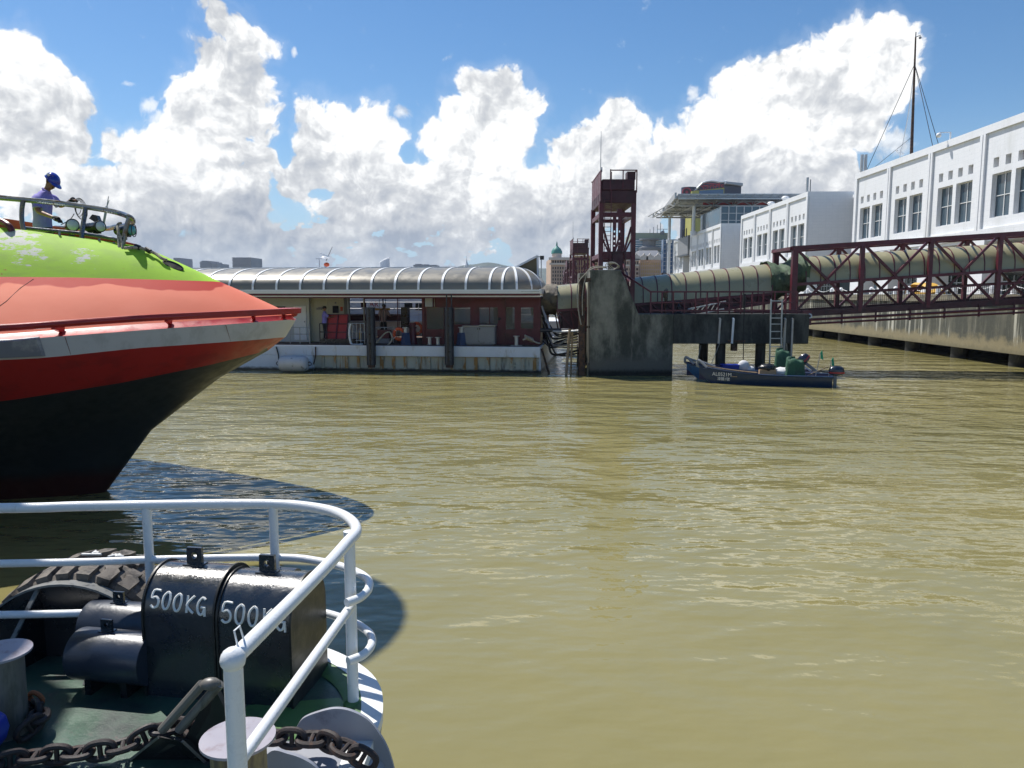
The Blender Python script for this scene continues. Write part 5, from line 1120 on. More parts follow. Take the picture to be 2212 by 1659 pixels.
# truss bridge to the quay
r=thing('truss_bridge','maroon steel truss bridge enclosing an olive tube walkway to the quay','bridge',V((17,35,2.4)))
def fr(t,s,z0_,z1_):                      # t along, s 0 front 1 back
    x=12.43+t*(25.0-12.43); y=34.2-t*.85+s*2.45; return V((x,y,z0_+(z1_-z0_)*t))
ZT=(5.50,6.28); ZB=(2.72,3.42); ZM=(3.92,4.75)
def ch(name,s,zz,w,h,t0=0,t1=1,mt='maroon'):
    m=MB(); m.beam(fr(t0,s,*zz),fr(t1,s,*zz),w,h); build(m,name,mt,r,ang=0)
for s in (0,1):
    ch('top_chord',s,ZT,.16,.2,-.012); ch('bottom_chord',s,(2.62,3.36),.16,.26,mt='maroon_dk'); ch('middle_chord',s,ZM,.11,.13); ch('handrail',s,(3.42,4.15),.05,.07)
    n=4.37; 
    for k in range(5):
        t=k/n*1.0
        if t>1: continue
        m=MB(); w=.17 if k else .24; m.beam(fr(t,s,ZB[0]-.12,ZB[1]-.12),fr(t,s,*ZT),w); build(m,'vertical','maroon',r,ang=0)
        if k<5:
            m=MB(); t2=(k+1)/n; m.beam(fr(t+.01,s,ZT[0]-.1,ZT[1]-.1),fr(t2-.01,s,ZB[0],ZB[1]),.10); m.beam(fr(t+.01,s,*ZB)+V((0,.06,0)),fr(t2-.01,s,ZT[0]-.1,ZT[1]-.1)+V((0,.06,0)),.10); build(m,'diagonal','maroon',r,ang=0)
m=MB()
for k in range(10): m.beam(fr(k/n/2,0,*ZT),fr(k/n/2,1,*ZT),.1)
for k in range(9): m.beam(fr(k/n/2,0,*ZT),fr((k+1)/n/2,1,*ZT),.06)
m.beam(fr(-.012,0,*ZT),fr(-.012,1,*ZT),.14); build(m,'top_brace','maroon',r,ang=0)
m=MB(); m.loft([[fr(t,0,2.62,3.36),fr(t,1,2.62,3.36),fr(t,1,2.54,3.28),fr(t,0,2.54,3.28)] for t in (0,1)],True,True); build(m,'floor','maroon_dk',r,ang=0)
m=MB()
for i in range(150):
    t=i/150; m.beam(fr(t,.02,2.76,3.48),fr(t,.02,3.40,4.13),.012)
for j in range(3): m.beam(fr(0,.02,2.9+.16*j,3.6+.16*j),fr(1,.02,2.9+.16*j,3.6+.16*j),.012)
build(m,'mesh_infill','maroon_dk',r,ang=0)
for z in ((2.34,3.06),(2.16,2.88)):
    m=MB(); m.cyl(fr(.03,-.06,*z),fr(1,-.06,*z),.045 if z[0]<2.3 else .06,n=8); build(m,'service_pipe','maroon',r)
m=MB()
for i in range(9): t=.05+i*.115; m.beam(fr(t,-.06,2.08,2.8),fr(t,-.06,2.6,3.3),.07,.06)
build(m,'pipe_hanger','maroon_dk',r,ang=0)
m=MB(); p=V((12.85,34.0,2.5)); m.beam(V((9.8,34.05,2.78)),V((12.9,34.0,2.72)),.14,.14); m.box(12.75,13.15,33.85,34.4,2.15,2.8); build(m,'hinge_beam','maroon',r,ang=0)
m=MB(); m.torus(V((13.05,33.8,2.55)),(0,1,0),.08,.03,14,6); build(m,'hinge_pin','shipw',r)
a=fr(.05,.5,3.92,4.75); b=fr(1.0,.5,3.92,4.75); ra=a
tube_section(r,a,b,1.12,1.2,1.2,20)
m=MB()
bb_=V((atY(1650,632,Yg).x,Yg,atY(1652,633,Yg-.9).z))
g_=a-bb_
secs=[(bb_+V((-.06,0,-.05)),1.44,1.2),(bb_+g_*.12+V((0,0,-.06)),1.38,1.18),(bb_+g_*.35+V((0,0,-.06)),1.12,1.08),(bb_+g_*.6,1.05,1.05),(bb_+g_*.85,1.25,1.15),(a+V((.1,0,.0)),1.32,1.2)]
bellows(m,dense(secs,8),V((1,0,0)),1.25,.06); build(m,'fabric_sleeve','fabgreen',r,ang=60)
# hoses between pontoon and pier
for k in range(12):
    random.seed(40+k); st=PM@V((-.02,1.0+.15*k,2.95-.17*k if k<7 else 1.3)); e=V((2.85,33.0+.05*k,(.35+.12*k) if k>4 else 1.8+.3*random.random()))
    md=(st+e)/2-V((random.uniform(0,.3),0,.55+.4*random.random() if k<7 else .12)); m=MB(); m.tube(bez([st,st+(md-st)*.5-V((0,0,.15)),md,e],7),.035 if k%3 else .05,7)
    ords=['topmost','second from the top','third from the top','fourth from the top','fifth from the top','sixth from the top','seventh from the top','eighth from the top','ninth from the top','fourth from the bottom','second from the bottom','lowest']; tag(build(m,'hose','roped' if k%4 else 'galv'),('black hose' if k%4 else 'pale line')+' between pontoon end and pier, '+ords[k]+' of its bundle','hose','hoses between the pontoon end and the pier')
m=MB(); m.cyl(PM@V((.0,.4,1.9)),V((2.5,33.6,1.95)),.09,.07,n=10); tag(build(m,'boom_pipe','pipeblk'),'straight dark pipe reaching from pontoon end towards the pier','pipe')
m=MB(); m.cyl(PM@V((.05,.1,1.1)),PM@V((.42,.0,-.1)),.05,n=8); tag(build(m,'spud_pole','rust'),'short rusty pole dipping into the water at the pontoon corner','pole')
m=MB(); m.cyl(V((2.5,33.3,2.0)),V((2.35,33.3,-.1)),.06,n=8); m.cyl(V((2.62,33.3,2.0)),V((2.55,33.3,-.1)),.04,n=8); tag(build(m,'timber_pole','wood'),'orange brown poles standing in the water left of the guide channel','pole')

# ------------------------------------------------ small boats
def boat(name,label,loc,rz,L_,hullm,W_=1.35,grp=None):
    r=thing(name,label,'boat',loc,rz,grp); m=MB(); R_=[]; Ri=[]
    for i in range(17):
        t=i/16; x=L_*t                       # 0 stern -> L bow
        hw=W_/2*(1-max(0,(t-.45)/.55)**2.3)*(.90+.1*min(1,t*4)); hw=max(hw,.05); zt=.40+.24*max(0,(t-.35)/.65)**2; zk=-.15+(.55*max(0,(t-.84)/.16)**1.5)
        xb=x-(.0 if t<.84 else 0)
        R_.append([V((x,-hw,zt)),V((x,-hw*.97,zt-.1)),V((x,-hw*.80,(zk+zt)*.35)),V((x,-hw*.6,zk+.0)),V((x,0,zk-.03)),V((x,hw*.6,zk)),V((x,hw*.8,(zk+zt)*.35)),V((x,hw*.97,zt-.1)),V((x,hw,zt))])
        Ri.append([V((x,-hw+.05,zt)),V((x,-hw*.8+.04,.12)),V((x,0,.1)),V((x,hw*.8-.04,.12)),V((x,hw-.05,zt))])
    m.loft(R_,False); m.add(R_[0],[tuple(range(9))]); m.add(R_[-1],[tuple(range(9))[::-1]]); build(m,'hull',hullm,r,local=True)
    m=MB(); m.loft(Ri,False); m.add(Ri[0],[(0,1,2,3,4)]); build(m,'inside','boatin',r,local=True)
    m=MB(); m.tube([q_[0]+V((0,0,.01)) for q_ in R_],.035,6); m.tube([q_[-1]+V((0,0,.01)) for q_ in R_],.035,6); m.beam(R_[0][0],R_[0][-1],.06); build(m,'gunwale','boatblue' if hullm!='boatcy' else 'boatin',r,local=True)
    for t in (.25,.5,.72): m=MB(); x=L_*t; hw=W_/2*.85; m.box(x-.1,x+.1,-hw,hw,.3,.33); build(m,'thwart','wood',r,local=True)
    m=MB(); m.box(L_*.82,L_*.97,-.22,.22,.54,.57); build(m,'foredeck','boatblue',r,local=True)
    m=MB(); m.tube(bez([R_[-2][0],R_[-1][4]+V((.06,0,.28)),R_[-1][4]+V((.02,0,.5)),R_[-2][-1]],5),.055,8); m.tube([R_[-1][4]+V((.1,0,.5)),R_[-3][4]+V((0,0,.75))],.05,7); build(m,'bow_fender','grey',r,local=True)
    return r
st=onz(1800,838,0); bw=onz(1536,829,0); d=bw-st; rzb=math.atan2(d.y,d.x); Lb=5.15
def bl(px,py,lb,ly):   # reading off the photo at depth ly in boat frame
    inv=lb.inverted(); o=inv@V((0,0,CAMZ)); dd=inv.to_3x3()@ray(px,py); t=(ly-o.y)/dd.y; return o+dd*t
nb=d.normalized().cross(V((0,0,1)))          # towards port
b1loc=st+V((.12,.5,0)); b1=boat('sampan','nearer navy blue sampan lettered in white on its bow, outboard on stern','',0,1,'boatblue') if False else None
b1=boat('sampan','nearer navy blue sampan lettered in white near its bow',tuple(b1loc),rzb,4.92,'boatblue',1.3)
Lb=4.92
B1=FR[b1.name]
side=[q_ for q_ in (-1,1) if (B1.to_3x3()@V((0,q_,0))).y<0][0]
m=MB(); xd=(B1.to_3x3()@V((-1,0,0))); 
def onhull(x,z,out=.014):
    t=x/Lb; hw=1.3/2*(1-max(0,(t-.45)/.55)**2.3); return B1@V((x,side*(hw+out),z))
m.text('AL0521M',.20,onhull(4.02,.37),onhull(3.4,.37)-onhull(4.6,.37),(0,0,1),.012)
m.text('濠鏡1號',.145,onhull(3.95,.19,.0),onhull(3.4,.2)-onhull(4.5,.2),(0,0,1),.02)
build(m,'lettering','letter',b1,ang=0)
m=MB(); gp=[B1@V((x,side*(1.3/2*(1-max(0,(x/Lb-.45)/.55)**2.3)-.03),.46+.24*max(0,(x/Lb-.35)/.65)**2)) for x in [2.7+.2*i for i in range(11)]]
m.loft([[p+V((0,-.04,0)),p+V((0,.14,0)),p+V((0,.14,.03)),p+V((0,-.04,.03))] for p in gp],True,True); build(m,'side_plank','wood',b1)
b2loc=b1loc+V((-.12,1.65,0)); b2=boat('sampan','farther blue sampan moored behind, with thick grey bow fender',tuple(b2loc),rzb+.02,Lb,'boatcy',1.35); B2=FR[b2.name]
def outboard(label,Mx,tilt,kind):
    r=thing('outboard_motor',label,'motor',Mx@V((-.12,0,.42)),rzb); 
    R_=Matrix.Rotation(tilt,4,'Y'); m=MB(); m.rev([(.10,.0),(.17,.05),(.19,.2),(.17,.36),(.10,.44),(.02,.46)],(0,0,0),n=14); m.v=[V((q_.x*1.5-.05,q_.y*.75,q_.z*.82)) for q_ in m.v]; m.xf(R_); build(m,'cowling','motor',r,local=True)
    m=MB(); m.box(-.07,.05,-.06,.06,-.75,.02); m.box(-.16,.10,-.02,.02,-.72,-.68); m.xf(R_); build(m,'leg','grey',r,local=True,bevel=.01)
    m=MB(); m.rev([(.215,.10),(.215,.17)],n=14,cap=False); m.v=[V((q_.x*1.5*.90-.05,q_.y*.75*.90,q_.z*.82)) for q_ in m.v]; m.xf(R_); build(m,'red_stripe','redp',r,local=True)
    m=MB(); m.beam((.15,0,.1),(.6,.08,.16),.04); m.xf(R_); build(m,'tiller','black',r,local=True); return r
outboard('dark outboard motor with red stripe on the stern of the nearer sampan',B1,.0,0)
outboard('tilted dark outboard motor on the farther sampan',B2@Matrix.Translation(V((.35,0,.30))),.9,0)
def cover(label,c,w,dp,h):
    r_=rzb; T_=Matrix.Translation(V(c))@Matrix.Rotation(r_,4,'Z'); m=MB(); n=20; rings=[]
    for z,k in ((0,1.12),(h*.3,1.03),(h*.7,.98),(h*.93,.95),(h,.80),(h*1.02,.3),(h*1.02,.02)):
        ring=[]
        for i in range(n):
            a=2*PI*i/n; ca_,sa=math.cos(a),math.sin(a); ex=.45; x=w/2*math.copysign(abs(ca_)**ex,ca_)*k; y=dp/2*math.copysign(abs(sa)**ex,sa)*k; fold=1+.07*math.sin(i*2.6+z*6)*(1.2-z/h)
            ring.append(T_@V((x*fold,y*fold,z+.05*math.sin(i*1.7)*(k<.97)+(.06*ca_ if z>h*.9 else 0))))
        rings.append(ring)
    m.loft(rings,True,True); return tag(build(m,'covered_engine','cover',ang=70),label,'cover')
def inb(Mx,px,py,ly): 
    q_=bl(px,py,Mx,ly); return Mx@V((q_.x,q_.y,.34))
cover('dark green cloth cover over gear in the nearer sampan',inb(B1,1717,800,0),.68,.7,.66)
cover('dark green cloth cover in the farther sampan, left of the other',inb(B2,1690,790,0),.6,.6,.88)
m=MB(); c=inb(B1,1657,803,side*.15); T_=Matrix.Translation(c)@Matrix.Rotation(rzb+.1,4,'Z'); m.box(-.32,.30,-.22,.22,.0,.26); m.xf(T_); tag(build(m,'cardboard_box','box',bevel=.01),'open cardboard box in the nearer sampan under a black bag','box')
m=MB(); m.ell(c+V((0,0,.32)),.34,.26,.16,16,10); m.v=[q_+V((math.sin(q_.y*40),math.cos(q_.x*37),math.sin(q_.x*29+q_.y*23)))*.018 for q_ in m.v]; tag(build(m,'plastic_bag','plast',ang=60),'crumpled black plastic bag on top of the cardboard box','bag')
m=MB(); c=inb(B1,1690,803,0)+V((0,.1,.0)); m.ell(c+V((0,0,.15)),.42,.3,.17,16,9); m.v=[q_+V((math.sin(q_.y*30),0,math.sin(q_.x*19+q_.y*23)*1.3))*.022 for q_ in m.v]; tag(build(m,'white_sack','bag',ang=60),'flat white sack between the box and the green cover','sack')
m=MB(); c=inb(B2,1606,800,0); m.ell(c+V((0,0,.22)),.24,.2,.24,14,9); m.ell(c+V((.25,0,.08)),.22,.2,.14,14,9); tag(build(m,'white_bag','bag',ang=60),'round white bag in the farther sampan beside the blue tub','bag')
m=MB(); c=inb(B2,1577,800,0); m.box(c.x-.35,c.x+.3,c.y-.25,c.y+.2,c.z,c.z+.26); m.box(c.x-.38,c.x+.33,c.y-.28,c.y+.23,c.z+.24,c.z+.28); tag(build(m,'plastic_tub','bluebr',bevel=.02),'bright blue plastic tub in the farther sampan','tub')
for px0,py0,px1,py1,px2,M_,ly,lab in ((1762,802,1772,765,1777,B1,.3,'left green pennant on thin pole at the boats\' sterns'),(1790,812,1796,780,1799,B1,-.1,'right green pennant on thin pole near the outboard')):
    a=inb(M_,px0,py0,ly); t=V((atY(px1,py1-2,a.y).x,a.y,atY(px1,py1-2,a.y).z)); r=thing('pennant',lab,'flag',a); m=MB(); m.cyl(a,t,.015,n=5); build(m,'pole','grey',r)
    m=MB(); m.prism([t,t+V((.07,0,.12)),t+V((.10,0,-.06)),t+V((.13,0,-.26)),t+V((.02,0,-.2)),t+V((.03,0,-.05))],(0,.015,0)); build(m,'flag','flag',r,ang=0)
for a,b,lab in (((1739,814),(1790,790),'pale wooden oar sloping up over the stern of the nearer sampan'),((1720,802),(1757,810),'pale plank lying across the sterns of the sampans')):
    p=inb(B1,*a,.0); q_=inb(B1,*b,.0); q_=V((q_.x,q_.y,p.z+(.42 if 'oar' in lab else .02))); m=MB(); m.beam(p,q_,.05 if 'oar' in lab else .22,.03); tag(build(m,'oar' if 'oar' in lab else 'plank','wood'),lab,'oar' if 'oar' in lab else 'plank')
m=MB(); p=inb(B2,1757,806,0); m.cyl(p,p+V((-.55,0,.4)),.03,n=6); tag(build(m,'boat_hook','shipw'),'white boat hook leaning by the tilted outboard','pole')
for px0,py0,px1,py1,lab in ((1504,792,1514,745,'thin mooring line from the pile to the farther sampan bow'),(1533,796,1556,738,'thin mooring line from the beam down to the nearer sampan bow')):
    m=MB(); a=atY(px0,py0,31.5); b=atY(px1,py1,33.2); m.cyl(a,b,.015,n=5); tag(build(m,'mooring_line','rope'),lab,'rope')
# ------------------------------------------------ fast ferry bow
YC=13.4
FRY=thing('fast_ferry','lime green and red fast ferry with black hull, its bow pointing right','ferry',(-8,YC,0))
class Line:
    def __init__(s,endpx,a,c,px,ext=0.,far=None):
        e=atY(*endpx,YC); s.xe=e.x; s.a=a; s.c=c; s.tab=[(e.x,e.z)]
        for p in px:
            r=ray(*p); lo,hi=0.001,16.
            for _ in range(60):
                d=(lo+hi)/2; X=s.xe-d; Y=YC-s.b(d)
                if X/Y>r.x/r.y: lo=d
                else: hi=d
            X=s.xe-d; Y=YC-s.b(d); s.tab.append((X,CAMZ+r.z/r.y*Y))
        s.tab.sort(); s.ext=ext
    def b(s,d): return s.a*math.sqrt(max(d,0))+s.c*d
    def z(s,x): return interp(s.tab,x) if x>s.tab[0][0] else s.tab[0][1]+(s.tab[0][0]-x)*s.ext
    def p(s,t,side=-1,off=0.,dz=0.):
        d=(s.xe+16)*(1-t)**2; x=s.xe-d; return V((x+off*.4*(1 if d<.3 else .3),YC+side*(s.b(d)+off),s.z(x)+dz))
    def at(s,x,side=-1,off=0.,dz=0.): d=max(s.xe-x,0); return V((x,YC+side*(s.b(d)+off),s.z(x)+dz))
LK=Line((212,1086),.30,.10,[(0,1086)])
LA=Line((325,930),.62,.12,[(0,1000)])
LB=Line((470,818),.80,.16,[(0,930)])
L1=Line((575,752),1.0,.19,[(0,868),(130,848),(256,828),(450,789),(560,762)])
L2=Line((614,729),1.16,.23,[(0,778),(100,773),(297,752),(500,738),(606,729)])
L3=Line((637,692),1.16,.23,[(0,738),(71,731),(350,710),(500,700),(630,690)])
L3b=Line((632,688),1.10,.22,[(0,735),(71,728),(350,707),(500,697),(625,687)])
L4=Line((628,680),1.02,.21,[(0,722),(300,700),(500,688),(622,680)])
L5=Line((474,609),.66,.17,[(0,598),(150,599),(309,603),(463,608)],ext=.02)
L6=Line((322,540),.36,.14,[(0,491),(80,500),(150,511),(230,522),(300,534)],ext=.12)
T=[i/44 for i in range(45)]
def strips(lines,name,mats_,mis,caps=False):
    m=MB()
    for side in (-1,1):
        for k,(a,b) in enumerate(zip(lines,lines[1:])):
            m.m=mis[k]; n=1
            m.loft([[a.p(t,side),b.p(t,side)] for t in T],False)
    return build(m,name,mats_,FRY,ang=40)
strips([LK,LA,LB,L1,L2],'hull',['f_black','f_red'],[0,0,0,1])
# below water closing
strips([L2,L3],'fender_band','f_band',[0])
m=MB()
for side in (-1,1): m.loft([[L3.p(t,side),L3b.p(t,side)] for t in T],False); m.loft([[L3b.p(t,side),L4.p(t,side)] for t in T],False)
build(m,'lower_coaming','f_red',FRY,ang=40)
def mid(a,b,t,side,k,bulge=.05):
    p,q_=a.p(t,side),b.p(t,side); r_=p+(q_-p)*k; n=V((0,side,1)).normalized(); return r_+n*bulge*math.sin(PI*k)*min(1,(1-t)*4)
for a,b,nm,mt in ((L4,L5,'flared_side','f_salmon'),(L5,L6,'upper_side','f_green')):
    m=MB()
    for side in (-1,1):
        for k in range(8): m.loft([[mid(a,b,t,side,k/8),mid(a,b,t,side,(k+1)/8)] for t in T],False)
    # crest plate closing between the tips
    build(m,nm,mt,FRY,ang=50)
m=MB(); fl=[V((L6.at(x).x,0,0)) for x in (0,)]
IN=[]
for side in (-1,1):
    m.loft([[L6.p(t,side),L6.p(t,side,-.10 if t<.93 else 0,.0),L6.p(t,side,-.12 if t<.93 else 0,-.62*min(1,(1-t)*6))] for t in T],False)
m.loft([[L6.p(t,-1,-.12 if t<.93 else 0,-.62*min(1,(1-t)*6)),L6.p(t,1,-.12 if t<.93 else 0,-.62*min(1,(1-t)*6))] for t in T],False)
build(m,'foredeck_well','f_green',FRY,ang=40)
# grey patch on the band at the left, diagonal seam, panel seam
m=MB(); pts=[]
xs=[-7.2-.3*i for i in range(8)]; x_=L2.at(-6.75)
m.loft([[L2.at(x,-1,.02,.03),L3.at(x,-1,.02,.02),L3.at(x,-1,.10,-.01),L2.at(x,-1,.10,.03)] for x in [-6.62,-6.9,-7.3,-7.8,-8.6,-10,-13]],True,True)
M['f_greyp']=mat('grey fender patch',(.20,.21,.25),.5,c2=(.42,.42,.44),amt=.3,sc2=(2,2,2)); build(m,'fender_patch','f_greyp',FRY,ang=30)
# rub rail with brackets
LR=Line((636,672),1.16,.23,[(0,709),(150,698),(309,687),(500,678),(630,672)])
m=MB(); pp=[LR.p(t,-1) for t in T]+[LR.p(t,1) for t in T[::-1]][1:]
m.loft([[p+V((0,0,.05)),p+V((0,-.0,-.05))+V((0,0,0))]+[p+(V((p.x+9,YC,p.z))-p).normalized()*.09+V((0,0,-.04)),p+(V((p.x+9,YC,p.z))-p).normalized()*.10+V((0,0,.05))] for p in pp],True,True)
m.tube([p for p in pp],.052,8); build(m,'rubbing_rail','f_red',FRY,ang=50)
for i,px in enumerate((112,358,546,660,-120,612)):
    for side in (-1,1):
        r_=ray(min(px,634),690); X=None; lo,hi=.001,12
        for _ in range(50):
            d=(lo+hi)/2; X=LR.xe-d; Y=YC-LR.b(d)
            if X/Y>r_.x/r_.y: lo=d
            else: hi=d
        a=LR.at(X,side,-.02,-.02); b=L4.at(X-.02,side,.02,-.0); m=MB(); m.beam(a,b,.05,.10); build(m,'rail_bracket','f_red',FRY,ang=0)
# red inner bulwark on the far side
tb=[(-14,5.45),(atY(0,470,14.1).x,atY(0,470,14.1).z),(atY(110,487,14).x,atY(110,487,14).z),(atY(200,504,13.9).x,atY(200,504,13.9).z),(atY(300,529,13.7).x,atY(300,529,13.7).z)]
m=MB(); m.loft([[L6.at(x,1,-.02,-.3),L6.at(x,1,-.02,0)*1+V((0,0,interp(tb,x)-L6.at(x,1).z)),L6.at(x,1,.06,0)+V((0,0,interp(tb,x)-L6.at(x,1).z)),L6.at(x,1,.06,-.3)] for x in [-14,-11,-9.3,-8.6,-8,-7.5,-7,-6.65]],True,True)
build(m,'inner_bulwark','f_red',FRY,ang=40)
for px in (37,68):
    pass
m=MB(); a=atY(0,482,12.6); pts=[atY(-30,470,12.7),atY(0,477,12.7),atY(18,487,12.6),atY(26,499,12.6)]; m.tube(bez(pts,6),.05,8); build(m,'deck_hoop','maroon',FRY)
# welded plate seams
def onflank(px,py,A,B):
    r_=ray(px,py); best=None
    for i in range(140):
        for j in range(21):
            p=mid(A,B,i/140,-1,j/20); u=math.hypot(p.x/p.y-r_.x/r_.y,(p.z-CAMZ)/p.y-r_.z/r_.y)
            if best is None or u<best[0]: best=(u,p)
    return best[1]
M['seam']=mat('weld seam',(.16,.05,.04),.6)
m=MB()
m.tube([onflank(x,y,L4,L5)+V((0,-.002,.002)) for x,y in ((-20,677),(10,652),(40,627),(71,602))],.004,5); build(m,'plate_seam','seam',FRY)
for px in (140,484):
    xx=None
    for i in range(200):
        p=L3.p(i/200,-1)
        if abs(p.x/p.y*1660+1106-px)<6: xx=p.x
    if xx: m=MB(); m.tube([L1.at(xx,-1,.002,.01),L2.at(xx,-1,.001,.01),L3.at(xx,-1,.001,-.01)],.004,5); build(m,'plate_seam','seam',FRY)
# steel pulpit rail on the deck edge
def onL6(px,py,off=0.):
    r_=ray(px,py); lo,hi=.001,12
    for _ in range(50):
        d=(lo+hi)/2; X=L6.xe-d; Y=YC-L6.b(d)-off
        if X/Y>r_.x/r_.y: lo=d
        else: hi=d
    return V((X,Y,CAMZ+r_.z/r_.y*Y))
top=[onL6(-120,418,-.42),onL6(-40,424,-.42),onL6(0,427,-.42),onL6(60,432,-.42),onL6(120,438,-.42),onL6(180,446,-.42),onL6(235,455,-.36),onL6(262,462,-.28)]
top+=[atY(281,470,13.2),atY(287,478,13.5),atY(278,486,13.9),atY(250,490,14.3),atY(222,494,14.7),atY(120,492,15.2)]
m=MB(); m.tube(bez(top,6),.045,10); build(m,'pulpit_rail','stainless',FRY)
for q_ in (((50,433),(47,455),(48,482),(54,501)),((185,447),(182,470),(178,495),(176,521)),((279,470),(273,490),(268,515),(262,543))):
    m=MB(); pts=[onL6(*p,-.42+.13*k_) if q_[0][0]<250 else atY(*p,13.2) for k_,p in enumerate(q_)]; pts[-1]=pts[-1]-V((0,0,.05)); m.tube(bez(pts,6),.038,9); build(m,'pulpit_post','stainless',FRY)
m=MB(); pts=[onL6(54,493,-.22),onL6(120,499,-.22),onL6(180,505,-.22),onL6(230,513,-.2),atY(262,521,13.15)]; m.tube(bez(pts,5),.03,8); build(m,'lower_rail','stainless',FRY)
for px,py in ((128,497),(214,512),(246,520)):
    m=MB(); a=onL6(px,py+3); b=onL6(px,py+26 if px<200 else py+24); m.cyl(a,b-V((0,0,.05)),.02,n=7); build(m,'rail_stanchion','stainless',FRY)
# searchlights
def light(px,py,Y,r0,ln,yaw,lens,label=None):
    c=atY(px,py,Y); ax=V((math.cos(yaw),-math.sin(yaw),0)); m=MB()
    m.rev([(r0*.5,-ln),(r0*.86,-ln*.93),(r0*.9,-ln*.2),(r0*1.0,-ln*.15),(r0*1.0,0)],c,ax,20); o=build(m,'searchlight','black',FRY,label=label)
    m=MB(); m.torus(c,ax,r0*.98,r0*.10,22,7); build(m,'bezel','black',o)
    m=MB(); m.rev([(r0*.9,.0),(r0*.7,.02),(.01,.035)],c+ax*.005,ax,20); build(m,'lens',lens,o)
    m=MB(); m.beam(c-ax*ln*.5-V((0,0,r0*.8)),c-ax*ln*.5-V((0,0,r0*1.75)),.07); m.beam(c-ax*ln*.72-V((0,0,r0*.95)),c-ax*ln*.25-V((0,0,r0*.95)),.13,.05); build(m,'bracket','black',o,ang=0)
light(157,486,13.3,.10,.42,.95,'lens','white lensed searchlight nearest the worker')
light(217,489,13.35,.092,.44,.62,'lens','middle searchlight between the posts')
light(284,497,13.3,.09,.38,.45,'lensb','teal lensed searchlight at the tip of rail')
m=MB(); c=atY(288,498,13.25); m.torus(c+V((.02,-.02,0)),(.5,-.8,0),.105,.008,18,5,.35,1); build(m,'lens_guard','black',FRY)
m=MB(); a=atY(219,483,13.9); b=atY(236,432,13.9); mid_=atY(231,446,13.9)
m.cyl(atY(221,497,13.9),mid_,.022,n=7); m.cyl(mid_,atY(234.5,424,13.9),.009,.006,n=5); m.cyl(mid_,b,.009,.006,n=5); build(m,'whip_aerial','shipg',FRY)
m=MB(); c=atY(201,473,13.6); m.prism([atY(192,472,13.6),atY(199,463,13.6),atY(208,465,13.6),atY(213,478,13.6),atY(205,480,13.6)],(0,.12,0)); m.beam(atY(210,478,13.6),atY(213,492,13.6),.04); build(m,'horn','black',FRY)
# hawse opening and mooring rope
def onslope(px,py,k=0.,off=.02):     # point on green flank: intersect sampled surface
    r_=ray(px,py); best=None
    for i in range(120):
        t=i/120
        for j in range(21):
            p=mid(L5,L6,t,-1,j/20); dd=(p-V((0,0,CAMZ))); u=V((p.x/p.y-r_.x/r_.y,(p.z-CAMZ)/p.y-r_.z/r_.y,0)).length
            if best is None or u<best[0]: best=(u,p)
    return best[1]
h1,h2=onslope(356,568),onslope(394,583)
m=MB(); ax=(h2-h1).normalized(); upv=V((0,-.55,.8)); c=(h1+h2)/2; sd=ax.cross(upv).normalized()
ring=[c+ax*math.cos(t)*(h2-h1).length*.56+sd*math.sin(t)*.07+upv*.012 for t in [2*PI*k/24 for k in range(24)]]
m.tube(ring,.014,6,True); build(m,'hawse_rim','black',FRY); m=MB(); m.add([p+upv*.004 for p in ring],[tuple(range(24))]); build(m,'hawse_opening','dark',FRY,ang=0)
m=MB(); pts=[atY(256,494,13.2),atY(255,505,13.15),atY(256,520,13.1),atY(257,540,13.0)]; m.tube(bez(pts,4),.021,7); pts=[atY(262,482,13.3),atY(255,484,13.3),atY(254,495,13.2),atY(262,520,13.1),atY(264,541,13.0)]; m.tube(bez(pts,4),.021,7)
g0=V((0,-.03,.06)); pts=[atY(268,536,12.95)]+[onslope(*q_)+g0 for q_ in ((300,541),(322,548),(338,557),(352,566),(362,571))]; m.tube(bez(pts,6),.026,8)
tag(build(m,'mooring_rope','rope'),'twisted grey mooring rope running from the rail tip into the hawse slot','rope')
m=MB()
for q_,q2 in (((292,540),(304,543)),((316,545),(327,552))): m.cyl(onslope(*q_)+g0,onslope(*q2)+g0,.042,n=9)
tag(build(m,'rope_sleeve','black'),'black chafing sleeves on the ferry mooring rope','sleeve')
# wheelhouse and passenger decks of the ferry, left of the view
m=MB()
def sec(z,x0,hb,n=14): return [V((x0-5.5*(1-math.cos(a)) ,YC+hb*math.sin(a),z)) for a in [(-PI/2+PI*i/n) for i in range(n+1)]]+[V((-34,YC+hb,z)),V((-34,YC-hb,z))]
m.loft([sec(3.0,-16.3,4.6),sec(7.8,-16.6,4.5),sec(8.2,-16.2,4.6),sec(10.0,-16.6,4.4)],True,True); build(m,'superstructure','shipw',FRY,ang=40)
m=MB(); m.loft([[p+(p-V((-20,YC,p.z))).normalized()*.03 for p in sec(z,x0,4.6)[:15]] for z,x0 in ((8.5,-16.3),(9.6,-16.5))],False); build(m,'wheelhouse_window','glass',FRY)

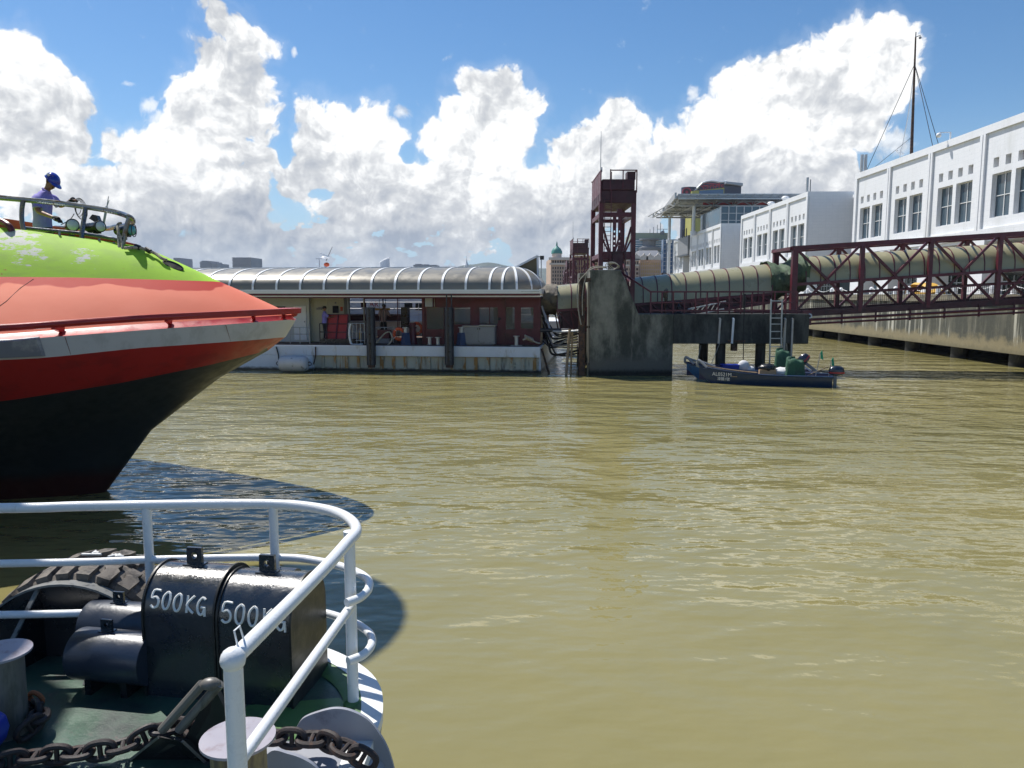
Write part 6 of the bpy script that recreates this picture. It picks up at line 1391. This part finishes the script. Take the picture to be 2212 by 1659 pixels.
# ------------------------------------------------ worker on the ferry foredeck
wb=atY(92,480,13.80); wz=wb.z-.96
r=thing('person','person in lilac shirt and blue helmet holding coiled cable on the ferry bow','person',(wb.x,13.80,wz))
yaw=math.radians(-12); f=V((math.cos(yaw),math.sin(yaw),0)).normalized()
def W_(px,py,Y): return atY(px,py,Y)-V((wb.x,13.80,wz))
J=stand(1.09,(1,-.25,0),.06)
J.update(pelvis=W_(92,487,13.80),waist=W_(92,468,13.80),chest=W_(92,435,13.80),neckb=W_(99,414,13.80),neck=W_(104,407,13.80),head=W_(109,398,13.80),face=V((.70,-.28,-.62)))
J.update(shL=W_(112,428,14.07),elL=W_(131,446,14.20),wrL=W_(153,434,14.00),shR=W_(78,428,13.53),elR=W_(82,457,13.43),wrR=W_(118,471,13.25))
hc,hd,fw,rt,hands=person(r,J,'lilac','trous','hairg',1.09,tw=1.22)
RB=FR[r.name]
m=MB(); R=Matrix([rt,fw,hd]).transposed(); hc2=hc+hd*.05
rings=[]
for i in range(9):
    a=PI/2*i/8; rr=math.cos(a)*.128+.001; rings.append([hc2+R@V((rr*math.cos(t)*.92,rr*math.sin(t)*1.08,math.sin(a)*.118)) for t in [2*PI*k/22 for k in range(22)]])
m.loft(rings,True,True); 
brim=[]
for k in range(22):
    t=2*PI*k/22; e=.012+.055*max(0,math.sin(t))**2; brim.append((V((.128*math.cos(t)*.92,.128*math.sin(t)*1.08,0)),V(((.128+e)*math.cos(t)*.92,(.128+e)*math.sin(t)*1.08,-.012-.015*max(0,math.sin(t))))))
m.loft([[hc2+R@a,hc2+R@b,hc2+R@(b-V((0,0,.008))),hc2+R@(a-V((0,0,.01)))] for a,b in brim],True,False,True); build(m,'helmet','helmet',r,local=True,ang=50)
m=MB(); 
c=hc2+R@V((-.0,-.0,0)); 
for sgn in (1,-1): m.obox(hc2+R@V((sgn*.112,-.02,.052)),R@V((0,.03,.004)),R@V((sgn*-.008,0,.018)),R@V((sgn*.004,0,.002)))
build(m,'helmet_sticker','sticker',r,local=True,ang=0)
for k,(w,d_,sd_,dn) in enumerate(hands):
    if k==1:
        m=MB(); m.tube([w-d_*.02,w+d_*.05,w+d_*.10],[.036,.048,.042],10)
        for o_ in (-.032,-.011,.011,.030): m.tube([w+d_*.09+sd_*o_,w+d_*.135+sd_*o_-dn*.012,w+d_*.16+sd_*o_-dn*.04],[.014,.014,.011],7)
        m.tube([w+d_*.05+sd_*.045,w+d_*.09+sd_*.062-dn*.02],[.016,.012],7); build(m,'glove','glove',r,local=True,ang=60)
    else:
        m=MB(); m.tube([w+d_*.03,w+d_*.09],[.042,.046],10)
        for o_ in (-.032,-.011,.011,.030): m.tube([w+d_*.08+sd_*o_,w+d_*.12+sd_*o_-dn*.012,w+d_*.13+sd_*o_-dn*.045],[.014,.014,.012],7)
        m.tube([w+d_*.04+sd_*.045,w+d_*.08+sd_*.06-dn*.02],[.016,.012],7); build(m,'glove','glove',r,local=True,ang=60)
m=MB(); hp=RB@(J['wrL']+(J['wrL']-J['elL']).normalized()*.1)
for k in range(4):
    c=atY(170+k*1.6,448+k*1.2,13.9+.02*k); m.torus(c,(.35,1,.15*k-.2),.10+.018*k,.0052,22,5,.62+.1*k,1.25)
pts=[atY(160,462,13.85),atY(155,470,13.65),atY(146,478,13.45),atY(132,485,13.25)]; m.tube(bez(pts,5),.008,5)
tag(build(m,'cable_coil','roped'),'coil of thin black cable held up in the worker\'s left hand','cable')

# ------------------------------------------------ foreground workboat
DZ=1.18
WB=thing('workboat','foreground workboat bow with worn green deck and white tube railing','boat',(-2.2,3.4,0))
outl=[(-7,4.75),(-5,4.95),(-3.6,5.03),(-2.9,5.05),(-2.2,5.02),(-1.6,4.93),(-1.3,4.80),(-1.08,4.65),(-.90,4.46),(-.79,4.26),(-.74,4.05),(-.73,3.9),(-.74,3.6),(-.76,3.2),(-.80,2.6),(-.86,1.6),(-.9,.8)]
out=bez([V((x,y,DZ)) for x,y in outl],4)
m=MB(); poly=[p for p in out]+[V((-7,.8,DZ))]; m.add(poly,[tuple(range(len(poly)))]); build(m,'deck','deck',WB,ang=0)
def offs(p,i,pts,d,dz=0):
    t=(pts[min(i+1,len(pts)-1)]-pts[max(i-1,0)]).normalized(); n=V((-t.y,t.x,0)); return p+n*d+V((0,0,dz))
m=MB(); m.loft([[offs(p,i,out,.02,-.02),offs(p,i,out,.02,.035),offs(p,i,out,-.10,.035),offs(p,i,out,-.10,-.02)] for i,p in enumerate(out)],True,True); build(m,'gunwale','white',WB,ang=30)
m=MB(); m.loft([[offs(p,i,out,.018,-.022),offs(p,i,out,-.02,-.30),offs(p,i,out,-.10,-1.4)] for i,p in enumerate(out)],False)
M['wbside']=mat('weathered grey brown topsides',(.30,.29,.26),.6,c2=(.12,.09,.07),amt=.42,sc2=(4,4,1.5),bump=.002); build(m,'topsides','wbside',WB,ang=30)
m=MB(); i0=[i for i,p in enumerate(out) if p.y<4.75 and p.x>-1.25][0]; seg=out[i0:i0+18]; m.loft([[offs(p,i,seg,-.10,.004),offs(p,i,seg,-.10,.03),offs(p,i,seg,-.20,.006)] for i,p in enumerate(seg)],False); build(m,'waterway','deckgreen',WB,ang=0)
m=MB(); m.add([(-1.55,3.85,DZ+.004),(-.95,3.75,DZ+.004),(-.83,4.0,DZ+.004),(-1.0,4.2,DZ+.004),(-1.5,4.12,DZ+.004)],[(0,1,2,3,4)]); build(m,'sunlit_patch','deckgreen',WB,ang=0)  # sunlight on the deck painted in as a brighter green patch
# railing
rt_=[(-7,4.45),(-5,4.52),(-3.13,4.58),(-2.7,4.62),(-2.26,4.65),(-1.9,4.67),(-1.49,4.67),(-1.25,4.61),(-1.06,4.49),(-.93,4.32),(-.86,4.12),(-.87,3.9),(-.90,3.5),(-1.0,2.62)]
tp=bez([V((x,y,2.2)) for x,y in rt_],6)
m=MB(); m.tube(tp,.031,14); m.ell(tp[-1],.046,n=14,m=8); m.tube([tp[-1]+V((0,.05,.03)),tp[-1]+V((-.01,.05,.085)),tp[-1]+V((.0,.08,.09)),tp[-1]+V((.01,.09,.03))],.004,6); build(m,'top_rail','rail',WB)
def railz(z,bulge,x1):
    q_=[(-7,4.45),(-3.13,4.58),(-2.26,4.65),(-1.49,4.69),(-1.2,4.62),(-.98,4.48),(-.86+bulge*.5,4.33),(-.83+bulge,4.18),(-.85+bulge,4.05),(-.89,3.97)]
    return bez([V((x,y,z)) for x,y in q_],6)
m=MB(); m.tube(railz(1.85,.02,0),.024,12); build(m,'middle_rail','rail',WB)
m=MB(); m.tube(railz(1.52,.03,0),.024,12); build(m,'lower_rail','rail',WB)
m=MB(); a=V((-.89,4.05,1.79)); b=V((-1.0,2.62,1.80)); m.tube([a,(a+b)/2,b],.025,12); build(m,'side_rail','rail',WB)
def post(x,y,r_=.028,r2=None):
    m=MB(); m.cyl((x,y,DZ),(x,y,2.2),r2 or r_,r_,n=14); build(m,'post','rail',WB)
    m=MB(); m.rev([(r_*1.9,0),(r_*1.7,.02),(r_*1.05,.035)],(x,y,DZ),n=12); build(m,'weld_foot','deckgreen',WB)
post(-2.27,4.65); post(-1.49,4.67); post(-.90,4.12,.032,.032); post(-1.0,2.62,.034,.036); post(-4.0,4.56)
# arch bulwark + gussets
AC=V((-2.86,4.72,1.02)); m=MB(); R_=.64; n=26
arc=[AC+V((R_*math.cos(PI*i/n),0,R_*math.sin(PI*i/n))) for i in range(n+1)]
m.prism(arc+[AC+V((-R_,0,-.5)),AC+V((R_,0,-.5))],(0,.03,0)); build(m,'arch_plate','black',WB,ang=30)
m=MB(); m.loft([[p+V((0,-.03,0)),p+V((0,.05,0)),p+V((0,.05,.014)),p+V((0,-.03,.014))] for p in arc],True,True); M['worn']=mat('worn pale edge',(.17,.175,.17),.5,c2=(.05,.05,.05),amt=.4,sc2=(20,20,20)); build(m,'arch_rim','worn',WB)
for x,dx in ((-3.02,-.10),(-2.50,-.05)):
    a=AC+V((x-AC.x,0,math.sqrt(R_**2-(x-AC.x)**2))); b=V((x+dx,4.35,DZ)); m=MB(); m.prism([a,b,V((x,4.72,DZ))],(.018,0,0)); build(m,'gusset','black',WB,ang=0)
    m=MB(); m.beam(a,b,.03,.012); build(m,'gusset_edge','worn',WB,ang=0)
# bollards
def bollard(x,y,h,rc,rb,lab,mt):
    r=thing('deck_bollard',lab,'bollard',(x,y,DZ),0,None); m=MB(); m.rev([(rb*1.05,0),(rb,.02),(rb,h)],n=26); build(m,'barrel',mt,r,local=True)
    m=MB(); m.rev([(rc,h),(rc,h+.012)],n=36); build(m,'cap','capst',r,local=True); return r
M['capst']=mat('bare steel cap',(.34,.32,.36),.36,c2=(.22,.16,.17),amt=.36,sc2=(12,12,12),soft=.12,var=.05)
M['yrust']=mat('yellow rusted pipe',(.26,.20,.09),.55,c2=(.12,.09,.06),amt=.45,sc2=(10,10,2),c3=(.05,.045,.045),amt3=.42,sc3=(5,5,2))
M['greyb']=mat('grey worn pipe',(.17,.16,.14),.4,c2=(.09,.09,.07),amt=.42,sc2=(8,8,2),var=.15)
bollard(-1.165,3.07,.44,.155,.115,'steel bollard with wide round cap behind the near rail post','yrust')
bollard(-2.70,3.86,.44,.150,.108,'steel bollard with round cap at the left frame edge','greyb')
# dark frame bracket over chain
# unseen deckhouse of the workboat, left of the view
m=MB(); m.box(-10.2,-5.52,2.4,6.0,DZ,4.6); build(m,'deckhouse','white',WB,ang=0,bevel=.05)
m=MB(); m.box(-5.51,-5.49,2.8,5.6,3.0,4.1); m.box(-9.8,-6.0,2.37,2.39,3.0,4.1); build(m,'window','glass',WB,ang=0)
# unseen slab added up left, shaped to cast the water and deck shade
r=thing('shade_slab','unseen flat slab with a rounded end, added to cast shadow from the upper left','roof',(-16,12,0))
m=MB(); zc_r=9.8; sx,sy=-4.41,4.41
eq=[(-1.9,-1.5),(-1.9,3.2),(-2.05,3.75),(-2.5,4.05),(-4.6,4.3),(-4.75,7.0)]+[(-2.95+1.75*math.cos(a),7.95+1.75*math.sin(a)) for a in [math.radians(q) for q in range(-150,115,12)]]+[(-4.8,8.6),(-6.5,8.0),(-11,7.6),(-11,-1.5)]  # outline is the wanted shadow, shifted back up towards the sun
m.prism([V((x+sx,y+sy,zc_r)) for x,y in eq],(0,0,.12)); build(m,'shade_plate','white',r,ang=30)
for x,y in ((-14.9,5),(-14.9,9.8)): m=MB(); m.cyl((x,y,-1),(x,y,zc_r),.2,n=12); build(m,'column','galv',r)  # posts added to carry the unseen slab
m=MB()
for y in (5,9.8): m.beam((-15,y,zc_r-.15),(-11,y,zc_r-.15),.2,.28)
build(m,'plate_beam','galv',r,ang=0)
DBK=thing('fairlead_frame','dark slanting twin bar frame with triangular plates beside the chain','fairlead',(-1.75,3.4,DZ))
a=onz(432,1484,1.62); b=onz(338,1592,1.36); m=MB()
for k in (0,.085): m.tube([b+V((k,.06,0)),a+V((k,.03,0))],.024,10)
m.ell(a+V((.04,.03,0)),.05,.035,.03); build(m,'bar','greyb',DBK)
m=MB(); p1=onz(343,1592,1.35); p2=onz(394,1601,1.35); p3=onz(490,1690,1.0); p4=onz(220,1690,1.0); m.prism([p1,p2,p3,p4],(0.02,.02,0)); q1=a+V((.05,.04,-.02)); m.prism([q1,p2+V((0,.03,0)),V((p2.x+.05,p2.y+.1,DZ)),V((q1.x+.15,q1.y+.05,DZ))],(.012,.02,0)); build(m,'plate','black',DBK,ang=0)
m=MB(); m.beam(p2,p3,.012,.012); m.beam(p1,p4,.012,.012); build(m,'worn_edge','greyb',DBK,ang=0)
# blue fitting at lower left corner
r=thing('blue_pedestal','chipped bright blue rounded fitting at the lower left corner','fitting',onz(-12,1600,1.3)); c=onz(-22,1552,1.42)
m=MB(); m.prism([V((c.x-.12,c.y-.06,c.z+.02)),V((c.x+.0,c.y-.06,c.z+.02)),V((c.x+.045,c.y-.06,c.z-.01)),V((c.x+.06,c.y-.06,c.z-.07)),V((c.x+.04,c.y-.06,c.z-.13)),V((c.x+.0,c.y-.06,c.z-.18)),V((c.x-.0,c.y-.06,DZ)),V((c.x-.12,c.y-.06,DZ))],(0,.12,0)); build(m,'housing','bluebr',r,bevel=.012)
# tyre fender
r=thing('tyre_fender','big tractor tyre hung as a fender outside the bow, white strokes on its tread','tyre',(-2.84,5.0,.4))
TC=V((-2.84,5.02,1.06)); m=MB(); prof_=[(.40,-.20),(.52,-.24),(.605,-.235),(.635,-.20),(.645,0),(.635,.20),(.605,.235),(.52,.24),(.40,.20),(.38,0),(.40,-.20)]
m.rev(prof_,TC,(0,1,0),60,False); build(m,'carcass','rubber',r)
m=MB()
for k in range(30):
    a0=2*PI*k/30
    for sgn in (-1,1):
        aa=a0+(PI/30 if sgn>0 else 0); rings=[]
        for rr in (.63,.675):
            ring=[]
            for (dy,da) in ((.03,-.035),(.10,-.03),(.13,-.075),(.245,-.07),(.245,.055),(.15,.05),(.12,.085),(.03,.08)):
                dr=-.02 if dy>.2 else 0
                an=aa+da; ring.append(TC+V(((rr+dr)*math.cos(an),sgn*dy,(rr+dr)*math.sin(an))))
            rings.append(ring)
        m.loft(rings,True,True)
build(m,'tread_block','rubber',r,ang=30)
M['letter2']=mat('white chalk strokes',(.78,.78,.75),.6,var=.03)
m=MB()
def T3(px,py): 
    r_=ray(px,py); a=r_.x**2+r_.z**2; ox,oz=-TC.x,CAMZ-TC.z; R2=.686; b_=2*(ox*r_.x+oz*r_.z); c_=ox*ox+oz*oz-R2*R2; dsc=b_*b_-4*a*c_
    t=(-b_-math.sqrt(max(dsc,0)))/(2*a); return V((0,0,CAMZ))+r_*t
def zz(x,y): return (x*.217)/1.1573,(1340+y*.217)/1.1573
for st in (((945,210),(1165,210)),((1055,205),(1105,172)),((1085,188),(1140,192)),((1240,240),(1345,215),(1400,232)),((1290,215),(1335,228),(1425,235)),((1330,212),(1345,240)),((1370,210),(1392,222))):
    m.tube([T3(*zz(*p)) for p in st],.0085,6)
build(m,'chalk_lettering','letter2',r)
# 500KG weights
dax=V((.9,-.15,0)).normalized(); yawd=math.atan2(dax.y,dax.x); org=V((-2.13,4.24,DZ))
def weight(label,x0,wd,depth,h,letters,tilt=0,ts=1.0,tx=.055):
    r=thing('ballast_weight',label,'weight',org+dax*x0,yawd,'five hundred kilo weights'); R_=depth/2; zc_=h-R_; n=22
    prof_=[(0,0)]+[(R_-R_*math.cos(PI*i/n),zc_+R_*math.sin(PI*i/n)) for i in range(n+1)]+[(depth,0)]
    m=MB(); m.prism([V((.012,y,z)) for y,z in prof_],(wd-.024,0,0)); build(m,'body','blackg',r,local=True,ang=30)
    for x in (0,wd-.012):
        m=MB(); pr2=[(-.012 if y==0 else depth+.012 if y==depth and z==0 else R_+(y-R_)*1.045,z if z<=zc_ else zc_+(z-zc_)*1.045) for y,z in prof_]; m.prism([V((x,y,z)) for y,z in pr2],(.012,0,0)); build(m,'end_plate','drumcap',r,local=True,ang=30)
    m=MB(); lw=.05; c=V((wd*.45,R_,h)); pl=[(-lw,0),(-lw,.07),(-lw*.7,.098),(lw*.7,.098),(lw,.07),(lw,0)]
    hole=[(.018*math.cos(t),.056+.020*math.sin(t)) for t in [2*PI*k/16 for k in range(16)]]; outr=[]
    for t in [2*PI*k/16 for k in range(16)]:
        dx,dz=math.cos(t),math.sin(t); s=min(lw/abs(dx) if abs(dx)>1e-6 else 9,(.048 if dz>0 else .056)/abs(dz) if abs(dz)>1e-6 else 9); outr.append((dx*s*.97,.056+dz*s))
    for y in (-.011,.011): m.loft([[V((c.x+a,R_+y,h+b)),V((c.x+a2,R_+y,h+b2))] for (a,b),(a2,b2) in zip(outr+outr[:1],hole+hole[:1])],False)
    m.loft([[V((c.x+a,R_-.011,h+b)),V((c.x+a,R_+.011,h+b))] for a,b in outr+outr[:1]],False); m.loft([[V((c.x+a,R_-.011,h+b)),V((c.x+a,R_+.011,h+b))] for a,b in hole+hole[:1]],False)
    m.box(c.x-.062,c.x+.062,R_-.035,R_+.035,h-.012,h+.006); build(m,'lifting_lug','blackg',r,local=True,ang=30)
    if letters:
        m=MB(); G={'5':[[(.9,1),(.15,1),(.05,.55),(.5,.62),(.85,.4),(.75,.08),(.3,-.02),(0,.12)]],'0':[[(.45,1),(.1,.75),(.05,.3),(.3,0),(.65,.1),(.82,.5),(.75,.88),(.45,1)]],'K':[[(.1,1.),(.15,0)],[(.85,1),(.15,.45),(.9,.0)]],'G':[[(.85,.88),(.5,1),(.12,.7),(.08,.3),(.35,.02),(.68,.08),(.84,.42)],[(.45,.45),(.98,.42)],[(.86,.44),(.9,-.08)]]}
        cw=.071*ts; lh=.095*ts
        for i,chh in enumerate('500KG'):
            for st in G[chh]:
                pts=[]
                for (u,v) in st:
                    X=tx+(i+u*.78)*cw+(.004 if i>2 else 0); s=letters+(v)*lh-.012*i*.5   # arc length up from the springing
                    if s<0: y,z=0,zc_+s
                    else: an=s/R_; y,z=R_-R_*math.cos(an),zc_+R_*math.sin(an)
                    ny=(R_-y)/R_; pts.append(V((X,y-.002*ny,z+.002)))
                m.tube(bez(pts,3),.0075,6)
        build(m,'painted_weight_mark','letter',r,local=True)
    return r
weight('left one of the two big black weights marked 500KG, beside the rail post',0,.455,.46,.72,.045)
weight('right one of the two big black weights marked 500KG, its flat end facing the water',.462,.455,.46,.70,.010,0,1.13,.035)
def smallw(label,loc,ln,R_,grp='small black cylinder weights'):
    r=thing('ballast_weight',label,'weight',loc,yawd,grp); m=MB(); m.rev([(R_*.98,0),(R_,.012),(R_,ln-.012),(R_*.98,ln)],(0,0,R_+.05),(1,0,0),36); build(m,'body','smallw',r,local=True)
    m=MB()
    for x in (.1,ln-.14): m.box(x,x+.04,-R_*.7,R_*.7,0,.09)
    build(m,'foot','black',r,local=True,ang=0)
    m=MB(); h=2*R_+.05; c=ln*.40; n=16; outr=[];hole=[]
    for t in [2*PI*k/n for k in range(n)]:
        dx,dz=math.cos(t),math.sin(t); s=min(.036/abs(dx) if abs(dx)>1e-6 else 9,.036/abs(dz) if abs(dz)>1e-6 else 9); outr.append((dx*s,.035+dz*s)); hole.append((.013*dx,.04+.013*dz))
    for y in (-.008,.008): m.loft([[V((c+a,y,h+b)),V((c+a2,y,h+b2))] for (a,b),(a2,b2) in zip(outr+outr[:1],hole+hole[:1])],False)
    m.loft([[V((c+a,-.008,h+b)),V((c+a,.008,h+b))] for a,b in outr+outr[:1]],False); m.box(c-.045,c+.045,-.025,.025,h-.008,h+.004); build(m,'lifting_lug','blackg',r,local=True,ang=30)
    return r
smallw('nearer of the two small black cylinder weights left of the 500KG weights',(-2.57,4.36,DZ),.47,.150)
smallw('farther of the two small black cylinder weights, half hidden under the railing',(-2.66,4.66,DZ+.05),.5,.150)
smallw('third small black weight peeking above behind the 500KG weights',(-1.62,4.74,DZ+.30),.25,.12)
# stud-link chain
def chain(pts,label,lk=.135,wire=.0165):
    pts=[V(p) for p in pts]; dense_=bez(pts,12); acc=0; nodes=[dense_[0]]
    for a,b in zip(dense_,dense_[1:]):
        acc+=(b-a).length
        if acc>=lk*.72: nodes.append(b); acc=0
    r=thing('anchor_chain',label,'chain',nodes[len(nodes)//2]-V((0,0,.04))); 
    for i,(a,b) in enumerate(zip(nodes,nodes[1:])):
        d=(b-a).normalized(); c=(a+b)/2; up=V((0,0,1)); s=d.cross(up).normalized(); u=s.cross(d)
        ang_=(PI/2 if i%2 else 0)+.25*math.sin(i*3.1); w=s*math.cos(ang_)+u*math.sin(ang_); n=20
        ov=[c+d*(lk*.5*math.copysign(abs(math.cos(t))**.8,math.cos(t)))+w*(lk*.31*math.copysign(abs(math.sin(t))**.75,math.sin(t))) for t in [2*PI*k/n for k in range(n)]]
        m=MB(); m.tube(ov,wire,8,True); m.cyl(c-w*lk*.3,c+w*lk*.3,wire*.75,n=8); build(m,'link','chain',r)
    return r
chain([onz(-60,1668,1.24),onz(40,1638,1.24),onz(130,1630,1.24),onz(220,1622,1.25),onz(300,1600,1.27),onz(345,1575,1.30),onz(400,1570,1.28),onz(455,1590,1.3),onz(560,1592,1.30),onz(640,1596,1.31),onz(700,1598,1.31),onz(745,1618,1.31),onz(790,1638,1.27),onz(822,1670,1.2)],'heavy rusty stud link chain running across the deck and over the side')
chain([onz(62,1520,1.24),onz(88,1545,1.28),onz(60,1580,1.25),onz(15,1600,1.22)],'rusty chain end heaped by the left bollard')
m=MB(); m.torus(onz(78,1508,1.27),(.3,1,.2),.035,.013,16,7,1.3,1); M['orust']=mat('orange rust shackle',(.35,.12,.05),.8); tag(build(m,'shackle','orust'),'orange rusted shackle beside the left bollard','shackle')
# grey curved fairlead plates at the side
r=thing('side_fairlead','pale grey curved fairlead plates at the edge of the deck where chain goes over','fairlead',(-.8,3.4,DZ))
def plate(Y,prof2,name,mt,thk=.02):
    m=MB(); top=bez([V((x,Y,z)) for x,z in prof2],5); bot=[V((p.x,Y,.95 if p.z>.95 else p.z-.05)) for p in (top[-1],top[0])]; m.prism(top+[V((top[-1].x-.02,Y,.8)),V((top[0].x,Y,.8))],(0,thk,0)); build(m,name,mt,r,ang=30)
M['fgrey']=mat('light grey marine paint',(.30,.315,.36),.5,c2=(.2,.2,.23),amt=.4,sc2=(5,5,5))
def pe(px,py,Y): p=atY(px,py,Y); return (p.x,p.z)
plate(3.72,[pe(640,1572,3.72),pe(655,1552,3.72),pe(690,1538,3.72),pe(725,1531,3.72),pe(760,1537,3.72),pe(795,1556,3.72),pe(822,1590,3.72),pe(840,1625,3.72),pe(853,1672,3.72),pe(856,1720,3.72)],'rear_plate','fgrey')
plate(3.36,[pe(560,1650,3.36),pe(587,1622,3.36),pe(620,1628,3.36),pe(655,1640,3.36),pe(685,1662,3.36),pe(700,1700,3.36)],'front_plate','fgrey')
m=MB(); tr=bez([V((-1.25,0,DZ+.03)),V((-1.0,0,DZ+.03)),V((-.84,0,DZ+.02)),V((-.70,0,DZ-.05)),V((-.62,0,DZ-.2)),V((-.6,0,DZ-.4))],5); m.loft([[p+V((0,3.38,0)),p+V((0,3.72,0))] for p in tr],False); build(m,'trough','fgrey',r)

# ------------------------------------------------ air: faint sea haze
hm=bpy.data.materials.new('haze'); hm.use_nodes=True; t=hm.node_tree; t.nodes.clear(); o=t.nodes.new('ShaderNodeOutputMaterial'); v=t.nodes.new('ShaderNodeVolumePrincipled')
v.inputs['Color'].default_value=(.78,.86,1,1); v.inputs['Density'].default_value=0.00016; t.links.new(v.outputs[0],o.inputs['Volume'])
m=MB(); m.box(-3050,3050,-310,3050,-7,118); M['haze']=hm; tag(build(m,'haze','haze',ang=0),kind='stuff')
